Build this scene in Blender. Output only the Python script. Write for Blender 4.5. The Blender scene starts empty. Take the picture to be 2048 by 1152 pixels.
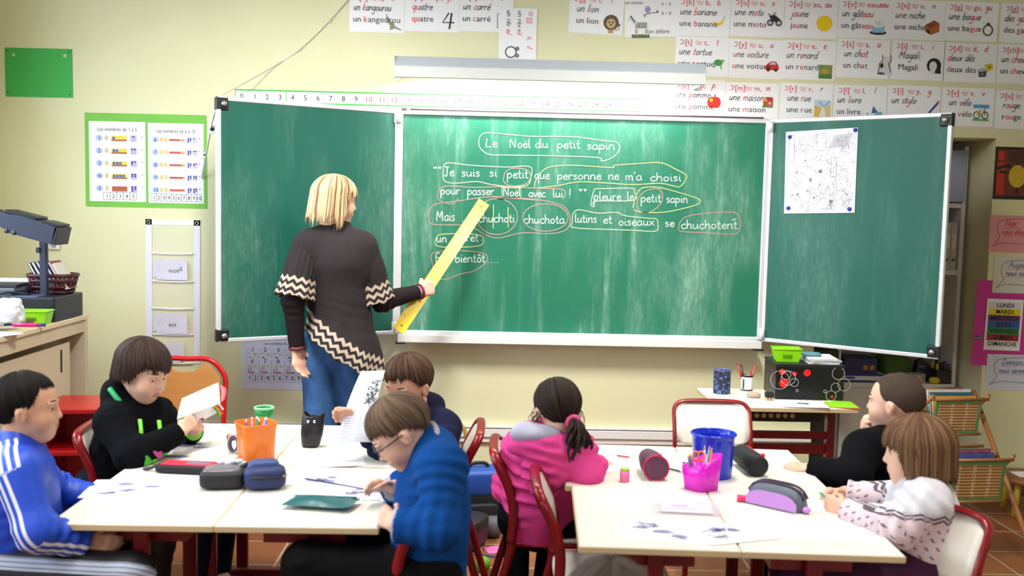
import bpy, bmesh, math, random
import numpy as np
from mathutils import Vector, Matrix, Quaternion
random.seed(7); RNG = np.random.RandomState(7)
SC = bpy.context.scene; COL = SC.collection
PI = math.pi

# ------------------------------------------------------------------ camera
FPX = 1960.0; PW, PH = 2048, 1152; ZC = 1.57
YAW, PITCH, ROLL = math.radians(1.5), math.atan(156/1960), math.radians(1.3)
cam_d = bpy.data.cameras.new('camera'); cam = bpy.data.objects.new('camera', cam_d); COL.objects.link(cam)
cam_d.sensor_fit = 'HORIZONTAL'; cam_d.sensor_width = 36.0; cam_d.lens = 36.0*FPX/PW
cam_d.clip_start = 0.05; cam_d.clip_end = 60
cam_d.dof.use_dof = True; cam_d.dof.focus_distance = 5.2; cam_d.dof.aperture_fstop = 2.8
CAMR = Matrix.Rotation(-YAW, 3, 'Z') @ Matrix.Rotation(PI/2-PITCH, 3, 'X') @ Matrix.Rotation(ROLL, 3, 'Z')
cam.matrix_world = Matrix.Translation((0, 0, ZC)) @ CAMR.to_4x4()
SC.camera = cam
NR = np.array(CAMR)
def ray(px, py): return NR @ np.array([(px-PW/2)/FPX, -(py-PH/2)/FPX, -1.0])
def at(px, py, y):                     # photo pixel -> point on the vertical plane at depth y
    d = ray(px, py); return np.array([0, 0, ZC]) + d*(y/d[1])
def atz(px, py, z):                    # photo pixel -> point on the level plane at height z
    d = ray(px, py); return np.array([0, 0, ZC]) + d*((z-ZC)/d[2])

# ------------------------------------------------------------------ world, exposure, lights
SC.view_settings.view_transform = 'Standard'; SC.view_settings.look = 'None'
SC.view_settings.exposure = 0.16; SC.view_settings.gamma = 1.0; SC.view_settings.use_curve_mapping = False
w = bpy.data.worlds.new('daylight'); SC.world = w; w.use_nodes = True
w.node_tree.nodes['Background'].inputs[0].default_value = (0.80, 0.90, 1.0, 1)
w.node_tree.nodes['Background'].inputs[1].default_value = 0.6
def area(name, loc, aim, sx, sy, power, col, spread=180):
    l = bpy.data.lights.new(name, 'AREA'); l.shape = 'RECTANGLE'; l.size = sx; l.size_y = sy
    l.energy = power; l.color = col; l.spread = math.radians(spread)
    o = bpy.data.objects.new(name, l); COL.objects.link(o); o.location = loc
    o.rotation_euler = (Vector(aim)-Vector(loc)).to_track_quat('-Z', 'Y').to_euler(); return o
for i, (wy, wp) in enumerate([(0.6, 40), (2.3, 40), (4.0, 52)]):          # daylight through the three windows of the left wall
    area('window_daylight', (-3.02, wy, 1.9), (0, wy+0.1, 0.9), 1.2, 1.3, wp, (0.72, 0.86, 1.0))
for lx in (-0.9, 1.9):                                         # added fill from behind the camera, set at two made-up windows
    area('window_daylight', (lx, -2.94, 1.35), (lx*.6, 5.4, 0.55), 1.6, 1.2, 14, (0.98, 0.98, 1.0), 150)
for lx in (-1.3, 1.5):                                         # ceiling fluorescents
    for ly, lp in ((0.6, 10), (2.3, 17), (3.95, 50)):
        area('ceiling_tube_light', (lx*(.62 if ly > 3 else 1), ly, 2.93), (lx*(.62 if ly > 3 else 1), ly+(1.25 if ly > 3 else 0), 0.6), 0.22, 1.2, lp, (1.0, 0.98, 0.93), 125)
area('board_tube_light', (0.31, 5.285, 2.262), (0.31, 5.44, 1.35), 1.5, 0.05, 16, (1.0, 0.985, 0.94))

# ------------------------------------------------------------------ materials
def lin(c):
    if isinstance(c, str):
        c = c.lstrip('#'); c = [int(c[i:i+2], 16)/255 for i in (0, 2, 4)]
    return tuple((x/12.92 if x <= 0.04045 else ((x+0.055)/1.055)**2.4) for x in c[:3]) + (1.0,)
MATS = {}
def M(name, col, rough=0.5, noise=None, bump=None, metal=0, spec=0.5, sheen=0, alpha=1, stretch=(1, 1, 1), trans=0, sss=0):
    """plain principled material with a slight procedural tone variation and bump"""
    if name in MATS: return MATS[name]
    m = bpy.data.materials.new(name); MATS[name] = m; m.use_nodes = True
    nt = m.node_tree; b = nt.nodes['Principled BSDF']
    c = lin(col); b.inputs['Base Color'].default_value = c
    m.diffuse_color = c
    b.inputs['Roughness'].default_value = rough; b.inputs['Metallic'].default_value = metal
    b.inputs['Specular IOR Level'].default_value = spec
    if sheen: b.inputs['Sheen Weight'].default_value = sheen
    if alpha < 1: b.inputs['Alpha'].default_value = alpha
    if trans: b.inputs['Transmission Weight'].default_value = trans
    if sss:
        b.inputs['Subsurface Weight'].default_value = sss; b.inputs['Subsurface Radius'].default_value = (0.012, 0.005, 0.003); b.inputs['Subsurface Scale'].default_value = 1.0
    if noise or bump:
        tc = nt.nodes.new('ShaderNodeTexCoord'); mp = nt.nodes.new('ShaderNodeMapping')
        mp.inputs['Scale'].default_value = stretch
        nt.links.new(tc.outputs['Object'], mp.inputs['Vector'])
    if noise:
        sc, amt = noise
        n = nt.nodes.new('ShaderNodeTexNoise'); n.inputs['Scale'].default_value = sc; n.inputs['Detail'].default_value = 4
        nt.links.new(mp.outputs[0], n.inputs['Vector'])
        mx = nt.nodes.new('ShaderNodeMix'); mx.data_type = 'RGBA'
        mx.inputs[6].default_value = tuple(x*(1-amt) for x in c[:3])+(1,); mx.inputs[7].default_value = tuple(min(1, x*(1+amt)) for x in c[:3])+(1,)
        nt.links.new(n.outputs['Fac'], mx.inputs[0]); nt.links.new(mx.outputs[2], b.inputs['Base Color'])
    if bump:
        sc, st = bump
        n = nt.nodes.new('ShaderNodeTexNoise'); n.inputs['Scale'].default_value = sc; n.inputs['Detail'].default_value = 3
        nt.links.new(mp.outputs[0], n.inputs['Vector'])
        bp = nt.nodes.new('ShaderNodeBump'); bp.inputs['Strength'].default_value = st; bp.inputs['Distance'].default_value = 0.01
        nt.links.new(n.outputs['Fac'], bp.inputs['Height']); nt.links.new(bp.outputs[0], b.inputs['Normal'])
    return m
class NT:
    """tiny helper for math node chains"""
    def __init__(s, m): s.t = m.node_tree; s.b = s.t.nodes['Principled BSDF']
    def val(s, sock, v):
        if isinstance(v, (int, float)): sock.default_value = v
        else: s.t.links.new(v, sock)
    def op(s, o, a, b=0.0, c=None):
        n = s.t.nodes.new('ShaderNodeMath'); n.operation = o; s.val(n.inputs[0], a); s.val(n.inputs[1], b)
        if c is not None: s.val(n.inputs[2], c)
        return n.outputs[0]
    def attr(s, name):
        n = s.t.nodes.new('ShaderNodeAttribute'); n.attribute_name = name; return n.outputs['Fac']
    def mix(s, f, a, b):
        n = s.t.nodes.new('ShaderNodeMix'); n.data_type = 'RGBA'; s.val(n.inputs[0], f)
        for k, v in ((6, a), (7, b)):
            if isinstance(v, tuple): n.inputs[k].default_value = v
            else: s.t.links.new(v, n.inputs[k])
        return n.outputs[2]
    def noise(s, scale, stretch=(1, 1, 1), detail=4, rough=0.5):
        tc = s.t.nodes.new('ShaderNodeTexCoord'); mp = s.t.nodes.new('ShaderNodeMapping'); mp.inputs['Scale'].default_value = stretch
        s.t.links.new(tc.outputs['Object'], mp.inputs['Vector'])
        n = s.t.nodes.new('ShaderNodeTexNoise'); n.inputs['Scale'].default_value = scale; n.inputs['Detail'].default_value = detail; n.inputs['Roughness'].default_value = rough
        s.t.links.new(mp.outputs[0], n.inputs['Vector']); return n.outputs['Fac']
    def sep(s):
        tc = s.t.nodes.new('ShaderNodeTexCoord'); x = s.t.nodes.new('ShaderNodeSeparateXYZ'); s.t.links.new(tc.outputs['Object'], x.inputs[0])
        return x.outputs[0], x.outputs[1], x.outputs[2]
    def ramp(s, f, lo, hi):           # smooth 0..1 between lo and hi
        n = s.t.nodes.new('ShaderNodeMapRange'); n.interpolation_type = 'SMOOTHSTEP'; s.val(n.inputs[0], f)
        n.inputs[1].default_value = lo; n.inputs[2].default_value = hi; return n.outputs[0]
    def color(s, c): s.t.links.new(c, s.b.inputs['Base Color'])
    def bump(s, h, st=0.3, dist=0.01):
        n = s.t.nodes.new('ShaderNodeBump'); n.inputs['Strength'].default_value = st; n.inputs['Distance'].default_value = dist
        s.t.links.new(h, n.inputs['Height']); s.t.links.new(n.outputs[0], s.b.inputs['Normal'])
def EM(name, col, strength):
    m = bpy.data.materials.new(name); m.use_nodes = True; b = m.node_tree.nodes['Principled BSDF']
    b.inputs['Base Color'].default_value = lin(col); b.inputs['Emission Color'].default_value = lin(col); b.inputs['Emission Strength'].default_value = strength
    MATS[name] = m; return m

# ------------------------------------------------------------------ mesh building
class MB:
    def __init__(s): s.v = []; s.f = []; s.m = []; s.mats = []; s.smooth = []
    def mi(s, mat):
        if mat is None: return 0
        if mat not in s.mats: s.mats.append(mat)
        return s.mats.index(mat)
    def add(s, vs, fs, mat=None, smooth=False):
        o = len(s.v); s.v += [tuple(float(c) for c in p) for p in vs]; k = s.mi(mat)
        for f in fs: s.f.append([o+i for i in f]); s.m.append(k); s.smooth.append(smooth)
        return s
    def box(s, c, size, mat=None, bev=0.0, rz=0.0, rot=None):
        hx, hy, hz = (max(1e-5, d/2) for d in size)
        R = rot if rot is not None else Matrix.Rotation(rz, 3, 'Z')
        c = Vector(c)
        if bev <= 0:
            vs = [Vector((x, y, z)) for x in (-hx, hx) for y in (-hy, hy) for z in (-hz, hz)]
            fs = [(0, 1, 3, 2), (4, 6, 7, 5), (0, 4, 5, 1), (2, 3, 7, 6), (0, 2, 6, 4), (1, 5, 7, 3)]
            return s.add([c+R@v for v in vs], fs, mat)
        b = min(bev, hx*.98, hy*.98, hz*.98); bm = bmesh.new()
        for sx in (-1, 1):
            for sy in (-1, 1):
                for sz in (-1, 1):
                    for k in range(3):
                        q = [hx-b, hy-b, hz-b]; q[k] += b
                        bm.verts.new((sx*q[0], sy*q[1], sz*q[2]))
                    q = .577*b+0; bm.verts.new((sx*(hx-b+q), sy*(hy-b+q), sz*(hz-b+q)))
        bmesh.ops.convex_hull(bm, input=bm.verts)
        bmesh.ops.dissolve_limit(bm, angle_limit=0.02, verts=bm.verts, edges=bm.edges)
        bm.verts.ensure_lookup_table(); bm.verts.index_update()
        vs = [c+R@v.co for v in bm.verts]; fs = [[v.index for v in f.verts] for f in bm.faces]; bm.free()
        return s.add(vs, fs, mat)
    def tube(s, path, r, mat=None, n=8, closed=False, cap=True, flat=1.0):
        P = [Vector(p) for p in path]; N = len(P); rs = r if isinstance(r, (list, tuple)) else [r]*N
        vs = []; fs = []; prev = None
        for i in range(N):
            a = P[(i-1) % N] if (closed or i > 0) else P[i]; b = P[(i+1) % N] if (closed or i < N-1) else P[i]
            t = (b-a).normalized() if (b-a).length > 1e-9 else Vector((0, 0, 1))
            if prev is None:
                u = t.orthogonal().normalized()
            else:
                u = prev - t*prev.dot(t); u = u.normalized() if u.length > 1e-6 else t.orthogonal().normalized()
            prev = u; v = t.cross(u)
            for k in range(n):
                an = 2*PI*k/n; vs.append(P[i]+rs[i]*(u*math.cos(an)+v*math.sin(an)*flat))
        for i in range(N if closed else N-1):
            j = (i+1) % N
            for k in range(n): fs.append((i*n+k, i*n+(k+1) % n, j*n+(k+1) % n, j*n+k))
        if cap and not closed: fs.append(tuple(reversed(range(n)))); fs.append(tuple((N-1)*n+k for k in range(n)))
        return s.add(vs, fs, mat, True)
    def oval(s, path, ref, ra, rb, mat=None, n=10):
        """oval tube: half width ra towards ref, rb across"""
        P = [Vector(p) for p in path]; N = len(P); vs = []; fs = []; ref = Vector(ref)
        for i in range(N):
            t = (P[min(N-1, i+1)]-P[max(0, i-1)]).normalized(); a = (ref-t*ref.dot(t)).normalized(); b = t.cross(a)
            for k in range(n): an = 2*PI*k/n; vs.append(P[i]+a*ra*math.cos(an)+b*rb*math.sin(an))
        for i in range(N-1):
            for k in range(n): fs.append((i*n+k, i*n+(k+1) % n, (i+1)*n+(k+1) % n, (i+1)*n+k))
        fs += [tuple(reversed(range(n))), tuple((N-1)*n+k for k in range(n))]
        return s.add(vs, fs, mat, True)
    def cyl(s, a, b, r, mat=None, n=16, r2=None):
        return s.tube([a, b], [r, r if r2 is None else r2], mat, n)
    def lathe(s, prof, c=(0, 0, 0), mat=None, n=24, sx=1.0, sy=1.0, wob=None):
        vs = []; fs = []; c = Vector(c)
        for i, (r, z) in enumerate(prof):
            for k in range(n):
                a = 2*PI*k/n; q = r*(wob(a) if wob else 1.0)
                vs.append(c+Vector((q*math.cos(a)*sx, q*math.sin(a)*sy, z)))
        for i in range(len(prof)-1):
            for k in range(n): fs.append((i*n+k, i*n+(k+1) % n, (i+1)*n+(k+1) % n, (i+1)*n+k))
        if prof[0][0] > 1e-6: fs.append(tuple(reversed(range(n))))
        if prof[-1][0] > 1e-6: fs.append(tuple((len(prof)-1)*n+k for k in range(n)))
        return s.add(vs, fs, mat, True)
    def ball(s, c, r, mat=None, n=12, R=None):
        r = r if isinstance(r, (tuple, list)) else (r, r, r); vs = []; fs = []; c = Vector(c)
        m = n//2
        for i in range(m+1):
            th = PI*i/m
            for k in range(n):
                ph = 2*PI*k/n; p = Vector((r[0]*math.sin(th)*math.cos(ph), r[1]*math.sin(th)*math.sin(ph), r[2]*math.cos(th)))
                vs.append(c+(R@p if R is not None else p))
        for i in range(m):
            for k in range(n): fs.append((i*n+k, (i+1)*n+k, (i+1)*n+(k+1) % n, i*n+(k+1) % n))
        return s.add(vs, fs, mat, True)
    def prism(s, pts, d, mat=None, org=(0, 0, 0), ux=(1, 0, 0), uy=(0, 0, 1), sides=True):
        """polygon in the plane (ux, uy) extruded by vector d"""
        o, ux, uy, d = Vector(org), Vector(ux), Vector(uy), Vector(d); n = len(pts)
        a = [o+ux*x+uy*y for x, y in pts]; vs = a+[p+d for p in a]
        fs = [tuple(range(n)), tuple(reversed(range(n, 2*n)))]
        if sides: fs += [(i, n+i, n+(i+1) % n, (i+1) % n) for i in range(n)]
        return s.add(vs, fs, mat)
    def quad(s, a, b, c, d, mat=None): return s.add([a, b, c, d], [(0, 1, 2, 3)], mat)
    def ribbon(s, pts, width, nrm, mat=None, off=0.0):
        """flat stroke along pts lying on a surface of normal nrm"""
        P = [Vector(p) for p in pts]
        if len(P) < 2: return s
        nrm = Vector(nrm).normalized(); vs = []
        for i in range(len(P)):
            a = P[max(0, i-1)]; b = P[min(len(P)-1, i+1)]; t = (b-a)
            u = nrm.cross(t); u = u.normalized() if u.length > 1e-9 else Vector((1, 0, 0))
            vs += [P[i]+u*width/2+nrm*off, P[i]-u*width/2+nrm*off]
        fs = [(2*i, 2*i+1, 2*i+3, 2*i+2) for i in range(len(P)-1)]
        return s.add(vs, fs, mat)
    def mesh(s, name, mat=None, off=(0, 0, 0)):
        me = bpy.data.meshes.new(name)
        ox, oy, oz = off
        me.from_pydata([(x-ox, y-oy, z-oz) for x, y, z in s.v], [], s.f)
        mats = s.mats if s.mats else ([mat] if mat else [])
        for m in mats: me.materials.append(m)
        if mat is not None and s.mats and False: pass
        if len(mats) > 1: me.polygons.foreach_set('material_index', s.m)
        me.polygons.foreach_set('use_smooth', s.smooth)
        bm = bmesh.new(); bm.from_mesh(me); bmesh.ops.recalc_face_normals(bm, faces=bm.faces); bm.to_mesh(me); bm.free()
        me.update(); return me
def link(name, me, parent=None):
    o = bpy.data.objects.new(name, me); COL.objects.link(o)
    if parent is not None: o.parent = parent
    return o
def thing(name, label, cat, loc=(0, 0, 0), rz=0, group=None):
    o = bpy.data.objects.new(name, None); COL.objects.link(o); o.empty_display_size = 0.1
    o.location = tuple(float(x) for x in loc); o.rotation_euler = (0, 0, rz); o['label'] = label; o['category'] = cat
    if group: o['group'] = group
    return o
def tag(o, label, cat, group=None):
    o['label'] = label; o['category'] = cat
    if group: o['group'] = group
    return o
def part(name, mb, mat, parent, label=None, world=False):
    """one mesh object; world=True: mesh coordinates are world coordinates, the parent has no rotation"""
    off = (0, 0, 0)
    if world and parent is not None:
        p = parent; off = Vector((0, 0, 0))
        while p is not None: off = off+p.location; p = p.parent
    if mb.mats == [] and mat is not None: pass
    o = link(name, mb.mesh(name, mat, off), parent)
    if label: o['label'] = label
    return o
def solo(name, mb, mat, label, cat, group=None, loc=(0, 0, 0), rz=0):
    """a thing that is one mesh, mesh coordinates relative to loc"""
    o = link(name, mb.mesh(name, mat)); o.location = tuple(float(x) for x in loc); o.rotation_euler = (0, 0, rz)
    return tag(o, label, cat, group)
def struct(name, mb, mat):
    o = link(name, mb.mesh(name, mat)); o['kind'] = 'structure'; return o
def dup(root, loc, rz, label=None, group=None):
    r = root.copy(); COL.objects.link(r); r.location = tuple(float(x) for x in loc); r.rotation_euler = (0, 0, rz)
    if label: r['label'] = label
    if group: r['group'] = group
    for ch in list(root.children):
        c = ch.copy(); COL.objects.link(c); c.parent = r
        for g in list(ch.children):
            d = g.copy(); COL.objects.link(d); d.parent = c
    return r
def smooth_path(pts, k=6, closed=False):
    P = [np.array(p, float) for p in pts]; n = len(P); out = []
    if n < 3 and not closed: return P
    rng = range(n if closed else n-1)
    for i in rng:
        p1, p2 = P[i], P[(i+1) % n]
        p0 = P[(i-1) % n] if (closed or i > 0) else 2*p1-p2
        p3 = P[(i+2) % n] if (closed or i < n-2) else 2*p2-p1
        for j in range(k):
            t = j/k
            out.append(0.5*((2*p1)+(-p0+p2)*t+(2*p0-5*p1+4*p2-p3)*t*t+(-p0+3*p1-3*p2+p3)*t**3))
    if not closed: out.append(P[-1])
    return out

# ------------------------------------------------------------------ writing
def text_verts(txt, size, shear=0.0, bold=0.0, res=2):
    """flat lettering with the built-in typeface: (verts 2D, faces, width)"""
    cu = bpy.data.curves.new('lettering', 'FONT'); cu.body = txt; cu.size = size; cu.shear = shear; cu.offset = bold; cu.resolution_u = res
    o = bpy.data.objects.new('lettering', cu); COL.objects.link(o)
    dg = bpy.context.evaluated_depsgraph_get(); me = bpy.data.meshes.new_from_object(o.evaluated_get(dg))
    vs = [(v.co.x, v.co.y) for v in me.vertices]; fs = [list(p.vertices) for p in me.polygons]
    bpy.data.objects.remove(o); bpy.data.meshes.remove(me); bpy.data.curves.remove(cu)
    wd = max([v[0] for v in vs], default=0)
    return vs, fs, wd
TCACHE = {}
class Pane:
    """a flat sheet's own 2D frame: origin at upper left, x to the right, y downwards, in metres"""
    def __init__(s, org, ux, uy, n): s.o, s.ux, s.uy, s.n = Vector(org), Vector(ux), Vector(uy), Vector(n)
    def p(s, x, y, off=0.0): return s.o+s.ux*x+s.uy*y+s.n*off
    def text(s, mb, txt, x, y, size, mat, shear=0.0, bold=0.0, off=0.0012, align='l', wmax=None, rot=0.0):
        key = (txt, size, shear, bold)
        if key not in TCACHE: TCACHE[key] = text_verts(txt, size, shear, bold)
        vs, fs, wd = TCACHE[key]; k = 1.0
        if wmax and wd > wmax: k = wmax/wd
        x0 = x-(wd*k/2 if align == 'c' else 0)
        mb.add([s.p(x0+vx*k, y-vy, off) for vx, vy in vs], fs, mat); return wd*k
    def poly(s, mb, pts, mat, off=0.0012): mb.add([s.p(x, y, off) for x, y in pts], [tuple(range(len(pts)))], mat)
    def rect(s, mb, x0, y0, x1, y1, mat, off=0.0012): s.poly(mb, [(x0, y0), (x1, y0), (x1, y1), (x0, y1)], mat, off)
    def disc(s, mb, x, y, rx, mat, ry=None, off=0.0012, n=14):
        ry = ry or rx; s.poly(mb, [(x+rx*math.cos(2*PI*k/n), y+ry*math.sin(2*PI*k/n)) for k in range(n)], mat, off)
    def line(s, mb, pts, width, mat, off=0.0014): mb.ribbon([s.p(x, y) for x, y in pts], width, s.n, mat, off)
    def frame(s, mb, x0, y0, x1, y1, width, mat, off=0.0013):
        s.line(mb, [(x0, y0), (x1, y0)], width, mat, off); s.line(mb, [(x1, y0), (x1, y1)], width, mat, off)
        s.line(mb, [(x1, y1), (x0, y1)], width, mat, off); s.line(mb, [(x0, y1), (x0, y0)], width, mat, off)
    def ring(s, mb, x, y, r, width, mat, off=0.0014, n=16, a0=0, a1=2*PI):
        s.line(mb, [(x+r*math.cos(a0+(a1-a0)*k/n), y+r*math.sin(a0+(a1-a0)*k/n)) for k in range(n+1)], width, mat, off)
    def hand(s, mb, txt, x, y, h, mat, width, shear=0.0, off=0.0014, sp=1.0, rot=0.0, join=False):
        """handwriting: single strokes, baseline at y, x-height h"""
        for st in hand_strokes(txt, sp):
            s.line(mb, [(x+(a+b*shear)*h, y-b*h+(a*h)*rot) for a, b in st], width, mat, off)
G = {  # stroke letters: (advance, strokes) with baseline 0, x-height 1, ascender 1.9, descender -0.9
 'a': (1.0, [[(.8, .8), (.5, 1), (.12, .6), (.2, .1), (.5, 0), (.8, .45)], [(.8, 1), (.8, .2), (1.0, .02)]]),
 'b': (.95, [[(.15, 1.9), (.12, .1), (.5, 0), (.82, .45), (.55, .95), (.15, .6)]]),
 'c': (.85, [[(.78, .8), (.5, 1), (.12, .55), (.3, .05), (.55, 0), (.85, .2)]]),
 'd': (1.0, [[(.8, .8), (.5, 1), (.12, .6), (.2, .1), (.5, 0), (.8, .45)], [(.82, 1.9), (.8, .2), (1.0, .02)]]),
 'e': (.85, [[(.15, .5), (.75, .62), (.5, 1), (.15, .6), (.25, .1), (.55, 0), (.85, .25)]]),
 'f': (.7, [[(.7, 1.75), (.45, 1.9), (.32, 1.4), (.3, 0)], [(.05, 1), (.6, 1)]]),
 'g': (.95, [[(.78, .8), (.48, 1), (.12, .6), (.4, .1), (.78, .5)], [(.8, 1), (.78, -.6), (.4, -.9), (.12, -.6)]]),
 'h': (.95, [[(.15, 1.9), (.15, 0)], [(.15, .5), (.45, 1), (.75, .8), (.75, .15), (.95, .02)]]),
 'i': (.45, [[(.2, 1), (.2, .15), (.42, .02)], [(.18, 1.45), (.24, 1.38)]]),
 'j': (.5, [[(.3, 1), (.28, -.6), (.0, -.85)], [(.28, 1.45), (.34, 1.38)]]),
 'k': (.9, [[(.15, 1.9), (.15, 0)], [(.75, 1), (.18, .45), (.8, 0)]]),
 'l': (.5, [[(.2, 1.9), (.2, .2), (.45, .02)]]),
 'm': (1.4, [[(.15, 1), (.15, 0)], [(.15, .6), (.4, 1), (.62, .7), (.62, 0)], [(.62, .6), (.9, 1), (1.15, .75), (1.15, .12), (1.35, .02)]]),
 'n': (1.0, [[(.15, 1), (.15, 0)], [(.15, .6), (.48, 1), (.78, .75), (.78, .12), (.98, .02)]]),
 'o': (.95, [[(.5, 1), (.15, .6), (.3, .05), (.6, .05), (.82, .55), (.5, 1)]]),
 'p': (.95, [[(.15, 1), (.12, -.9)], [(.15, .6), (.5, 1), (.82, .6), (.55, .05), (.15, .25)]]),
 'q': (.95, [[(.78, .8), (.48, 1), (.12, .6), (.4, .05), (.78, .5)], [(.8, 1), (.8, -.9)]]),
 'r': (.75, [[(.15, 1), (.15, 0)], [(.15, .55), (.4, .95), (.7, .9)]]),
 's': (.75, [[(.65, .85), (.35, 1), (.15, .75), (.6, .35), (.4, .02), (.1, .12)]]),
 't': (.65, [[(.3, 1.6), (.28, .2), (.5, 0), (.62, .1)], [(.02, 1), (.6, 1)]]),
 'u': (1.0, [[(.15, 1), (.15, .3), (.4, 0), (.75, .4)], [(.78, 1), (.78, .2), (.98, .02)]]),
 'v': (.9, [[(.1, 1), (.42, 0), (.8, 1)]]),
 'x': (.9, [[(.1, 1), (.8, 0)], [(.8, 1), (.1, 0)]]),
 'y': (.95, [[(.15, 1), (.2, .3), (.5, .1), (.78, .6)], [(.8, 1), (.75, -.6), (.4, -.9), (.15, -.6)]]),
 'z': (.85, [[(.12, 1), (.75, 1), (.12, 0), (.78, 0)]]),
 'L': (1.1, [[(.3, 1.8), (.15, .1), (.2, 0), (1.0, .05)]]),
 'N': (1.35, [[(.15, 0), (.2, 1.8), (1.0, .05), (1.05, 1.85)]]),
 'J': (1.0, [[(.15, 1.8), (.95, 1.75)], [(.6, 1.78), (.55, .2), (.3, 0), (.1, .25)]]),
 'M': (1.6, [[(.1, 0), (.25, 1.8), (.7, .6), (1.15, 1.8), (1.3, 0)]]),
 'E': (1.1, [[(.9, 1.8), (.15, 1.75), (.12, 0), (.95, .02)], [(.15, .95), (.75, .95)]]),
 'H': (1.3, [[(.2, 1.8), (.15, 0)], [(1.0, 1.8), (.95, 0)], [(.15, .9), (1.0, .95)]]),
 'A': (1.3, [[(.1, 0), (.6, 1.8), (1.1, 0)], [(.3, .7), (.9, .7)]]),
 'D': (1.3, [[(.2, 1.8), (.15, 0), (.8, .2), (1.05, 1.1), (.6, 1.75), (.1, 1.8)]]),
 '.': (.45, [[(.15, .12), (.22, 0)]]), ',': (.4, [[(.2, .1), (.1, -.3)]]), "'": (.35, [[(.15, 1.8), (.1, 1.4)]]),
 '!': (.5, [[(.25, 1.9), (.2, .5)], [(.18, .1), (.24, 0)]]), '-': (.8, [[(.1, .55), (.7, .55)]]),
 '<': (.55, [[(.5, 1.6), (.1, 1.3), (.5, 1.1)]]), '?': (.6, [[(.1, 1.9), (.5, 1.8), (.2, 1.3)]]), '|': (.3, [[(.1, 2.2), (.1, -.7)]]),
 ' ': (.75, [])}
ACC = {'é': ('e', [[(.4, 1.25), (.7, 1.6)]]), 'è': ('e', [[(.3, 1.6), (.6, 1.25)]]), 'ë': ('e', [[(.25, 1.4), (.3, 1.3)], [(.65, 1.4), (.7, 1.3)]]),
       'ê': ('e', [[(.2, 1.3), (.45, 1.6), (.7, 1.3)]]), 'â': ('a', [[(.2, 1.3), (.45, 1.6), (.7, 1.3)]]), 'ô': ('o', [[(.2, 1.3), (.45, 1.6), (.7, 1.3)]])}
def hand_strokes(txt, sp=1.0):
    x = 0; out = []
    for ch in txt:
        ex = []
        if ch in ACC: ch, ex = ACC[ch]
        adv, st = G.get(ch, G.get(ch.lower(), G[' ']))
        for k in st+ex:
            q = smooth_path(k, 3) if len(k) > 2 else k
            out.append([(x+a[0], a[1]) for a in q])
        x += adv*sp
    return out
def hand_width(txt, sp=1.0): return sum(G.get(ACC[c][0] if c in ACC else c, G.get(c.lower(), G[' ']))[0]*sp for c in txt)
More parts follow.
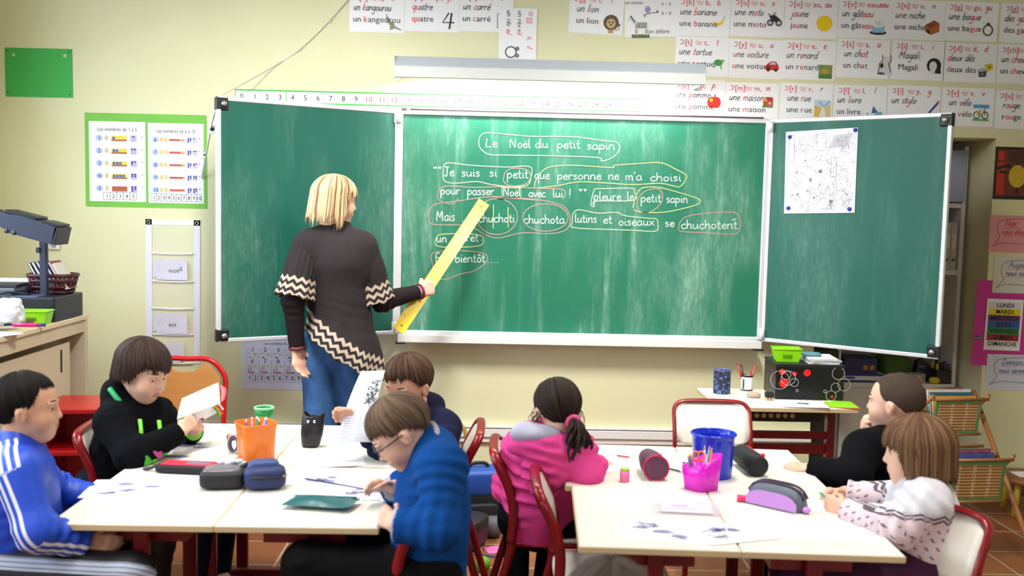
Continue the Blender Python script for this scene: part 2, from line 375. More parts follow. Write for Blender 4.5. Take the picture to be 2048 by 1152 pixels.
# ------------------------------------------------------------------ organic surfaces (distance field -> one closed mesh)
def V(*a): return np.array(a, float)
def unit(a): a = np.asarray(a, float); return a/max(1e-9, np.linalg.norm(a))
class Field:
    def __init__(s, lo, hi, h):
        s.lo = np.asarray(lo, float); s.h = h; s.n = np.ceil((np.asarray(hi, float)-s.lo)/h).astype(int)+1
        s.f = np.full(tuple(s.n), 0.2, np.float32)
        s.ax = [(s.lo[i]+h*np.arange(s.n[i])).astype(np.float32) for i in range(3)]
    def win(s, lo, hi, pad):
        a = np.clip(np.floor((np.asarray(lo)-pad-s.lo)/s.h).astype(int), 0, s.n); b = np.clip(np.ceil((np.asarray(hi)+pad-s.lo)/s.h).astype(int)+1, 0, s.n)
        sl = tuple(slice(a[i], b[i]) for i in range(3))
        X = s.ax[0][sl[0]][:, None, None]; Y = s.ax[1][sl[1]][None, :, None]; Z = s.ax[2][sl[2]][None, None, :]
        return sl, X, Y, Z
    def join(s, sl, d, k, sub=False):
        a = s.f[sl]
        if a.size == 0: return
        if sub: a, d = -a, d
        if k > 0:
            h = np.maximum(k-np.abs(a-d), 0)/k; r = np.minimum(a, d)-h*h*k*0.25
        else: r = np.minimum(a, d)
        s.f[sl] = -r if sub else r
    def cap(s, a, b, r1, r2, k=0.015, flat=None, cut=None, sub=False):
        """tapered capsule; flat=(axis, factor) squeezes it along an axis; cut=(point, dir) ends it cleanly"""
        a, b = np.asarray(a, float), np.asarray(b, float); r = max(r1, r2)*max(1.0, flat[1] if flat else 1.0)
        sl, X, Y, Z = s.win(np.minimum(a, b)-r, np.maximum(a, b)+r, k+4*s.h)
        px, py, pz = X-a[0], Y-a[1], Z-a[2]; ba = b-a; L2 = max(1e-9, float(ba@ba))
        t = np.clip((px*ba[0]+py*ba[1]+pz*ba[2])/L2, 0, 1)
        qx, qy, qz = px-t*ba[0], py-t*ba[1], pz-t*ba[2]
        if flat is not None:
            n, fl = unit(flat[0]), flat[1]; c = (qx*n[0]+qy*n[1]+qz*n[2])*(1/fl-1)
            qx, qy, qz = qx+c*n[0], qy+c*n[1], qz+c*n[2]
        d = np.sqrt(qx*qx+qy*qy+qz*qz)-(r1+(r2-r1)*t)
        if flat is not None: d = d*min(1.0, flat[1])
        if cut is not None:
            cp, cd = np.asarray(cut[0], float), unit(cut[1]); d = np.maximum(d, (X-cp[0])*cd[0]+(Y-cp[1])*cd[1]+(Z-cp[2])*cd[2])
        s.join(sl, d.astype(np.float32), k, sub)
    def ell(s, c, r, R=None, k=0.015, sub=False, cut=None):
        """ellipsoid, R columns are its axes"""
        c = np.asarray(c, float); r = np.asarray(r, float); R = np.eye(3) if R is None else np.asarray(R); m = r.max()
        sl, X, Y, Z = s.win(c-m, c+m, k+4*s.h); px, py, pz = X-c[0], Y-c[1], Z-c[2]
        l = [(px*R[0, i]+py*R[1, i]+pz*R[2, i]) for i in range(3)]
        k0 = np.sqrt(sum((l[i]/r[i])**2 for i in range(3))); k1 = np.sqrt(sum((l[i]/r[i]**2)**2 for i in range(3)))+1e-6
        d = k0*(k0-1)/k1
        if cut is not None:
            for cp, cd in cut:
                cd = unit(cd); d = np.maximum(d, (X-cp[0])*cd[0]+(Y-cp[1])*cd[1]+(Z-cp[2])*cd[2])
        s.join(sl, d.astype(np.float32), k, sub)
    def clip(s, p, n, k=0.0):
        """remove everything on the n side of the plane through p"""
        n = unit(n); d = (s.ax[0][:, None, None]-p[0])*n[0]+(s.ax[1][None, :, None]-p[1])*n[1]+(s.ax[2][None, None, :]-p[2])*n[2]
        s.f = np.maximum(s.f, d.astype(np.float32))
    def surface(s):
        f = s.f; g = (f < 0).astype(np.uint8); nx, ny, nz = f.shape
        cs = np.zeros((nx-1, ny-1, nz-1), np.uint8)
        offs = [(i, j, k) for i in (0, 1) for j in (0, 1) for k in (0, 1)]
        for i, j, k in offs: cs += g[i:nx-1+i, j:ny-1+j, k:nz-1+k]
        I = np.argwhere((cs > 0) & (cs < 8)); acc = np.zeros((len(I), 3)); cnt = np.zeros(len(I))
        vals = {o: f[I[:, 0]+o[0], I[:, 1]+o[1], I[:, 2]+o[2]] for o in offs}
        for o in offs:
            for a in range(3):
                if o[a]: continue
                q = list(o); q[a] = 1; v0, v1 = vals[o], vals[tuple(q)]; m = (v0 < 0) != (v1 < 0)
                t = np.where(m, v0/np.where(m, v0-v1, 1), 0)
                P = np.tile(np.array(o, float), (len(I), 1)); P[:, a] = t
                acc[m] += P[m]; cnt[m] += 1
        vs = s.lo+s.h*(I+acc/cnt[:, None])
        idx = np.full((nx-1, ny-1, nz-1), -1, np.int32); idx[I[:, 0], I[:, 1], I[:, 2]] = np.arange(len(I))
        quads = []
        for a in range(3):
            b, c = (a+1) % 3, (a+2) % 3
            s0 = [slice(None)]*3; s1 = [slice(None)]*3; s0[a] = slice(0, -1); s1[a] = slice(1, None)
            E = np.argwhere(g[tuple(s0)] != g[tuple(s1)])
            E = E[(E[:, b] > 0) & (E[:, c] > 0) & (E[:, b] < f.shape[b]-1) & (E[:, c] < f.shape[c]-1)]
            flip = g[E[:, 0], E[:, 1], E[:, 2]] == 1
            def cell(db, dc):
                q = E.copy(); q[:, b] += db; q[:, c] += dc; return idx[q[:, 0], q[:, 1], q[:, 2]]
            q = np.stack([cell(-1, -1), cell(0, -1), cell(0, 0), cell(-1, 0)], 1)
            q[~flip] = q[~flip][:, ::-1]; quads.append(q)
        q = np.concatenate(quads); q = q[(q >= 0).all(1)]
        return vs, q
def vnormals(vs, q):
    n = np.cross(vs[q[:, 2]]-vs[q[:, 0]], vs[q[:, 3]]-vs[q[:, 1]]); out = np.zeros_like(vs)
    for k in range(4): np.add.at(out, q[:, k], n)
    return out/(np.linalg.norm(out, axis=1, keepdims=True)+1e-9)
def relax(vs, q, it=1, w=0.5):
    for _ in range(it):
        s = np.zeros_like(vs); c = np.zeros(len(vs))
        for k in range(4):
            np.add.at(s, q[:, k], vs[q[:, (k+1) % 4]]); np.add.at(c, q[:, k], 1)
            np.add.at(s, q[:, k], vs[q[:, (k+3) % 4]]); np.add.at(c, q[:, k], 1)
        vs = vs*(1-w)+w*s/np.maximum(c, 1)[:, None]
    return vs
def organic(name, vs, q, mats, parent, midx=None, attrs=None, label=None):
    off = Vector((0, 0, 0)); p = parent
    while p is not None: off = off+p.location; p = p.parent
    v = (vs-np.array(off)).astype(np.float32); me = bpy.data.meshes.new(name)
    me.vertices.add(len(v)); me.vertices.foreach_set('co', v.ravel())
    me.loops.add(len(q)*4); me.loops.foreach_set('vertex_index', q.astype(np.int32).ravel())
    me.polygons.add(len(q)); me.polygons.foreach_set('loop_start', (np.arange(len(q))*4).astype(np.int32))
    me.polygons.foreach_set('loop_total', np.full(len(q), 4, np.int32))
    for m in mats: me.materials.append(m)
    me.update(calc_edges=True); me.validate()
    if midx is not None and len(midx) == len(me.polygons): me.polygons.foreach_set('material_index', midx.astype(np.int32))
    me.polygons.foreach_set('use_smooth', np.ones(len(me.polygons), bool))
    for k, a in (attrs or {}).items():
        at_ = me.attributes.new(k, 'FLOAT', 'POINT'); at_.data.foreach_set('value', a.astype(np.float32))
    o = link(name, me, parent)
    if label: o['label'] = label
    return o
def wob(p, f, seed=0):
    """smooth pseudo noise of 3D points, about -1..1"""
    r = np.random.RandomState(seed); out = 0
    for k in range(5):
        d = r.normal(size=3); d /= np.linalg.norm(d); out = out+np.sin(p@d*f*(0.7+0.25*k)+r.uniform(0, 6)+1.3*np.sin(p@np.roll(d, 1)*f*0.6))
    return out/3.2

# ------------------------------------------------------------------ people
class Head:
    def __init__(s, H, f, hh, roll=0.0, up=None):
        s.H = np.asarray(H, float); s.f = unit(f); u = V(0, 0, 1) if up is None else np.asarray(up, float)
        s.u = unit(u-s.f*(u@s.f)); s.l = np.cross(s.u, s.f)
        if roll:
            c, sn = math.cos(roll), math.sin(roll); s.u, s.l = s.u*c+s.l*sn, s.l*c-s.u*sn
        s.hh = hh; s.R = np.stack([s.f, s.l, s.u], 1)
    def w(s, x, y, z): return s.H+s.hh*(s.R@np.array([x, y, z], float))
    def local(s, P): return ((P-s.H)@s.R)/s.hh
def skull(F, h, lid=0.0, kid=True):
    k = h.hh; E = lambda c, r, kk, **a: F.ell(h.w(*c), np.array(r)*k, h.R, kk*k, **a)
    E((-.05, 0, .12), (.43, .345, .38), .05)
    E((.11, 0, -.13), (.27, .275, .33), .12)
    E((.19, 0, -.385), (.125, .13, .10), .14)
    for y in (-1, 1):
        E((.215, .15*y, -.17), (.13, .12, .13), .10)
        E((-.02, .345*y, -.04), (.075, .035, .125), .03)
        E((-.045, .372*y, -.02), (.045, .03, .07), .02)
        E((.005, .385*y, -.035), (.03, .02, .06), .02, sub=True)
        E((.335, .13*y, .075), (.05, .09, .025), .05)
    for y in (-1, 1): E((.385, .13*y, -.005), (.066, .078, .048), .04, sub=True)
    F.cap(h.w(.352, 0, .01), h.w(.408, 0, -.13), .026*k, .040*k, .05*k)
    for y in (-1, 1): F.ell(h.w(.372, .042*y, -.145), np.array((.036, .027, .025))*k, h.R, .03*k)
    F.cap(h.w(.34, -.075, -.27), h.w(.34, .075, -.27), .03*k, .03*k, .05*k)
    F.cap(h.w(.372, -.05, -.25), h.w(.372, .05, -.25), .016*k, .016*k, .015*k)
    F.cap(h.w(.36, -.045, -.29), h.w(.36, .045, -.29), .018*k, .018*k, .015*k)
    lid = max(lid, .25)
    if lid:
        for y in (-1, 1): E((.288, .13*y, .016+.022*(1-lid)), (.063, .070, .050), .012)
def hand(F, W, d, th, side, L, curl=0.6, spread=0.10, thumb=0.5, curls=None):
    """five fingers of different lengths; th points to the thumb's side"""
    W = np.asarray(W, float); d = unit(d); th = np.asarray(th, float); th = unit(th-d*(th@d)); n = np.cross(d, th)*(1 if side == 'L' else -1)
    offs = (.165, .055, -.055, -.16); lens = (.40, .45, .42, .33); base = (.50, .52, .50, .46)
    for i in range(4):
        K = W+d*base[i]*L+th*offs[i]*L
        F.cap(W+th*offs[i]*.55*L, K, .085*L, .068*L, .05*L)
    for i in range(4):
        K = W+d*base[i]*L+th*offs[i]*L; a = 0.0; c = curls[i] if curls else curl*(1+.12*i); p = K
        dd = unit(d+th*(offs[i]*spread*4)); r0 = .052*L if i < 3 else .045*L
        for j, (sg, bend) in enumerate(((.45, .55), (.31, 1.0), (.24, .7))):
            a += c*bend; q = p+(dd*math.cos(a)+n*math.sin(a))*lens[i]*sg*L
            F.cap(p, q, r0*(1-.1*j), r0*(.9-.1*j), .008 if j else .018*L/.12); p = q
    b = W+d*.14*L+th*.13*L; m = b+(d*.20+th*.17+n*.10)*L; F.cap(b, m, .075*L, .06*L, .04*L)
    e = m+unit(d*1.0+th*(.45-.9*thumb)+n*(.25+.8*thumb))*.19*L; F.cap(m, e, .056*L, .05*L, .01*L)
    e2 = e+unit(d*1.0+th*(.1-1.1*thumb)+n*(.1+.6*thumb))*.14*L; F.cap(e, e2, .05*L, .04*L, .006)
class Pose: pass
def limb(F, pts, rs, k=0.02, cut=None, flat=None):
    for i in range(len(pts)-1): F.cap(pts[i], pts[i+1], rs[i], rs[i+1], k, cut=cut if i == len(pts)-2 else None, flat=flat)
def bounds(ps, pad):
    P = np.array([p for p in ps]); return P.min(0)-pad, P.max(0)+pad
def torso(F, p, o=0.0, low=0.0):
    """chest, belly, shoulders of the posed trunk inflated by o"""
    s = p.s; mid = (p.shL+p.shR)/2; ax = p.pel-mid; L = np.linalg.norm(ax); ax = ax/L; fr = unit(p.front-ax*(p.front@ax)); p.fr = fr
    side = unit(p.shL-p.shR); fl = p.depth
    F.cap(mid+ax*L*.26, mid+ax*L*.62, p.chest+o, p.waist+o, .05, flat=(fr, fl))
    F.cap(mid+ax*L*.58, p.pel+ax*(.02+low), p.waist+o, p.hip+o, .05, flat=(fr, fl*1.05))
    F.cap(p.shL-side*.03*s, p.shR+side*.03*s, p.shr+o, p.shr+o, .05)
    for sh in (p.shL, p.shR): F.cap(p.neck-V(0, 0, .01), sh+(p.neck-sh)*.2, p.shr*.8+o, p.shr*.75+o, .05)
def make_body(p, root, skin, lips, h=0.004, hands=True, lid=0.0):
    pts = [p.head.H, p.shL, p.shR, p.elL, p.elR, p.wrL, p.wrR, p.pel, p.knL, p.knR, p.anL, p.anR]
    lo, hi = bounds(pts, 0.19*max(1, p.s)); lo[2] = min(p.anL[2], p.anR[2])-0.10
    F = Field(lo, hi, h); s = p.s
    torso(F, p, -0.004)
    a = p.arm
    for S, e, w in ((p.shL, p.elL, p.wrL), (p.shR, p.elR, p.wrR)): limb(F, [S, e, w], [a*1.12, a*.92, a*.66])
    for S, kn, an in ((p.hipL, p.knL, p.anL), (p.hipR, p.knR, p.anR)):
        limb(F, [S, kn, an], [p.leg*1.25, p.leg*.85, p.leg*.55], .03)
        F.cap(an, an+p.toe*.14*s-V(0, 0, .035*s), .034*s, .03*s, .03)
    F.cap(p.neck-V(0, 0, .02), p.head.w(-.12, 0, -.22), p.nk*1.1, p.nk, .03)
    skull(F, p.head, lid)
    if hands:
        hand(F, p.wrL, p.hdL, p.thL, 'L', p.HL, **p.hL); hand(F, p.wrR, p.hdR, p.thR, 'R', p.HL, **p.hR)
    vs, q = F.surface(); vs = relax(vs, q, 1, .4)
    c = p.head.local(vs[q].mean(1))
    lip = (c[:, 0] > .325) & (np.abs(c[:, 1]) < .085) & (c[:, 2] < -.228) & (c[:, 2] > -.31) & (((c[:, 1]/.085)**2+((c[:, 2]+.268)/.042)**2) < 1)
    return organic('body', vs, q, [skin, lips], root, lip.astype(np.int32))
def make_eyes(p, root, iris='4a3322', brow=None, look=(1, 0, -.1)):
    h = p.head; k = h.hh; lk = unit(look)
    for y in (-1, 1):
        mb = MB(); c = h.w(.290, .13*y, -.004); mb.ball(c, .054*k, M('eye_white', 'efe9e4', .25), 12)
        g = h.R@lk; mb.ball(c+g*.027*k, .033*k, M('iris_'+iris, iris, .15), 10); mb.ball(c+g*.043*k, .0195*k, M('pupil', '0a0808', .1), 8)
        part('eye', mb, None, root, world=True)
    if brow:
        for y in (-1, 1):
            mb = MB(); P = [h.w(.37, .05*y, .088), h.w(.375, .10*y, .105), h.w(.345, .17*y, .105), h.w(.29, .225*y, .085)]
            mb.tube(smooth_path(P, 3), [.012*k]*4+[.014*k]*4+[.007*k]*2, brow, 6); part('eyebrow', mb, None, root, world=True)
def make_hair(p, root, mats, end, cut=(), lobes=(), n=320, crown=(-.12, 0, .49), infl=.035, drop=False, thick=.020, seed=1, ears=True, flare=.0, h=0.0035, jag=.03, name='hair', sweep=0.0, capmat=None, taper=None):
    """cap of hair over the skull plus tapering locks that fall from the crown; end(phi) = height where they stop (phi 0 = front)"""
    hd = p.head; k = hd.hh; r = np.random.RandomState(seed)
    F = Field(hd.H-.62*k-V(0, 0, .25*k if drop else 0), hd.H+.64*k, h)
    rad = np.array((.43+infl, .345+infl, .38+infl))
    F.ell(hd.w(-.05, 0, .12), rad*k, hd.R, .0)
    for c, rr in lobes: F.ell(hd.w(*c), np.array(rr)*k, hd.R, .06*k)
    X = np.stack(np.meshgrid(*F.ax, indexing='ij'), -1).reshape(-1, 3); l = hd.local(X)
    phi = np.arctan2(l[:, 1], l[:, 0]+.05); e = end(phi)
    d = (e+.02-l[:, 2])*k*.7
    taper = (0 if drop else .9) if taper is None else taper
    F.f += (np.clip(1-(l[:, 2]-e)/.34, 0, 1)*infl*taper*k).reshape(F.f.shape).astype(np.float32)
    d = np.maximum(d, -(np.sqrt(((l[:, 0]-.13)/.30)**2+(l[:, 1]/.262)**2+((l[:, 2]+.18)/.40)**2)-1)*.22*k) if ears != 'none' else d
    F.f = np.maximum(F.f, d.reshape(F.f.shape).astype(np.float32))
    if ears is True:
        for y in (-1, 1): F.ell(hd.w(-.01, .37*y, -.05), np.array((.085, .10, .125))*k, hd.R, .02*k, sub=True)
    vs, q = F.surface(); nn = vnormals(vs, q); l = hd.local(vs)
    az = np.arctan2(l[:, 1]-crown[1], l[:, 0]-crown[0])
    vs = vs+nn*((.25 if n == 0 else 1)*k*.008*(np.sin(az*23+wob(l, 4, 3)*2)+.6*np.sin(az*47+wob(l, 6, 4)*2)))[:, None]
    mi = np.clip(((np.sin(az*31+2*wob(l, 5, 8))+1)/2*len(mats)).astype(int), 0, len(mats)-1)[q[:, 0]]
    mb = MB()
    cc = np.array((-.05, 0, .12)); cr = np.array(crown)
    d0 = unit((cr-cc)/rad)
    ex = unit(np.array((1, 0, 0))-d0*d0[0]); ey = np.cross(d0, ex)
    for i in range(n):
        ph = r.uniform(-PI, PI); t0 = r.uniform(.05, 1.15)*(r.uniform()**.3); pts = []; rs = []; x = y = None
        dirv = ex*math.cos(ph)+ey*math.sin(ph); lift = 1.0+r.uniform(0, .03); jit = r.normal()*jag
        sw = sweep*r.uniform(.6, 1.2)
        for j in range(26):
            t = t0+j*.09; dj = ex*math.cos(ph+sw*(t-t0))+ey*math.sin(ph+sw*(t-t0))
            q3 = cc+rad*lift*(d0*math.cos(t)+dj*math.sin(t))
            az3 = math.atan2(q3[1], q3[0]+.05)
            ze = float(end(np.array([az3]))[0])+jit
            if drop and q3[2] < .12:
                q3[0:2] = (cc+rad*lift*unit(np.array((q3[0]-cc[0], q3[1]-cc[1], 0))/np.array((rad[0], rad[1], 1))))[0:2]
                zz = .12; a3 = math.atan2(q3[1], q3[0]+.05)
                while zz > ze:
                    g = (.12-zz); pts.append(np.array((q3[0]*(1+flare*g), q3[1]*(1+flare*g), zz))); zz -= .07
                pts.append(np.array((q3[0]*(1+flare*(.12-ze)-.02), q3[1]*(1+flare*(.12-ze)-.03), ze))); break
            if q3[2] < ze: break
            if taper: q3 = cc+(q3-cc)*(1-max(0, min(1, 1-(q3[2]-ze)/.34))*infl*taper*2.2)
            if ears is True and abs(q3[1]) > .25 and -.12 < q3[0] < .1 and q3[2] < .05: break
            pts.append(q3)
            if t > 2.9: break
        if len(pts) < 3: continue
        m = len(pts); rr = [thick*k*(.45+.55*math.sin(PI*min(1, (u+.6)/(m*.75)))) if u < m*.55 else thick*k*(1-.85*(u-m*.55)/(m*.45)) for u in range(m)]
        mb.tube([hd.w(*a) for a in pts], rr, mats[r.randint(len(mats))], 5, flat=.6)
    # one hair mesh: cap plus locks
    nv = len(vs); off = Vector((0, 0, 0)); pp = root
    while pp is not None: off = off+pp.location; pp = pp.parent
    me = bpy.data.meshes.new(name); allv = np.concatenate([vs, np.array(mb.v).reshape(-1, 3)])-np.array(off)
    me.from_pydata(allv.tolist(), [], q.tolist()+[[nv+i for i in f] for f in mb.f])
    for m in mats: me.materials.append(m)
    if capmat is not None: mi[:] = capmat
    lm = [mats.index(mb.mats[i]) for i in mb.m] if mb.m else []
    me.polygons.foreach_set('material_index', np.concatenate([mi, np.array(lm, int)]).astype(np.int32))
    me.polygons.foreach_set('use_smooth', np.ones(len(me.polygons), bool)); me.update()
    return link(name, me, root)
def arc_end(front, side, back, p=1.0):
    """hairline height by azimuth: front, beside the ears, nape"""
    def f(phi):
        a = np.abs(phi)/PI
        return np.where(a < .5, front+(side-front)*np.clip(a/.5, 0, 1)**p, side+(back-side)*np.clip((a-.5)/.5, 0, 1)**.7)
    return f
def fold(vs, nn, centres, amp=.006, lam=.042, rad=.11, base=.0025, seed=0, freq=26):
    """cloth folds: broad waves everywhere, tighter rings near the bent joints"""
    d = base*wob(vs, freq, seed)
    for c, ax in centres:
        q = vs-c; r2 = (q**2).sum(1); d = d+amp*np.exp(-r2/rad**2)*np.sin((q@unit(ax))*2*PI/lam+3.0*wob(vs, 13, seed+3))*np.clip(.35+.9*wob(vs, 17, seed+5), 0, 1.2)
    return vs+nn*d[:, None]
def along(P, a, b):
    """fraction and distance of points from a segment"""
    ba = b-a; t = ((P-a)@ba)/(ba@ba); tc = np.clip(t, 0, 1); return t, np.linalg.norm(P-a-tc[:, None]*ba, axis=1)
# ------------------------------------------------------------------ the room
YW = 5.46                                       # face of the back wall
WALLM = M('wall_paint', 'ebe3b2', .75); k_ = NT(WALLM)
k_.color(k_.mix(k_.noise(3.0, detail=3), lin('dcd8ae'), lin('e4e1bc'))); k_.bump(k_.noise(260, detail=2), .12, .004)
WHITE = M('white_lacquer', 'e9e8e6', .35); ALU = M('light_aluminium', 'dfdfe4', .35, metal=.25)
FLOORM = M('floor_tiles', 'a8683c', .45); k_ = NT(FLOORM)
tc_ = k_.t.nodes.new('ShaderNodeTexCoord'); br_ = k_.t.nodes.new('ShaderNodeTexBrick'); k_.t.links.new(tc_.outputs['Object'], br_.inputs['Vector'])
br_.offset = 0; br_.inputs['Color1'].default_value = lin('9c6038'); br_.inputs['Color2'].default_value = lin('84492a'); br_.inputs['Mortar'].default_value = lin('bda78c')
br_.inputs['Scale'].default_value = 1; br_.inputs['Brick Width'].default_value = .30; br_.inputs['Row Height'].default_value = .30; br_.inputs['Mortar Size'].default_value = .005
mx_ = k_.t.nodes.new('ShaderNodeMix'); mx_.data_type = 'RGBA'; mx_.blend_type = 'MULTIPLY'; mx_.inputs[0].default_value = .5
k_.t.links.new(br_.outputs['Color'], mx_.inputs[6]); k_.t.links.new(k_.mix(k_.noise(9, (1, 1, 1)), lin('9a8878'), lin('ffffff')), mx_.inputs[7]); k_.color(mx_.outputs[2])
XL, XR, YF, ZT = -2.72, 3.7, -3.0, 3.0
NX0, NX1, NZ, ND = 1.86, 2.83, 2.03, .56         # the niche
m = MB(); m.box(((XL+XR)/2, (YF+6.2)/2, -.05), (XR-XL+.6, 6.2-YF+.4, .1)); struct('floor', m, FLOORM)
m = MB(); m.box(((XL+XR)/2, (YF+6.2)/2, ZT+.05), (XR-XL+.6, 6.2-YF+.4, .1)); struct('ceiling', m, M('ceiling_paint', 'a8a498', .9))
m = MB(); T = .7
m.box(((XL-.1+NX0)/2, YW+T/2, ZT/2), (NX0-XL+.1, T, ZT)); m.box(((NX1+XR+.1)/2, YW+T/2, ZT/2), (XR+.1-NX1, T, ZT))
m.box(((NX0+NX1)/2, YW+T/2, (ZT+NZ)/2), (NX1-NX0, T, ZT-NZ)); m.box(((NX0+NX1)/2, YW+ND+(T-ND)/2, NZ/2), (NX1-NX0, T-ND, NZ))
struct('wall_back', m, WALLM)
m = MB(); m.box((XR+.05, (YF+YW)/2, ZT/2), (.1, YW-YF, ZT)); struct('wall_right', m, WALLM)
m = MB(); m.box(((XL+XR)/2, YF-.05, ZT/2), (XR-XL+.2, .1, ZT)); struct('wall_front', m, WALLM)
m = MB(); wys = [(0.0, 1.3), (1.7, 3.0), (3.4, 4.7)]; wz0, wz1 = 1.15, 2.6
m.box((XL-.1, (YF+YW)/2, wz0/2), (.2, YW-YF, wz0)); m.box((XL-.1, (YF+YW)/2, (wz1+ZT)/2), (.2, YW-YF, ZT-wz1))
for a, b in [(YF, 0.0), (1.3, 1.7), (3.0, 3.4), (4.7, YW)]: m.box((XL-.1, (a+b)/2, (wz0+wz1)/2), (.2, b-a, wz1-wz0))
struct('wall_left', m, WALLM)
m = MB()
for lx in (-0.9, 1.9):
    for x in (-.82, 0, .82): m.box((lx+x, YF+.01, 1.35), (.06, .04, 1.3), bev=.005)
    for z in (.72, 1.98): m.box((lx, YF+.01, z), (1.7, .04, .06), bev=.005)
struct('window_4', m, WHITE)  # unseen frames on the solid wall, added to go with the rear fill
GLASS = M('window_glass', 'ffffff', .02, trans=1.0)
for i, (a, b) in enumerate(wys):
    m = MB()
    for y in (a+.03, (a+b)/2, b-.03): m.box((XL-.12, y, (wz0+wz1)/2), (.05, .06, wz1-wz0), bev=.005)
    for z in (wz0+.03, wz1-.03): m.box((XL-.12, (a+b)/2, z), (.05, b-a, .06), bev=.005)
    struct('window_%d' % (i+1), m, WHITE)
m = MB(); m.box(((XL+NX0)/2, YW-.018, .318), (NX0-XL, .036, .05), bev=.004); m.box(((XL+NX0)/2, YW-.012, .277), (NX0-XL, .024, .03), bev=.003)
m.box(((XL+NX0)/2, YW-.02, .352), (NX0-XL, .04, .01), bev=.002)
struct('trim_1', m, WHITE)
m = MB(); m.box(((NX1+XR)/2, YW-.008, .05), (XR-NX1, .016, .10), bev=.003); struct('baseboard_back', m, M('brown_skirting', '5a3c28', .5))

# ------------------------------------------------------------------ chalkboard
BX0, BX1, BZ0, BZ1, BY = -.484, 1.527, .882, 2.087, 5.40
def board_mat(name, seed, amt, base='1f7359'):
    m = M(name, '146349', .42, spec=.4); k = NT(m)
    a = k.ramp(k.noise(1.6, (1.6, 1, .55), 6, .62), .44, .80); b = k.ramp(k.noise(2.2, (5, 1, .45), 6, .65), .50, .84); c = k.ramp(k.noise(70, (1, 1, .25), 3), .35, .9)
    f = k.op('MULTIPLY', k.op('ADD', k.op('MULTIPLY', a, .55*amt), k.op('MULTIPLY', b, .55*amt)), k.op('ADD', c, .55))
    k.color(k.mix(f, lin(base), lin('a8ccbb'))); return m
BM = board_mat('green_board_chalky', 1, 1.0); BW = board_mat('green_board_clean', 2, .34, '125a4c')
BLACKP = M('black_plastic', '15151a', .4); CHROME = M('chrome', 'd8d8dc', .2, metal=.9)
board = thing('chalkboard', 'green folding chalkboard with two open wings and chalk writing on the wall', 'chalkboard', (.52, 5.44, BZ0))
m = MB(); m.box(((BX0+BX1)/2, BY+.012, (BZ0+BZ1)/2), (BX1-BX0-.03, .024, BZ1-BZ0-.02)); part('writing_surface', m, BM, board, world=True)
m = MB(); fw = .026
for z in (BZ0, BZ1): m.box(((BX0+BX1)/2, BY+.008, z), (BX1-BX0+.01, .04, fw), bev=.004)
for x in (BX0, BX1): m.box((x, BY+.008, (BZ0+BZ1)/2), (fw, .04, BZ1-BZ0), bev=.004)
m.box(((BX0+BX1)/2, BY+.042, (BZ0+BZ1)/2), (1.8, .04, .9))
part('frame', m, ALU, board, world=True)
m = MB(); m.box(((BX0+BX1)/2, BY-.035, BZ0-.042), (BX1-BX0-.01, .085, .008), bev=.003); m.box(((BX0+BX1)/2, BY-.078, BZ0-.024), (BX1-BX0-.01, .006, .042), bev=.002)
m.box(((BX0+BX1)/2, BY+.0, BZ0-.024), (BX1-BX0-.01, .01, .046))
tray = part('chalk_tray', m, WHITE, board, world=True)
for x in (BX0+.02, BX1-.02):
    m = MB(); m.box((x, BY-.04, BZ0-.05), (.055, .09, .010), bev=.003); part('tray_end_cap', m, BLACKP, tray, world=True)
m = MB(); m.tube([(BX0+.05, BY-.014, BZ1+.016), (BX1-.03, BY-.014, BZ1+.016)], .004, M('dark_rail', '6b5560', .4)); 
m.box((BX0+.02, BY-.014, BZ1+.016), (.03, .02, .014), bev=.003); part('hanging_rail', m, None, board, world=True)
for side, hx, ex, ey in (('left', BX0-.012, -1.345, 4.92), ('right', BX1+.012, 2.272, 4.815)):
    h0 = Vector((hx, BY-.006, 0)); e0 = Vector((ex, ey, 0)); u = (e0-h0).normalized(); L = (e0-h0).length; nn = Vector((0, 0, 1)).cross(u)
    if nn.y > 0: nn = -nn
    ang = math.atan2(u.y, u.x); mid = h0+u*L/2-nn*.012; R = Matrix.Rotation(ang, 3, 'Z')
    m = MB(); m.box(mid+Vector((0, 0, (BZ0+BZ1)/2)), (L-.02, .022, BZ1-BZ0-.02), rot=R)
    wg = part('wing_panel', m, BW, board, label='%s wing of the chalkboard, swung towards the class' % side, world=True)
    m = MB()
    for z in (BZ0, BZ1): m.box(mid+Vector((0, 0, z)), (L, .034, .022), bev=.004, rot=R)
    for t in (.008, L-.008): m.box(h0+u*t-nn*.012+Vector((0, 0, (BZ0+BZ1)/2)), (.022, .034, BZ1-BZ0), bev=.004, rot=R)
    part('wing_frame', m, ALU, wg, world=True)
    for z in (BZ0+.025, BZ1-.025):
        c = h0+u*(L-.025)-nn*.012+Vector((0, 0, z)); c2 = h0+u*(L-.03)+nn*.014+Vector((0, 0, z))
        cap_ = MB(); cap_.box(c, (.066, .038, .068), BLACKP, bev=.008, rot=R); cap_.cyl(c2, c2+nn*.012, .013, CHROME); part('corner_cap', cap_, None, wg, world=True)
    for z in (BZ0+.03, BZ1-.03):
        m = MB(); m.cyl((hx, BY-.022, z-.03), (hx, BY-.022, z+.03), .012); m.box((hx, BY-.014, z), (.05, .006, .06), bev=.002); part('hinge', m, ALU, wg, world=True)
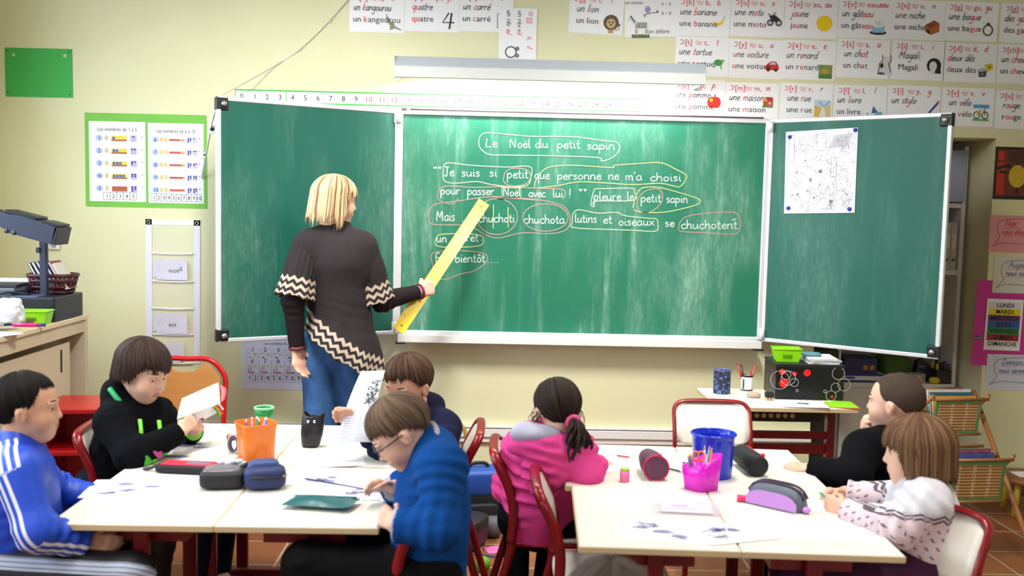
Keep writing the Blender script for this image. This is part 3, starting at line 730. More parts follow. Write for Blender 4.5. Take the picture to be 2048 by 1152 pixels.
# chalk writing, on the plane of the writing surface
CH = {'w': M('chalk_white', 'cfe0d6', .95), 'y': M('chalk_yellow', 'c2cf86', .95), 'p': M('chalk_pink', 'b8928a', .95), 'o': M('chalk_pale', 'bcd4b2', .95)}
def bpt(zx, zy): return Vector(at(840+zx/2.926, 240+zy/2.926, BY-.0012))
words = [('Le', 380, 455, 158, 27), ('Noël', 522, 648, 162, 28), ('du', 672, 752, 162, 27), ('petit', 800, 938, 165, 27), ('sapin', 975, 1142, 172, 27),
 ('<<', 75, 125, 300, 16), ('Je', 140, 200, 328, 30), ('suis', 242, 352, 330, 27), ('si', 405, 452, 330, 27), ('petit', 507, 635, 340, 29), ('que', 668, 760, 345, 28), ('personne', 800, 1062, 348, 27), ('ne', 1100, 1165, 348, 27), ("m'a", 1200, 1300, 352, 27), ('choisi', 1345, 1530, 357, 26),
 ('pour', 118, 235, 435, 27), ('passer', 275, 435, 438, 27), ('Noël', 485, 592, 445, 26), ('avec', 635, 735, 450, 26), ('lui', 775, 838, 452, 26), ('!', 868, 888, 455, 28), ('??', 925, 980, 440, 18), ('pleure', 1015, 1178, 470, 28), ('le', 1210, 1252, 470, 28), ('petit', 1290, 1412, 480, 28), ('sapin', 1440, 1568, 484, 27), ('.', 1622, 1636, 472, 24),
 ('Mais', 95, 205, 590, 32), ('...', 235, 330, 592, 24), ('chuchoti', 340, 555, 598, 28), ('chuchota', 605, 848, 605, 28), ('lutins', 905, 1035, 600, 28), ('et', 1070, 1125, 605, 27), ('oiseaux', 1160, 1372, 617, 27), ('se', 1432, 1490, 624, 26), ('chuchotent', 1525, 1858, 636, 28),
 ('un', 95, 158, 715, 27), ('secret', 190, 342, 710, 27), ('.', 356, 370, 704, 24), ('En', 92, 150, 834, 30), ('bientôt', 205, 382, 832, 28), ('....', 390, 466, 835, 24)]
mbs = {c: MB() for c in CH}
for wtxt, x0, x1, yb, hh in words:
    sx = (x1-x0)/max(.3, hand_width(wtxt))
    for st in hand_strokes(wtxt):
        mbs['w'].ribbon([bpt(x0+a*sx, yb-b*hh) for a, b in st], .0046, (0, -1, 0), CH['w'])
loops = [('o', [(350, 95), (400, 75), (640, 95), (900, 98), (1080, 122), (1150, 130), (1168, 165), (1140, 210), (1090, 235), (1060, 240), (1040, 220), (800, 210), (500, 205), (400, 200), (350, 160), (345, 120), (352, 92)]),
 ('o', [(135, 268), (170, 250), (300, 265), (500, 275), (620, 270), (655, 285), (650, 330), (630, 380), (540, 390), (420, 378), (330, 360), (210, 370), (150, 360), (135, 330), (138, 265)]),
 ('p', [(495, 310), (530, 285), (600, 285), (645, 310), (640, 355), (600, 380), (530, 385), (490, 360), (495, 310)]),
 ('y', [(670, 395), (675, 360), (705, 310), (760, 275), (900, 265), (1120, 278), (1140, 265), (1280, 255), (1410, 250), (1490, 285), (1555, 320), (1555, 350), (1520, 390), (1480, 385), (1400, 370), (1250, 378), (1080, 368), (930, 362), (800, 385), (690, 398)]),
 ('p', [(225, 460), (190, 490), (120, 475), (100, 440), (120, 400), (180, 385), (320, 395), (480, 390), (700, 400), (830, 405), (850, 430), (838, 462)]),
 ('p', [(720, 472), (560, 460), (400, 450), (250, 470), (100, 490), (60, 520), (50, 570), (75, 610), (250, 615), (330, 640), (380, 670), (460, 690), (600, 660), (760, 665), (850, 645), (878, 600), (870, 540), (830, 500), (720, 470), (560, 455), (420, 446)]),
 ('p', [(450+120*math.cos(t*.39), 565+105*math.sin(t*.39)) for t in range(-4, 14)]),
 ('p', [(735+133*math.cos(t*.42), 570+80*math.sin(t*.42)) for t in range(16)]),
 ('y', [(478, 395), (592, 398), (590, 455), (480, 452), (478, 395)]),
 ('o', [(1010, 505), (1000, 490), (1020, 410), (1060, 402), (1240, 400), (1255, 420), (1250, 470), (1030, 475), (1020, 505), (1005, 505)]),
 ('y', [(1245, 515), (1270, 430), (1310, 395), (1400, 395), (1500, 420), (1600, 450), (1640, 470), (1620, 495), (1530, 520), (1420, 540), (1300, 540), (1250, 525)]),
 ('p', [(1280, 450), (1330, 410), (1400, 405), (1420, 450), (1400, 500), (1340, 540), (1280, 530), (1270, 490), (1280, 450)]),
 ('o', [(895, 545), (930, 525), (1040, 545), (1150, 540), (1200, 560), (1340, 575), (1385, 580), (1392, 610), (1380, 650), (1250, 645), (1100, 640), (900, 630), (890, 600), (895, 545)]),
 ('p', [(1520, 600), (1560, 565), (1680, 545), (1830, 540), (1870, 570), (1870, 640), (1830, 668), (1680, 660), (1560, 655), (1515, 645), (1520, 600)]),
 ('y', [(95, 690), (120, 670), (250, 665), (350, 675), (372, 700), (350, 735), (220, 745), (110, 740), (88, 715), (95, 690)]),
 ('p', [(78, 870), (70, 830), (65, 795), (100, 770), (250, 765), (370, 780), (395, 810), (370, 850), (310, 885), (240, 900), (200, 915), (150, 932), (110, 928)]),
 ('y', [(430, 495), (428, 635)]), ('y', [(515, 510), (516, 630)]), ('w', [(1822, 585), (1850, 580)])]
for c, pts in loops:
    pp = smooth_path(pts, 4) if len(pts) > 5 else pts
    mbs[c].ribbon([bpt(a, b) for a, b in pp], .0042, (0, -1, 0), CH[c], .0002)
for c, nm in (('w', 'chalk_lettering'), ('y', 'chalk_outline'), ('p', 'chalk_outline'), ('o', 'chalk_outline')):
    part(nm, mbs[c], CH[c], board, label={'w': 'white chalk words', 'y': 'yellow chalk outlines', 'p': 'pink chalk outlines', 'o': 'pale chalk outlines'}[c], world=True)

# board lamp
FIX = M('lamp_housing', 'a4acb4', .5); lamp = thing('board_lamp', 'long pale metal lamp housing mounted above the chalkboard', 'lamp', (.31, 5.2, 2.24))
x0, x1 = -.497, 1.115
sec = [(5.458, 2.362), (5.17, 2.352), (5.13, 2.30), (5.13, 2.238), (5.137, 2.238), (5.14, 2.293), (5.175, 2.344), (5.458, 2.354)]
m = MB(); m.prism([(y, z) for y, z in sec], (x1-x0, 0, 0), org=(x0, 0, 0), ux=(0, 1, 0), uy=(0, 0, 1)); part('housing', m, FIX, lamp, world=True)
m = MB(); m.box(((x0+x1)/2, 5.127, 2.268), (x1-x0, .004, .056), bev=.0015); part('lower_lip', m, M('lamp_lip', 'bcc0be', .45), lamp, world=True)
for x in (x0, x1): m = MB(); m.box((x, 5.30, 2.30), (.006, .31, .10), bev=.002); part('end_plate', m, FIX, lamp, world=True)
m = MB(); m.cyl((x0+.05, 5.285, 2.285), (x1-.05, 5.285, 2.285), .013); part('tube', m, EM('fluorescent_tube', 'fff6e4', 6.0), lamp, world=True)

# ceiling lamps (above the picture)
for lx in (-1.3, 1.5):
    for ly in (.6, 2.3, 3.95):
        r_ = thing('ceiling_lamp', 'white fluorescent ceiling lamp above the class', 'lamp', (lx*(.62 if ly > 3 else 1), ly, 2.95), group='ceiling lamps over the class')
        m = MB(); m.box((0, 0, .025), (.30, 1.3, .05), bev=.006); part('housing', m, WHITE, r_)
        m = MB(); m.box((0, 0, -.006), (.26, 1.24, .012), bev=.004); part('diffuser', m, EM('lamp_diffuser', 'fff8ea', 2.0) if 'lamp_diffuser' not in MATS else MATS['lamp_diffuser'], r_)

# ------------------------------------------------------------------ sheets on the wall
PAPER = M('white_paper', 'f0f0f3', .7); RED = M('red_ink', 'd2262c', .7); INK = M('black_ink', '1d1c22', .7); BLUEI = M('blue_ink', '2a3f9c', .7)
def C(h): return M('print_'+h, h, .6)
def pane_at(px, py, wdt, ang=0.0, Y=YW-.0015):
    o = at(px, py, Y); c, s = math.cos(ang), math.sin(ang)
    return Pane(o, (c, 0, -s), (-s, 0, -c), (0, -1, 0))
def sheet(name, label, cat, px, py, wdt, hgt, ang, mat, group=None, Y=YW-.0025, th=.0012):
    P = pane_at(px, py, wdt, ang, Y)
    m = MB(); m.prism([(0, 0), (wdt, 0), (wdt, hgt), (0, hgt)], (0, th, 0), org=P.o, ux=P.ux, uy=P.uy)
    c = P.p(wdt/2, hgt/2); o = link(name, m.mesh(name, mat, c)); o.location = c; tag(o, label, cat, group); return o, P
def pic(P, root, fn, x, y, s):
    m = MB()
    class Q:
        def poly(q, pts, c): P.poly(m, [(x+a*s, y+b*s) for a, b in pts], C(c), .0016+.00012*len(m.f))
        def disc(q, a, b, r, c, ry=None): P.disc(m, x+a*s, y+b*s, r*s, C(c), (ry or r)*s, .0016+.00012*len(m.f))
        def line(q, pts, wd, c): P.line(m, [(x+a*s, y+b*s) for a, b in pts], wd*s, C(c), .0016+.0001*len(m.f)*.3)
        def rect(q, a, b, c_, d, c): q.poly([(a, b), (c_, b), (c_, d), (a, d)], c)
    fn(Q()); part('picture', m, None, root, world=True)
K = '1a1a1c'
def d_banana(q): q.poly([(0, .55), (.15, .8), (.5, .9), (.85, .65), (1, .15), (.92, .12), (.7, .5), (.4, .62), (.1, .5)], 'e6cf2e'); q.line([(1, .15), (1, 0)], .06, '6b5a1c')
def d_moto(q):
    for a in (.2, .8): q.disc(a, .75, .24, '4a4a50'); q.disc(a, .75, .13, 'c9c9cc')
    q.poly([(.1, .3), (.5, .2), (.9, .5), (.7, .7), (.3, .65)], '2b2b30'); q.line([(.2, .75), (.45, .1), (.6, .05)], .07, '55555a'); q.line([(.3, .3), (.0, .15)], .06, '333338')
def d_sun(q): q.disc(.5, .5, .5, 'f2cf12', .48)
def d_cake(q):
    q.disc(.5, .85, .55, '2e2426', .14); q.poly([(.1, .4), (.9, .4), (.88, .85), (.12, .85)], '8fc0dc'); q.disc(.5, .4, .4, 'e9f1f4', .12); q.line([(.1, .62), (.3, .66), (.5, .6), (.7, .66), (.9, .62)], .07, 'f4f8fa')
    for a in (.3, .5, .7): q.line([(a, .4), (a, .1)], .04, 'c8b27a')
def d_kennel(q): q.poly([(0, .35), (.6, 0), (1, .2), (1, .75), (.45, 1), (.05, .8)], 'b4662e'); q.poly([(0, .35), (.6, 0), (1, .2), (.42, .55)], '8e4a20'); q.poly([(.15, .6), (.35, .68), (.36, .95), (.14, .85)], '3a1d0e')
def d_ring(q): q.line([(.5+.33*math.cos(t*.45), .65+.36*math.sin(t*.45)) for t in range(15)], .10, '5a4f26'); q.poly([(.35, .22), (.5, .1), (.65, .22), (.5, .36)], '26262e'); q.line([(.1, .15), (.3, .1)], .03, '9a9a9a')
def d_turtle(q): q.disc(.5, .45, .36, '3f8f4a', .26); q.disc(.85, .3, .13, '6cb56a'); q.line([(.3, .6), (.2, .85)], .12, '6cb56a'); q.line([(.7, .6), (.75, .95)], .12, '6cb56a')
def d_car(q): q.poly([(0, .65), (.15, .4), (.4, .2), (.75, .2), (.95, .45), (1, .7), (.9, .8), (.1, .8)], 'c8281e'); q.poly([(.3, .42), (.45, .26), (.7, .26), (.8, .42)], '9fc4de'); q.disc(.25, .78, .12, '222226'); q.disc(.78, .78, .12, '222226')
def d_fox(q): q.rect(0, 0, 1, 1, '7f8f46'); q.disc(.5, .45, .3, 'b39a4e', .18); q.rect(0, .7, 1, 1, '4f7a34'); q.disc(.62, .38, .12, 'b8863e')
def d_cat(q):
    q.poly([(.2, 1), (.25, .45), (.4, .3), (.38, .0), (.5, .12), (.7, .1), (.8, 0), (.82, .3), (.7, .45), (.85, .9), (1, 1)], 'd8d8da'); q.poly([(.28, .5), (.42, .4), (.46, .62), (.3, .7)], K); q.line([(.2, 1), (.25, .45), (.4, .3), (.38, .02)], .04, K); q.line([(.8, .02), (.82, .3), (.7, .45), (.85, .9)], .04, K); q.disc(.35, .95, .2, '55555a', .06)
def d_girl(q): q.disc(.5, .45, .45, K, .45); q.poly([(.1, .5), (.3, .9), (.95, .95), (.92, .45)], K); q.disc(.45, .5, .24, 'e2e0e0', .3); q.poly([(.25, .75), (.6, .72), (.55, 1), (.3, .95)], 'e2e0e0')
def d_dice(q): q.poly([(0, .45), (.4, .3), (.6, .55), (.55, .9), (.1, .95)], '4a4a4c'); q.poly([(0, .45), (.4, .3), (.55, .5), (.15, .62)], 'b9b9bb'); q.poly([(.4, .1), (.95, 0), (1, .4), (.6, .55)], 'd8c02a'); q.disc(.3, .75, .05, 'eeeeee'); q.disc(.75, .25, .06, K)
def d_horse(q): q.disc(.5, .5, .4, '9a6a3e', .25)
def d_apple(q): q.disc(.36, .58, .36, 'c92214', .4); q.disc(.64, .58, .34, 'c92214', .4); q.disc(.28, .42, .13, 'e9b21e'); q.line([(.5, .3), (.55, 0)], .07, '3a2a14')
def d_house(q): q.poly([(.05, .35), (.3, .05), (.95, .05), (1, .4)], 'b3302a'); q.rect(.1, .38, 1, .85, 'c9523a'); q.poly([(.05, .4), (.28, .1), (.5, .4)], 'd9b23c'); q.rect(.2, .5, .38, .85, '7a5a2c'); q.rect(.6, .5, .8, .68, 'a8c8dc'); q.rect(0, .85, 1, .98, '5a8a44')
def d_street(q): q.rect(0, 0, 1, 1, 'b9d3e4'); q.poly([(0, .3), (.45, .45), (.3, 1), (0, 1)], 'dcb25a'); q.poly([(.6, .45), (1, .25), (1, 1), (.75, 1)], 'd8c084'); q.poly([(.45, .45), (.6, .45), (.75, 1), (.3, 1)], 'e4e0d4'); q.line([(.3, .1), (.6, .4), (.9, .05)], .04, '3a4a9c')
def d_book(q): q.poly([(0, .45), (.5, .6), (1, .4), (1, .85), (.5, 1), (0, .88)], '2c5f8e'); q.poly([(.05, .4), (.5, .55), (.5, .92), (.05, .8)], 'e2ecf0'); q.poly([(.5, .55), (.95, .36), (.95, .78), (.5, .92)], '7fb6c4'); q.poly([(.3, .5), (.4, 0), (.75, .45)], '3f6f9c')
def d_pen(q): q.line([(.15, .95), (.85, .1)], .16, '2a3c9a'); q.line([(.75, .22), (.9, 0)], .14, 'c43028'); q.line([(.05, 1.05), (.16, .92)], .06, K)
def d_bike(q):
    q.rect(0, 0, 1, .22, '4f9fd8'); q.rect(0, .88, 1, 1, '5fae4c')
    for a in (.24, .76): q.line([(a+.19*math.cos(t*.52), .65+.21*math.sin(t*.52)) for t in range(13)], .06, '4a443c')
    q.line([(.24, .65), (.42, .35), (.7, .35), (.5, .68), (.42, .35)], .06, 'e0b030'); q.line([(.76, .65), (.68, .28), (.8, .25)], .05, '55504a'); q.line([(.24, .65), (.5, .68)], .05, 'e0b030')
def d_lion(q): q.disc(.5, .45, .45, '5f4a34', .45); q.disc(.5, .5, .27, 'c4a274', .28); q.disc(.4, .44, .05, K); q.disc(.6, .44, .05, K); q.disc(.5, .58, .06, K, .045); q.rect(.35, .85, .65, 1.05, 'b08e5e'); q.line([(.75, .9), (.98, .8), (.95, .6)], .05, '8a6c44'); q.disc(.96, .56, .08, '5f4a34')
def d_zebra(q):
    q.rect(.15, .92, 1.0, 1.08, '5a6a2e'); q.poly([(.25, .35), (.85, .35), (.95, .6), (.9, .95), (.8, .95), (.78, .65), (.45, .65), (.42, .95), (.32, .95), (.28, .6)], 'd4d4d2')
    q.poly([(.3, .5), (.1, .28), (-.05, .3), (0, .15), (.12, .02), (.2, .1), (.45, .36)], 'd4d4d2')
    for i in range(8): q.line([(.32+.075*i, .36), (.30+.075*i, .64)], .035, K)
    for a in (.37, .84): q.line([(a-.05, .75), (a+.05, .75)], .03, K); q.line([(a-.05, .85), (a+.05, .85)], .03, K)
    q.line([(.08, .05), (.3, .36)], .05, K)
def d_bird(q): q.disc(.4, .45, .3, '9c8cc4', .38); q.disc(.3, .2, .15, 'a798cc'); q.line([(.0, 1.0), (.9, .8), (1.6, .75)], .08, '4a4a4c'); q.poly([(1.3, .75), (1.45, .45), (1.6, .7)], '3f9a54'); q.poly([(-.1, 1.1), (.1, .95), (.2, 1.3)], '3f9a54')
def d_roo(q): q.poly([(.0, .15), (.1, 0), (.25, .1), (.3, .3), (.6, .45), (.7, .7), (1.2, .95), (1.15, 1.0), (.6, .85), (.55, .95), (.3, .97), (.35, .8), (.3, .6), (.12, .35)], '8f8a74'); q.line([(.12, .02), (.05, -.15)], .06, '8f8a74')
def d_four(q): q.line([(.55, 0), (.1, .7), (.95, .68)], .10, K); q.line([(.75, .0), (.6, 1.15)], .12, K)
def d_square(q): q.line([(.9, 0), (0, 0), (0, 1), (.9, 1)], .05, K)
def d_clock(q): q.disc(.25, .12, .16, '77777a'); q.disc(.75, .12, .16, '77777a'); q.disc(.5, .58, .44, '55555a'); q.disc(.5, .58, .34, 'eeeeee'); q.line([(.5, .35), (.5, .6), (.72, .6)], .06, K)
def card(px, py, ang, phon, cur, pr, red, drawing, dpos, label, wd=.297, hg=.213, top=True):
    o, P = sheet('flash_card', label, 'flash card', px, py, wd, hg, ang, PAPER, 'reading cards taped above the chalkboard')
    if phon:
        m = MB(); P.ring(m, .032, .03, .011, .0035, RED, a0=-2.2, a1=2.2); P.text(m, phon[0], .05, .044, .042, RED)
        for i in range(3): P.line(m, [(.107+.004*i, .028+.008*i), (.120, .022+.008*i), (.134, .028+.008*i), (.148-.003*i, .024+.008*i)], .0022, RED)
        P.text(m, phon[1]+',', .158, .044, .042, RED); P.hand(m, phon[2], .222, .042, .019, RED, .0034, shear=.25)
        part('phonetic_line', m, None, o, world=True)
    m = MB(); sh = .30
    def seg(txt, y, hand_):
        x = .018+(.02 if len(txt) < 8 else 0); i = 0; hh = .0215 if hand_ else 0
        lo = [-1, -1]
        for r in red:
            j = txt.find(r)
            if j >= 0: lo = [j, j+len(r)]; break
        runs = [(txt[:lo[0]], INK), (txt[lo[0]:lo[1]], RED), (txt[lo[1]:], INK)] if lo[0] >= 0 else [(txt, INK)]
        tot = hand_width(txt)*hh
        for t, mt in runs:
            if not t: continue
            if hand_:
                kx = min(1.0, .205/max(.01, tot)); P2 = Pane(P.p(x, y), P.ux*kx, P.uy, P.n); P2.hand(m, t, 0, 0, hh, mt, .0034, shear=sh, off=.0016); x += hand_width(t)*hh*kx
            else:
                lead = len(t)-len(t.lstrip()); trail = len(t)-len(t.rstrip()); x += lead*.011
                x += P.text(m, t.strip(), x, y, .046, mt, off=.0016, wmax=.20)+.0025+trail*.011
    if cur: seg(cur, .098, True)
    if pr: seg(pr, .16 if cur else .13, False)
    part('lettering', m, None, o, world=True)
    if drawing: pic(P, o, drawing, *dpos)
    return o
A1, A2, A3 = .008, .010, .006
row1 = [(1354, -8, ('[b]', 'b', 'b'), 'une banane', 'une banane', ('b',), d_banana, (.205, .10, .062), 'white card reading une banane with a yellow banana drawing'),
 (1463, -7, ('[o]', 'o', 'o'), 'une moto', 'une moto', ('o',), d_moto, (.205, .075, .078), 'white card reading une moto with a grey motorbike drawing'),
 (1570, -4, ('[o]', 'au', 'au'), 'jaune', 'jaune', ('au',), d_sun, (.18, .085, .09), 'white card reading jaune with a plain yellow disc'),
 (1678, -4, ('[o]', 'eau', 'eau'), 'un gâteau', 'un gâteau', ('eau',), d_cake, (.185, .108, .085), 'white card reading un gâteau with a blue birthday cake'),
 (1785, -1, ('[n]', 'n', 'n'), 'une niche', 'une niche', ('n',), d_kennel, (.19, .105, .08), 'white card reading une niche with an orange dog kennel'),
 (1892, 2, ('[g]', 'gu', 'gu'), 'une bague', 'une bague', ('gu',), d_ring, (.205, .10, .078), 'white card reading une bague with a finger ring'),
 (2004, 6, ('[g]', 'g', 'g'), 'des gants', 'des gants', ('g',), None, None, 'white card reading des gants, topmost at the right edge')]
row2 = [(1352, 72, ('[t]', 't', 't'), 'une tortue', 'une tortue', ('t',), d_turtle, (.205, .105, .07), 'white card reading une tortue with a green turtle, partly behind the lamp'),
 (1460, 77, ('[y]', 'u', 'u'), 'une voiture', 'une voiture', ('u',), d_car, (.20, .10, .08), 'white card reading une voiture with a red car drawing'),
 (1567, 79, ('[ə]', 'e', 'e'), 'un renard', 'un renard', ('e',), d_fox, (.205, .13, .075), 'cream card reading un renard with a small green photo'),
 (1675, 76, ('[a]', 'a', 'a'), 'un chat', 'un chat', ('a',), d_cat, (.215, .08, .11), 'white card reading un chat with a black and white cat'),
 (1785, 80, ('[i]', 'i', 'i'), 'Magali', 'Magali', ('i',), d_girl, (.195, .09, .09), 'white card reading Magali with a black haired portrait'),
 (1890, 85, ('[d]', 'd', 'd'), 'deux dés', 'deux dés', ('d',), d_dice, (.195, .105, .082), 'white card reading deux dés with two dice'),
 (1997, 88, ('[ch]', 'ch', 'ch'), 'un cheval', 'un cheval', ('ch',), None, None, 'white card reading un cheval at the right edge, middle row')]
row3 = [(1344, 158, ('[p]', 'p', 'p'), 'une pomme', 'une pomme', ('p',), d_apple, (.20, .075, .078), 'white card reading une pomme with a red apple'),
 (1452, 164, ('[m]', 'm', 'm'), 'une maison', 'une maison', ('m',), d_house, (.205, .072, .062), 'white card reading une maison with a red roofed house'),
 (1561, 165, ('[r]', 'r', 'r'), 'une rue', 'une rue', ('r',), d_street, (.195, .09, .092), 'white card reading une rue with a street drawing'),
 (1669, 169, ('[l]', 'l', 'l'), 'un livre', 'un livre', ('l',), d_book, (.19, .11, .082), 'white card reading un livre with an open blue book'),
 (1777, 170, ('[i]', 'y', 'y'), 'un stylo', None, ('y',), d_pen, (.225, .08, .07), 'white card reading un stylo with a blue pen'),
 (1885, 174, ('[v]', 'v', 'v'), 'un vélo', 'un vélo', ('v',), d_bike, (.18, .09, .09), 'white card reading un vélo with a bicycle drawing'),
 (1993, 180, ('[u]', 'ou', 'ou'), 'rouge', 'rouge', ('ou',), None, None, 'white card reading rouge at the right edge, lowest row')]
for rw, an in ((row1, A1), (row2, A2), (row3, A3)):
    for i, c in enumerate(rw): card(c[0], c[1], an, *c[2:])
card(700, -17, .006, ('[k]', 'k', 'k'), 'un kangourou', 'un kangourou', ('k',), d_roo, (.195, .125, .075), 'white card reading un kangourou with a grey kangaroo')
card(810, -18, .004, ('[k]', 'qu', 'qu'), 'quatre', 'quatre', ('qu',), d_four, (.20, .11, .075), 'white card reading quatre with a large figure four')
card(919, -18, .004, ('[k]', 'c', 'c'), 'un carré', 'un carré', ('c',), d_square, (.21, .115, .075), 'white card reading un carré with part of a square outline')
card(1141, -15, .035, ('[j]', 'i', 'i'), 'un lion', 'un lion', ('i',), d_lion, (.185, .105, .095), 'tilted white card reading un lion with a lion face')
o, P = sheet('flash_card', 'white card with a striped zebra and a purple bird', 'flash card', 1250, -2, .29, .205, -.03, PAPER, 'reading cards taped above the chalkboard', Y=YW-.004)
m = MB(); P.text(m, 'un oiseau', .0, .028, .026, INK); P.text(m, 'un zèbre', .125, .185, .034, INK); P.text(m, 's - s', .20, .035, .032, INK); P.text(m, 'z - z', .20, .085, .032, INK); part('lettering', m, None, o, world=True)
pic(P, o, d_zebra, .02, .085, .115); pic(P, o, d_bird, .105, .035, .05)
o, P = sheet('flash_card', 'white card reading un réveil turned on its side above the lamp', 'flash card', 999, 15, .207, .285, .006, PAPER, 'reading cards taped above the chalkboard', Y=YW-.005)
P2 = Pane(P.p(.207, 0), P.uy, -P.ux, P.n); m = MB(); P2.ring(m, .03, .035, .010, .003, RED); P2.text(m, '[j]', .05, .05, .035, RED); P2.text(m, 'il,', .15, .05, .035, RED); P2.hand(m, 'il', .20, .05, .016, RED, .003, .25)
P2.text(m, 'un rév', .012, .105, .036, INK); P2.text(m, 'eil', .112, .105, .036, RED); P2.hand(m, 'un rév', .012, .165, .0165, INK, .0028, .25); P2.hand(m, 'eil', .112, .165, .0165, RED, .0028, .25); part('lettering', m, None, o, world=True)
pic(P2, o, d_clock, .20, .095, .075)

# number strip
GREEN = M('strip_green', '45b84e', .6)
o, P = sheet('number_strip', 'long white number strip with green edges above the chalkboard', 'number strip', 470, 178, 2.23, .078, -.0015, PAPER)
m = MB(); P.rect(m, 0, 0, 2.23, .008, GREEN); P.rect(m, 0, .066, 2.23, .074, GREEN); P.rect(m, 0, 0, .003, .074, GREEN); part('green_edge', m, None, o, world=True)
m = MB()
for i in range(32):
    x = .036+i*.0692; P.text(m, str(i), x, .053, .042, RED if 10 <= i < 20 or i >= 30 else INK, align='c'); P.line(m, [(x+.0346, .008), (x+.0346, .066)], .0015 if i not in (3, 11, 19, 27) else .004, C('8a9a8a') if i not in (3, 11, 19, 27) else GREEN)
part('numerals', m, None, o, world=True)

# green sheets and posters left of the board
FELT = M('green_card', '3fae50', .7, noise=(6, .06)); FELT2 = M('apple_green_card', '76bd4a', .7, noise=(5, .05))
o, P = sheet('green_paper', 'plain green paper sheet pinned high at the upper left', 'paper', 9, 95, .362, .262, -.004, FELT)
for x, y in ((.012, .016), (.345, .016), (.012, .235), (.345, .245)):
    m = MB(); P.disc(m, x, y, .006, C('2c7a36')); part('pin', m, None, o, world=True)
for x in (.04, .315): m = MB(); P.rect(m, x, .03, x+.016, .045, C('b8d8b8')); part('tape', m, None, o, world=True)
o, P = sheet('poster_backing', 'apple green card holding two number sheets left of the chalkboard', 'poster', 169, 225, .66, .51, -.003, FELT2)
def num_sheet(parent, x, y, w_, h_, title, nums, first):
    m = MB(); PP = Pane(P.p(x, y, .0012), P.ux, P.uy, P.n); m.prism([(0, 0), (w_, 0), (w_, h_), (0, h_)], (0, .001, 0), org=PP.o, ux=PP.ux, uy=PP.uy)
    c = PP.p(w_/2, h_/2); s_ = link('number_sheet', m.mesh('number_sheet', PAPER, c)); s_.location = c
    tag(s_, 'white sheet headed Les nombres de %s' % title, 'number sheet', 'number sheets on the green card')
    m = MB(); PP.text(m, 'Les nombres de '+title, w_/2, .052, .030, C('3a3a44'), align='c', wmax=w_*.7)
    for i, n in enumerate(nums):
        yy = .09+i*.0685; PP.disc(m, .055 if first else .04, yy, .019, C('b4c4ec'), .016); PP.text(m, str(n), .055 if first else .04, yy+.011, .030, BLUEI, off=.0022, align='c')
    for i in range(len(nums) if first else 10):
        cw = .036 if first else .0275; x0_ = .075 if first else .014
        PP.frame(m, x0_+i*cw, .385, x0_+(i+1)*cw, .425, .0018, C('6a6a8a')); PP.text(m, str(i+1), x0_+(i+.5)*cw, .416, .030, C('3a3a4a'), align='c')
    part('numerals', m, None, s_, world=True)
    m = MB(); sk = C('d8c890')
    for i, n in enumerate(nums):
        yy = .09+i*.0685
        hx = [.095] if first else [.072, .096]
        for x_ in hx:
            PP.disc(m, x_, yy+.002, .010, sk, .011)
            for f in range(3): PP.line(m, [(x_-.006+.006*f, yy), (x_-.007+.007*f, yy-.015)], .004, sk, .0016)
        if first:
            PP.rect(m, .122, yy-.012, .205, yy+.014, C('e8cf3c' if n < 5 else 'b4563a')); PP.rect(m, .122, yy+.007, .205, yy+.016, C('b4603a'), .0018)
            for j in range(n if n < 5 else 0): PP.rect(m, .128+j*.017, yy-.007, .142+j*.017, yy+.006, C('2f6aa8'), .002)
            PP.rect(m, .225, yy-.016, .258, yy+.018, C('b6b0dc'))
            for j in range(n): PP.disc(m, .233+(j % 2)*.016+(.008 if n in (1,) else 0), yy-.009+(j//2)*.010, .005, C('3a3488'), off=.002)
        else:
            PP.rect(m, .115, yy-.005, .20, yy+.006, C('c2523c')); PP.rect(m, .115+.05+.006*(n-5), yy-.008, .20, yy+.003, C('d8b878'), .0018)
            for kx in (.213, .243):
                PP.rect(m, kx, yy-.014, kx+.024, yy+.016, C('c4c0e2'))
                for j in range(5 if kx < .22 else n-5): PP.disc(m, kx+.006+(j % 2)*.012, yy-.008+(j//2)*.009, .0042, C('3a3488'), off=.002)
        PP.line(m, [(.285-(0 if first else .01), yy-.006), (.293-(0 if first else .01), yy-.01)], .003, INK)
    part('picture', m, None, s_, world=True)
num_sheet(o, .022, .045, .306, .435, '1 à 5', (1, 2, 3, 4, 5), True)
num_sheet(o, .342, .048, .302, .435, '6 à 10', (6, 7, 8, 9, 10), False)
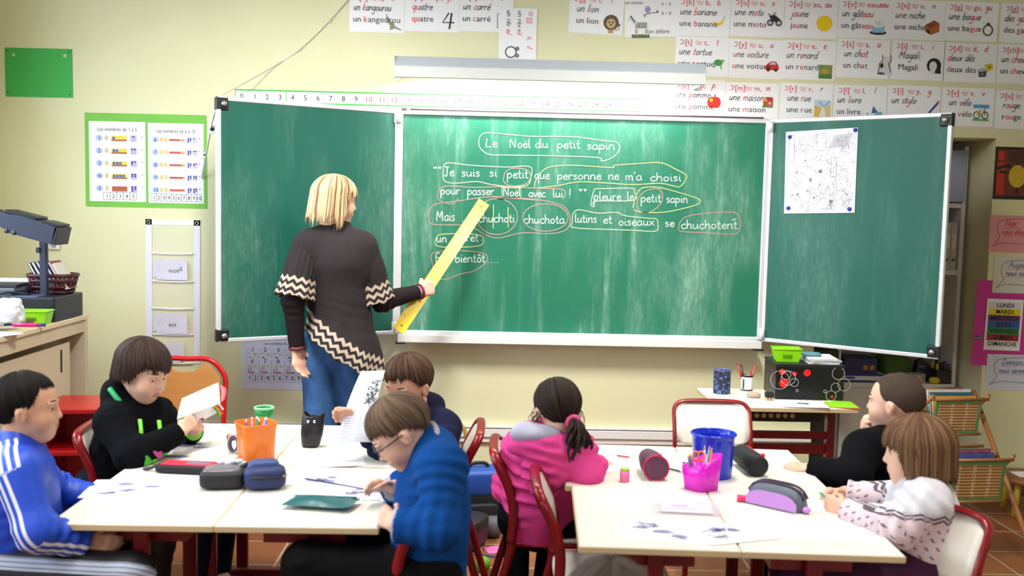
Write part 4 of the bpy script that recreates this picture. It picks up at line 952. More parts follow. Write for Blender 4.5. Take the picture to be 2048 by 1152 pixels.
# number poster below the left wing
o, P = sheet('number_poster', 'white number chart behind the woman, below the left board wing', 'poster', 484, 676, .385, .288, -.003, M('bluish_paper', 'dcdcf2', .7))
m = MB(); P.text(m, 'Les nombres de 1 à 10', .12, .035, .020, C('4a4a7a'))
for i in range(5):
    x = .03+i*.071
    P.text(m, str(i+1), x+.027, .075, .034, BLUEI, align='c'); P.text(m, str(i+6), x+.027, .140, .034, BLUEI, align='c')
    P.frame(m, x-.006, .062, x+.062, .112, .001, C('b0b0d0')); P.frame(m, x-.006, .127, x+.062, .196, .001, C('b0b0d0'))
for i in range(10): P.text(m, str(i+1), .038+i*.0345, .235, .038, C('4a4a5a'), align='c'); P.frame(m, .021+i*.0345, .200, .0555+i*.0345, .245, .0012, C('9a9ab8'))
part('numerals', m, None, o, world=True)
m = MB()
for i in range(5):
    x = .03+i*.071
    P.disc(m, x+.042, .09, .010, C('bcc8a0')); P.rect(m, x+.012, .104, x+.018+.005*i, .110, C('3a3a9a'))
    for j in range(i+1): P.disc(m, x+.008+(j % 2)*.012, .085+(j//2)*.010, .0025, C('40408a'))
    P.disc(m, x+.015, .157, .010, C('ccc8a0')); P.disc(m, x+.043, .157, .009, C('ccc8a0'))
    for j in range(5): P.disc(m, x+.006+(j % 2)*.014, .172+(j//2)*.007, .0026, C('40408a'))
    P.rect(m, x+.002, .188, x+.03, .194, C('d2654a')); P.rect(m, x+.03, .188, x+.034+.005*i, .194, C('3a3a9a'))
part('picture', m, None, o, world=True)

# hanging pocket strip
poc = thing('pocket_organizer', 'clear hanging pocket strip with white borders beside the left board wing', 'organizer', at(343, 720, YW-.002))
P = pane_at(291, 438, .3, .002, YW-.004); wd, hg = .298, .80
m = MB(); m.prism([(0, 0), (wd, 0), (wd, .030), (0, .030)], (0, .003, 0), org=P.o, ux=P.ux, uy=P.uy)
for x in (0, wd-.034): m.prism([(x, 0), (x+.034, 0), (x+.034, hg), (x, hg)], (0, .003, 0), org=P.o, ux=P.ux, uy=P.uy)
part('border', m, M('pocket_border', 'e4e2f0', .5), poc, world=True)
FILM = M('clear_film', 'f0eee6', .12, alpha=.22)
for i, y in enumerate((.03, .185, .335, .48, .64)):
    hh = .155 if i else .155; m = MB(); pts = []
    for j in range(9):
        for k in range(5):
            pts.append(P.p(.034+(wd-.068)*j/8, y+hh*k/4, .004+.022*math.sin(PI*j/8)*(1-k/4)**.7 if i else .004))
    m.add(pts, [(j*5+k, j*5+k+1, (j+1)*5+k+1, (j+1)*5+k) for j in range(8) for k in range(4)], FILM, True)
    m.tube([P.p(.034+(wd-.068)*j/8, y+hh+.004*math.sin(PI*j/8), .006) for j in range(9)], .004, M('pocket_hem', 'f2f0fa', .4), 6)
    part('pocket', m, None, poc, world=True)
for x in (.017, wd-.017): m = MB(); m.tube([P.p(x+.009*math.cos(t*.63), .016+.009*math.sin(t*.63), .002) for t in range(10)], .0022, CHROME, 6, closed=True); part('eyelet', m, None, poc, world=True)
for y, n, txt in ((.22, 4, ('mot', 'li')), (.52, 4, ('est', '')), (.68, 3, ('', ''))):
    for j in range(n):
        m = MB(); PP = Pane(P.p(.045+.018*j, y+.012*(j % 2), .006+.0025*j), P.ux, P.uy, P.n); a = (.05-.03*j)
        pts = [(0, 0), (.13, .13*a), (.13-.10*a, .10), (-.10*a, .10-.02*a)]; m.prism(pts, (0, .0008, 0), org=PP.o, ux=PP.ux, uy=PP.uy)
        s_ = link('word_slip', m.mesh('word_slip', M('slip_paper', 'd9d5ea', .7), PP.o)); s_.location = PP.o
        if j == n-1 and txt[0]:
            m = MB(); PP.text(m, txt[0], .03, .06, .036, INK); PP.text(m, txt[1], .09, .05, .036, INK); part('lettering', m, None, s_, world=True)
            tag(s_, 'paper slip lettered %s in the hanging pockets' % txt[0], 'paper slip', 'word slips in the hanging pockets')
        else: tag(s_, 'plain paper slip tucked in the %s filled pocket' % {.22: 'upper', .52: 'middle', .68: 'lowest'}[y], 'paper slip', 'plain slips in the %s filled pocket' % {.22: 'upper', .52: 'middle', .68: 'lowest'}[y])

# cord from the ceiling to the board corner, hooks and latch
CORD = M('white_cord', 'd8d6cc', .6)
m = MB(); m.tube(smooth_path([at(700, -6, YW-.008), at(655, 45, YW-.006), at(600, 98, YW-.006), at(555, 128, YW-.01), at(500, 160, 5.3), at(440, 192, 4.99)], 6), .004, CORD)
for px, py in ((600, 98), (660, 42)): m.ball(at(px, py, YW-.006), .010, CORD, 8)
solo('cord', m, None, 'thin white cord running up the wall from the left board corner', 'cord')
r_ = thing('board_latch', 'white metal latch rod hanging left of the chalkboard', 'latch', at(424, 260, 5.2))
m = MB(); m.tube([at(432, 215, 5.0), at(424, 245, 5.1), at(414, 300, 5.3), at(404, 357, YW-.006)], .005, ALU); part('rod', m, None, r_, world=True)
m = MB(); c = at(424, 256, 5.14); m.prism([(-.022, -.03), (.022, -.03), (.016, .035), (.0, .06), (-.012, .03)], (0, .006, 0), org=c); part('plate', m, ALU, r_, world=True)
m = MB(); m.cyl(c+V(0, -.006, -.005), c+V(0, .0, -.005), .010, BLACKP); part('knob', m, None, r_, world=True)
m = MB(); c = at(410, 310, 5.3); m.box(c, (.02, .02, .03), ALU, bev=.004); m.cyl(c+V(0, -.014, 0), c+V(0, -.008, 0), .005, BLACKP); part('clip', m, None, r_, world=True)
# wall socket
r_ = thing('wall_socket', 'white wall socket behind the tall overhead projector', 'socket', at(108, 476, YW-.012))
m = MB(); m.box(at(108, 474, YW-.010), (.062, .02, .14), WHITE, bev=.006); part('plate', m, None, r_, world=True)
m = MB(); m.cyl(at(108, 488, YW-.024), at(108, 488, YW-.019), .02, C('c8c8c4')); part('outlet', m, None, r_, world=True)

# ------------------------------------------------------------------ drawing on the right wing
u = (Vector((2.272, 4.815, 0))-Vector((BX1+.012, BY-.006, 0))).normalized(); nW = Vector((0, 0, 1)).cross(u); nW = nW if nW.y < 0 else -nW
def wing_pt(px, py, off=.003):
    d = Vector(ray(px, py)); o0 = Vector((0, 0, ZC)); p0 = Vector((BX1+.012, BY-.006, 1))+nW*off; t = (p0-o0).dot(nW)/d.dot(nW); return o0+d*t
tl, tr, br, bl = wing_pt(1572, 264), wing_pt(1716, 255), wing_pt(1710, 428), wing_pt(1568, 427)
P = Pane(tl, (tr-tl)/(tr-tl).length, (bl-tl)/(bl-tl).length, nW); wd, hg = (tr-tl).length, (bl-tl).length
m = MB(); m.prism([(0, 0), (wd, 0), (wd-.005, hg), (0, hg)], -nW*.0012, org=P.o, ux=P.ux, uy=P.uy)
o = link('drawing', m.mesh('drawing', M('copy_paper', 'e6e4ee', .7), tl)); o.location = tl; tag(o, 'black and white line drawing held by blue magnets on the right board wing', 'drawing')
m = MB(); r = np.random.RandomState(5); GR = C('7a7a84'); LG = C('a8a8b2')
for i in range(330):
    cx, cy = r.uniform(.02, wd-.02), r.uniform(.02, hg-.02)
    if r.uniform() < .30 and .10 < cx < wd-.12 and .1 < cy < hg-.14: continue
    a = r.uniform(0, 6.3); pts = [(cx, cy)]
    for j in range(5): a += r.normal()*.9; pts.append((min(wd-.01, max(.01, pts[-1][0]+.010*math.cos(a))), min(hg-.01, max(.01, pts[-1][1]+.010*math.sin(a)))))
    P.line(m, pts, .0012, GR if r.uniform() < .55 else LG)
for i in range(16): P.line(m, [(.27+.006*i, .03), (.235+.006*i, .10)], .0015, GR)
for i in range(12): P.disc(m, r.uniform(.05, wd-.06), r.uniform(.12, hg-.04), r.uniform(.004, .011), GR if i % 2 else LG, off=.0016)
for i in range(5): P.line(m, [(.24, .30), (.16+.05*i, hg-.02)], .0013, LG)
P.frame(m, .02, .02, .05, .16, .002, GR); P.frame(m, .17, .02, .22, .11, .002, LG); P.frame(m, .25, .15, .28, .25, .002, GR)
part('line_art', m, None, o, world=True)
for i, (px, py, nm) in enumerate(((1580, 274, 'upper left'), (1711, 260, 'upper right'), (1577, 416, 'lower left'), (1699, 418, 'lower right'))):
    m = MB(); c = wing_pt(px, py, .0045); m.cyl(c, c+nW*.012, .011, r2=.009, n=14); solo('magnet', m, M('blue_magnet', '1f3fa8', .35), 'round blue magnet at the %s corner of the pinned drawing' % nm, 'magnet', 'blue magnets holding the drawing')

# ------------------------------------------------------------------ right of the niche
o, P = sheet('painting', 'dark framed child painting in red, yellow and black at right', 'painting', 1992, 293, .36, .292, .004, M('painting_black', '17130f', .5), th=.004)
def pnt(q):
    q.rect(.04, .06, .96, .94, '6a2a12'); q.rect(.05, .3, .2, .93, 'b82a18'); q.rect(.06, .08, .17, .25, 'c0301c'); q.rect(.62, .1, .95, .5, 'c43a1a'); q.rect(.6, .5, .95, .93, 'b8341c'); q.disc(.45, .56, .17, 'c8a828', .22)
    q.rect(.26, .08, .6, .3, '4a2614'); q.line([(.05, .42), (.25, .36), (.45, .44), (.75, .34), (.95, .4)], .06, K); q.line([(.43, .1), (.46, .9)], .05, K); q.line([(.1, .48), (.3, .5), (.42, .42)], .05, K)
pic(P, o, pnt, 0, 0, .29)
SUBST = MATS
def bubble(px, py, wd, hg, col, ink, lines, label, an=.006):
    o, P = sheet('speech_bubble_sheet', label, 'paper sheet', px, py, wd, hg, an, M('sheet_'+col, col, .7), 'speech bubble sheets on the right wall')
    m = MB(); P.line(m, smooth_path([(.34, .018), (.22, .016), (.10, .022), (.05, .045), (.045, .09), (.06, .12), (.045, .15), (.022, .175), (.06, .16), (.10, .155), (.2, .16), (.34, .162)], 4), .0022, M('bubble_ink', '3a3438', .7)); part('bubble_outline', m, None, o, world=True)
    m = MB(); P.hand(m, lines[0], .085, .06, .020, ink, .003, .25); P.hand(m, lines[1], .07, .105, .0165, ink, .003, .25); P.line(m, [(.07, .112), (.34, .116)], .0015, RED); P.line(m, [(.08, .068), (.17, .069)], .0015, RED); part('lettering', m, None, o, world=True)
bubble(1981, 430, .36, .208, 'e39aa6', RED, ('Hier,', 'nous étions'), 'pink sheet with red speech bubble writing under the painting')
bubble(1989, 513, .36, .205, 'd8d6d2', BLUEI, ("Aujourd'hui", 'nous sommes'), 'pale grey speech bubble sheet above the weekday list')
o, P = sheet('magenta_card', 'large magenta card behind the weekday list', 'card', 1955, 560, .36, .485, .012, M('magenta_card', 'c8349a', .7), Y=YW-.0015)
o, P = sheet('weekday_list', 'white sheet listing the weekdays on coloured bands', 'poster', 1975, 597, .208, .292, .02, PAPER, Y=YW-.006)
m = MB(); cols = ['dcdcea', 'e6cf24', '6a3a7c', '2f55a8', '2c8a44', '9c2a28', 'e6e4e6']
for i, (dname, cc) in enumerate(zip(('LUNDI', 'MARDI', 'MERCREDI', 'JEUDI', 'VENDREDI', 'SAMEDI', 'DIMANCHE'), cols)):
    y = .018+i*.0365; P.rect(m, .012, y, .196, y+.0365, C(cc)); 
part('colour_band', m, None, o, world=True)
m = MB()
for i, dname in enumerate(('LUNDI', 'MARDI', 'MERCREDI', 'JEUDI', 'VENDREDI', 'SAMEDI', 'DIMANCHE')): P.text(m, dname, .104, .018+i*.0365+.029, .034, INK, off=.002, align='c', bold=.0006, wmax=.165)
part('lettering', m, None, o, world=True)
bubble(1975, 708, .36, .205, 'cfd3e4', BLUEI, ('Demain,', 'nous serons'), 'bluish speech bubble sheet below the weekday list')
m = MB(); c = at(1952, 676, YW-.02); m.box(c, (.075, .012, .012), bev=.003); m.box(c+V(.02, .008, 0), (.02, .02, .02), bev=.003); solo('clothes_peg', m, M('grey_peg', '7a7a86', .5), 'small grey peg clipped to the edge of the magenta card', 'peg')
# ------------------------------------------------------------------ furniture
TOPM = M('cream_laminate', 'e8e3d7', .38, noise=(14, .02)); EDGE = M('laminate_edge', 'c9b38c', .5); DRED = M('dark_red_enamel', '6e0f16', .3); CRED = M('chair_red_enamel', '86121b', .22)
SEATM = M('cream_seat_laminate', 'e3ddd2', .3); RUB = M('black_rubber', '141414', .7)
def slab(mb, fn, nu, nv, th, mat):
    """curved plate: fn(u, v) -> (point, normal)"""
    A = []; B = []
    for i in range(nu+1):
        for j in range(nv+1):
            p, n = fn(i/nu, j/nv); p = Vector(p); n = Vector(n); A.append(p+n*th/2); B.append(p-n*th/2)
    o = len(A); k = nv+1; fs = []
    for i in range(nu):
        for j in range(nv):
            a = i*k+j; fs += [(a, a+1, a+k+1, a+k), (o+a, o+a+k, o+a+k+1, o+a+1)]
    for i in range(nu): fs += [(i*k, (i+1)*k, o+(i+1)*k, o+i*k), (i*k+nv, o+i*k+nv, o+(i+1)*k+nv, (i+1)*k+nv)]
    for j in range(nv): fs += [(j, o+j, o+j+1, j+1), (nu*k+j, nu*k+j+1, o+nu*k+j+1, o+nu*k+j)]
    mb.add(A+B, fs, mat, True)
def squircle(u, v, a=.72):
    """maps the unit square to one with rounded corners, -1..1"""
    x, y = 2*u-1, 2*v-1; k = 1-.16*(abs(x)*abs(y))**4
    return x*k, y*k
def bx(z):           # side profile of the back tube: lumbar forward, top leaning back
    return np.interp(z, [0, .2, .40, .50, .60, .68, .73], [-.27, -.215, -.165, -.155, -.175, -.215, -.245])
def make_chair(label, group=None, frame=CRED):
    t = thing('school_chair', label, 'chair', group=group); R_ = .0125; hw = .172
    m = MB(); pts = []
    for z in (.40, .46, .52, .58, .63, .665): pts.append((bx(z), -hw, z))
    pts += [(bx(.695), -hw+.010, .697), (bx(.71), -hw+.050, .716), (bx(.715), 0, .719), (bx(.71), hw-.050, .716), (bx(.695), hw-.010, .697)]
    for z in (.665, .63, .58, .52, .46, .40): pts.append((bx(z), hw, z))
    m.oval(smooth_path(pts, 4), (1, 0, 0), .017, .0095, frame, 10); part('back_frame', m, None, t)
    m = MB(); slab(m, lambda u, v: ((lambda x, y: ((bx(.525+.185*(y+1)/2)+.006-.012*(1-x*x), x*(hw-.004), .525+.185*(y+1)/2), (1, 0, .15)))(*squircle(u, v))), 10, 10, .010, SEATM); part('backrest', m, None, t)
    m = MB(); slab(m, lambda u, v: ((lambda x, y: ((x*.185+.015, y*.172, .412-.010*(1-y*y)*(x < .6)-.012*max(0, x-.5)), (0, 0, 1)))(*squircle(u, v))), 12, 10, .012, SEATM); part('seat', m, None, t)
    m = MB()
    for s_ in (-1, 1): m.tube([(-.165, s_*.155, .392), (.15, s_*.155, .392)], .010, frame)
    m.tube([(-.15, -.155, .392), (-.15, .155, .392)], .009, frame); m.tube([(.14, -.155, .392), (.14, .155, .392)], .009, frame); part('seat_frame', m, None, t)
    for s_ in (-1, 1):
        m = MB(); m.oval(smooth_path([(-.163, s_*hw, .42), (-.17, s_*hw, .36), (-.215, s_*(hw+.005), .2), (-.27, s_*(hw+.01), .012)], 4), (1, 0, 0), .015, .0095, frame)
        l = part('leg', m, None, t); m = MB(); m.cyl((-.27, s_*(hw+.01), 0), (-.265, s_*(hw+.01), .03), .016); part('foot_cap', m, RUB, l)
        m = MB(); m.tube(smooth_path([(-.05, s_*.158, .394), (.1, s_*.16, .392), (.165, s_*.162, .37), (.205, s_*.17, .2), (.235, s_*.178, .012)], 4), R_, frame)
        l = part('leg', m, None, t); m = MB(); m.cyl((.235, s_*.178, 0), (.232, s_*.178, .03), .016); part('foot_cap', m, RUB, l)
    return t
CG = 'red framed school chairs at the tables'
chair0 = make_chair('red tube chair with cream seat under the boy in navy at the left tables', CG)
CH_SPOTS = {}
def put_chair(x, y, rz, label, first=[True]):
    if first[0]: first[0] = False; chair0.location = (x, y, 0); chair0.rotation_euler = (0, 0, rz); chair0['label'] = label; return chair0
    return dup(chair0, (x, y, 0), rz, label)

def make_table(label, w_, d_, group):
    t = thing('school_table', label, 'table', group=group); Z = .64
    m = MB(); m.box((0, 0, Z-.012), (w_-.003, d_-.003, .024), bev=.004)
    tp = part('tabletop', m, TOPM, t); m = MB()
    for sx, sy, bx_, by_ in ((w_-.001, .004, 0, -(d_-.003)/2-.0005), (w_-.001, .004, 0, (d_-.003)/2+.0005), (.004, d_-.001, -(w_-.003)/2-.0005, 0), (.004, d_-.001, (w_-.003)/2+.0005, 0)):
        m.box((bx_, by_, Z-.013), (sx, sy, .017), bev=.001)
    part('edge_band', m, EDGE, tp)
    m = MB(); m.box((0, 0, Z-.060), (w_*.52, d_*.62, .066)); part('book_tray', m, DRED, t)
    m = MB(); m.box((0, 0, Z-.034), (.05, d_-.12, .018), bev=.003); part('crossbar', m, DRED, t)
    for sy in (-1, 1):
        m = MB(); m.box((0, sy*(d_/2-.09), (Z-.03+.05)/2), (.046, .03, Z-.08), bev=.005); part('leg', m, DRED, t)
        m = MB(); m.box((0, sy*(d_/2-.09), .030), (w_*.85, .04, .03), bev=.006)
        for sx in (-1, 1): m.box((sx*w_*.39, sy*(d_/2-.09), .008), (.04, .042, .016), bev=.003)
        part('foot_bar', m, DRED, t)
    return t
TL = make_table('front left table of the left group, beside the boy in the blue jacket', .475, .655, 'cream topped tables of the left group')
TL.location = (-1.0145, 3.125, 0)
dup(TL, (-.5375, 3.125, 0), 0, 'front right table of the left group with the teal pouch on it')
dup(TL, (-1.0, 3.80, 0), 0, 'back left table of the left group where the boy reads a booklet')
dup(TL, (-.522, 3.80, 0), 0, 'back right table of the left group under the newspaper')
RA = -math.radians(3.0)
def rg(u, v): return (.272+u*math.cos(RA)-v*math.sin(RA), 2.668+u*math.sin(RA)+v*math.cos(RA))
TRt = make_table('front left table of the right group with the clear plastic pouch', .452, .60, 'cream topped tables of the right group')
for i, (u_, v_, lb) in enumerate(((.227, .30, 'front left table of the right group with the clear plastic pouch'), (.681, .30, 'front right table of the right group, before the girl in the white jumper'), (.205, .905, 'back left table of the right group beside the girl in pink'), (.661, .905, 'back right table of the right group under the blue bucket'))):
    x, y = rg(u_, v_)
    if i == 0: TRt.location = (x, y, 0); TRt.rotation_euler = (0, 0, RA)
    else: dup(TRt, (x, y, 0), RA, lb)

# the other chairs
put_chair(-.245, 3.82, PI, 'red tube chair of the boy reading the newspaper, empty back turned to the aisle')
put_chair(-.40, 2.93, PI, 'red tube chair under the boy in the blue fleece')
put_chair(-1.27, 2.98, .0, 'red tube chair under the boy in the bright blue jacket')
put_chair(-1.27, 3.74, .06, 'red tube chair behind the boy in the black hoodie')
put_chair(.275, 3.53, -.03, 'red tube chair under the girl in the pink hoodie')
put_chair(.405, 3.09, -.02, 'empty red tube chair at the near left of the right tables')
put_chair(1.033, 4.18, -PI/2-.03, 'empty red tube chair with its cream backrest at the far end of the right tables')
put_chair(1.175, 2.74, PI+.5, 'red tube chair behind the girl in the white jumper')
put_chair(1.38, 3.62, PI, 'red tube chair under the boy in the black sweater')
put_chair(.22, 1.62, PI/2, 'red tube chair under the child in the foreground')
# bright red chair with a plywood back
r_ = thing('wooden_chair', 'bright red chair with plywood back standing behind the boy in black', 'chair', (-1.49, 4.68, 0), -PI/2); r_.scale = (1, 1, .945)
BR = M('bright_red_enamel', 'c4161c', .25); PLY = M('plywood', 'c98f52', .45, noise=(4, .16), stretch=(1, 1, 9)); hw = .185
m = MB(); m.tube(smooth_path([(-.20, -hw, .46), (-.215, -hw, .62), (-.23, -hw, .74), (-.235, -hw+.07, .828), (-.235, 0, .835), (-.235, hw-.07, .828), (-.23, hw, .74), (-.215, hw, .62), (-.20, hw, .46)], 5), .0135); part('back_frame', m, BR, r_)
m = MB(); out = [(-hw+.012, .56), (hw-.012, .56), (hw-.012, .74), (hw-.06, .81), (.10, .822), (.075, .80), (.04, .775), (-.04, .775), (-.075, .80), (-.10, .822), (-hw+.06, .81), (-hw+.012, .74)]
m.prism(out, (.012, 0, .0), org=(-.232, 0, 0), ux=(0, 1, 0), uy=(.05, 0, 1)); part('backrest', m, PLY, r_)
m = MB(); slab(m, lambda u, v: ((lambda x, y: ((x*.19+.01, y*.185, .455), (0, 0, 1)))(*squircle(u, v))), 6, 6, .014, None); part('seat', m, PLY, r_)
for sx, sy in ((-1, -1), (-1, 1), (1, -1), (1, 1)):
    m = MB(); m.tube([(sx*.19, sy*.175, .46), (sx*.235, sy*.185, 0)], .0135); part('leg', m, BR, r_)
# red cubby
r_ = thing('shelf_unit', 'low red open shelf between the cabinet and the wooden back chair', 'shelf', (-1.74, 4.28, 0), .12)
RP = M('red_plastic', 'b3121a', .35)
m = MB()
for x in (-.14, .14): m.box((x, 0, .345), (.022, .32, .69), bev=.004)
m.box((0, .15, .345), (.26, .018, .69)); part('carcass', m, RP, r_)
for z in (.012, .50, .68): m = MB(); m.box((0, 0, z), (.30 if z > .6 else .26, .32, .022), bev=.004); part('shelf_board', m, RP, r_)

# cabinet along the left wall
CAB = M('beige_laminate', 'c9b99f', .5, noise=(3, .03)); CABT = M('beige_worktop', 'd6c7a6', .45)
xf, y1, y0, zt = -1.99, 4.95, 3.05, 1.0
r_ = thing('cabinet', 'long beige low cabinet with sliding doors along the left wall', 'cabinet', (-2.36, 4.0, 0))
m = MB(); m.box(((XL+xf)/2+.005, (y0+y1)/2, zt-.012), (xf-XL-.02, y1-y0, .024), bev=.003); part('worktop', m, CABT, r_, world=True)
m = MB(); m.box(((XL+xf-.12)/2, (y0+y1)/2, .485), (xf-.12-XL-.02, y1-y0-.06, .95)); m.box((xf-.03, (y0+y1)/2, zt-.055), (.03, y1-y0-.02, .062), bev=.002); m.box((xf-.10, (y0+y1)/2, .04), (.02, y1-y0, .08))
m.box(((XL+xf)/2, y1-.015, .485), (xf-XL-.02, .03, .97), bev=.003); m.box(((XL+xf)/2, y0+.015, .485), (xf-XL-.02, .03, .97), bev=.003); part('carcass', m, CAB, r_, world=True)
for i, (ya, yb, xo) in enumerate(((4.05, 4.80, -.045), (3.3, 4.09, -.062))):
    m = MB(); m.box((xf+xo, (ya+yb)/2, .47), (.015, yb-ya, .82), bev=.002); dr = part('door', m, CAB, r_, world=True)
    m = MB(); m.box((xf+xo+.008, yb-.10, .80), (.004, .018, .11), bev=.002); part('handle', m, BLACKP, dr, world=True)

# desk under the right wing
r_ = thing('desk', 'small cream desk with dark red frame against the wall under the right wing', 'desk', (1.405, 4.72, 0)); Z = .68
m = MB(); m.box((1.425, 4.725, Z-.012), (.66, .47, .024), bev=.004); part('desktop', m, TOPM, r_, world=True)
m = MB(); m.box((1.425, 4.4895, Z-.014), (.66, .006, .02), bev=.002); m.box((1.0945, 4.725, Z-.014), (.006, .47, .02), bev=.002); part('edge_band', m, EDGE, r_, world=True)
m = MB(); m.box((1.36, 4.58, Z-.055), (.50, .02, .062)); m.box((1.36, 4.75, Z-.085), (.50, .30, .01)); part('under_shelf', m, M('dark_shelf', '1c1214', .5), r_, world=True)
m = MB()
for i in range(9): c = V(1.195+i*.034, 4.568, Z-.056); m.cyl(c, c+V(0, -.006, 0), .0115, n=14)
part('peg_row', m, M('tan_pegs', 'b8a06c', .5), r_, world=True)
for x in (1.13, 1.66):
    m = MB(); m.box((x, 4.60, .33), (.035, .045, .65), bev=.004); part('leg', m, DRED, r_, world=True)
    m = MB(); m.box((x, 4.72, .02), (.04, .42, .035), bev=.005); part('foot_bar', m, DRED, r_, world=True)
m = MB(); m.box((1.37, 4.60, .525), (.54, .03, .035), bev=.003); m.box((1.37, 4.60, .46), (.54, .03, .05), bev=.003); part('crossbar', m, DRED, r_, world=True)

# shelf unit in the niche
SHW = M('shelf_white', 'dcdad6', .45); GREYB = M('shelf_back', 'a59f97', .6)
r_ = thing('built_in_shelf', 'white shelf unit set back in the wall niche behind the right wing', 'shelf', (2.42, 5.85, 0)); sx0, sx1, sy0, sy1 = 2.095, 2.80, 5.70, 6.0
m = MB(); m.box(((sx0+sx1)/2, sy1-.01, 1.0), (sx1-sx0, .02, 2.0)); part('back_panel', m, GREYB, r_, world=True)
for x in (sx0, sx1-.012): m = MB(); m.box((x, (sy0+sy1)/2, 1.0), (.024, sy1-sy0, 2.0), bev=.002); part('side_panel', m, SHW, r_, world=True)
for z, yf in ((.585, -.04), (1.26, 0), (1.655, 0)): m = MB(); m.box(((sx0+sx1)/2, (sy0+yf+sy1)/2, z), (sx1-sx0-.03, sy1-sy0-yf-.02, .03), bev=.002); part('shelf_board', m, SHW, r_, world=True)
m = MB(); m.box(((sx0+sx1)/2, sy0-.005, 1.825), (sx1-sx0-.03, .02, .30), bev=.002); part('upper_door', m, M('blue_grey_door', '9aa3bd', .45), r_, world=True)
for i in (0, 1): m = MB(); m.box((sx0+.18+i*.345, sy0-.01, .285), (.335, .02, .565), bev=.002); part('lower_door', m, SHW, r_, world=True)
m = MB(); m.box((1.965, 5.76, .40), (.19, .3, .80), bev=.004); solo('black_cabinet', m, M('black_laminate', '25211f', .5), 'narrow black cabinet in the niche left of the white shelf unit', 'cabinet')

# magazine rack
WOOD = M('stained_wood', '9a6434', .45, noise=(5, .15), stretch=(1, 1, 6)); GCL = M('green_print_cloth', '5c8a55', .8, noise=(60, .25)); BAM = M('bamboo_weave', 'b98f55', .6)
k_ = NT(BAM); bxx, byy, bzz = k_.sep(); wv = k_.op('SINE', k_.op('MULTIPLY', bzz, 420)); st = k_.op('PINGPONG', k_.op('MULTIPLY', bxx, 1.0), .0375)
sk = k_.op('MULTIPLY', k_.op('LESS_THAN', st, .008), k_.ramp(k_.noise(130), .4, .6)); base = k_.mix(k_.ramp(wv, -.6, .6), lin('94683a'), lin('cba069'))
k_.color(k_.mix(k_.op('MULTIPLY', sk, .8), base, lin('d8cdbb'))); k_.bump(wv, .4, .003)
rack = thing('magazine_rack', 'two tier folding magazine rack with bamboo fronts beside the niche', 'rack', (2.18, 4.5, 0))
rr = unit((.985, .10, 0)); ff = unit((.25, -.97, 0)); 
def tier(c0, w_, ht, zb, label):
    """sling: front panel from the top front rail to the bottom rail, cloth up to the back rail"""
    c0 = np.array(c0, float); fl, fr_ = c0, c0+rr*w_; back = -ff*.13
    bl = c0+ff*(-.03); bl[2] = zb; br2 = bl+rr*w_
    up = fl-bl; N_ = np.cross(rr, unit(up)); N_ = N_ if N_ @ ff > 0 else -N_
    m = MB(); b = .022; q = lambda a, t: bl+rr*(w_*a)+up*t
    m.add([q(.06, .10), q(.94, .10), q(.94, .88), q(.06, .88), q(.06, .10)-N_*.004, q(.94, .10)-N_*.004, q(.94, .88)-N_*.004, q(.06, .88)-N_*.004], [(0, 1, 2, 3), (7, 6, 5, 4), (0, 4, 5, 1), (1, 5, 6, 2), (2, 6, 7, 3), (3, 7, 4, 0)])
    fp = part('bamboo_panel', m, BAM, rack, label=label, world=True)
    m = MB()
    for (a0, t0, a1, t1) in ((0, 0, 1, .10), (0, .88, 1, 1.0), (0, .1, .06, .88), (.94, .1, 1, .88)):
        m.add([q(a0, t0)+N_*.001, q(a1, t0)+N_*.001, q(a1, t1)+N_*.001, q(a0, t1)+N_*.001]+[q(a0, t0)-N_*.005, q(a1, t0)-N_*.005, q(a1, t1)-N_*.005, q(a0, t1)-N_*.005], [(0, 1, 2, 3), (7, 6, 5, 4), (0, 4, 5, 1), (1, 5, 6, 2), (2, 6, 7, 3), (3, 7, 4, 0)])
    bk = bl-ff*.16; bk[2] = fl[2]+.02
    m.add([bl-N_*.002, br2-N_*.002, bk+rr*w_, bk, bl-N_*.006, br2-N_*.006, bk+rr*w_-ff*.004, bk-ff*.004], [(0, 1, 2, 3), (7, 6, 5, 4), (0, 4, 5, 1), (2, 6, 7, 3)])
    part('sling_cloth', m, GCL, rack, world=True)
    m = MB(); m.tube([fl-rr*.03, fr_+rr*.03], .008); m.tube([bk-rr*.03, bk+rr*(w_+.03)], .008); m.tube([bl-rr*.02, br2+rr*.02], .007); part('rail', m, WOOD, rack, world=True)
    for sgn in (0, 1):
        a = fl+rr*(w_*sgn+(-.026 if sgn == 0 else .026)); a2 = a+V(0, 0, .02)+ff*.006; e = bl+rr*(w_*sgn+(-.026 if sgn == 0 else .026))-ff*.10; e[2] = (zb+fl[2])/2-.02
        m = MB(); m.tube([a2, e], [.013, .013], flat=.7); part('front_strut', m, WOOD, rack, world=True)
    return bl, fl, bk
cU = at(1875, 799, 4.74); cL = at(1913, 921, 4.34)
tier(cU, .243, .2, .50, 'upper bamboo panel'); tier(cL, .25, .25, .275, 'lower bamboo panel')
for sgn in (0, 1):
    t0 = at(1838, 782, 4.93)+rr*(.30*sgn); t1 = at(1902, 1007, 4.42)+rr*(.315*sgn); d_ = t1-t0; e = t0+d_*(t0[2]/(t0[2]-t1[2])); e[2] = .004
    m = MB(); m.tube([t0, e], [.013, .013], flat=.7); part('long_leg', m, WOOD, rack, world=True)
    m = MB(); b0 = at(1880, 905, 4.6)+rr*(.29*sgn); b1 = b0-ff*.35; b1[2] = .004; m.tube([b0, b1], .011); part('rear_leg', m, WOOD, rack, world=True)
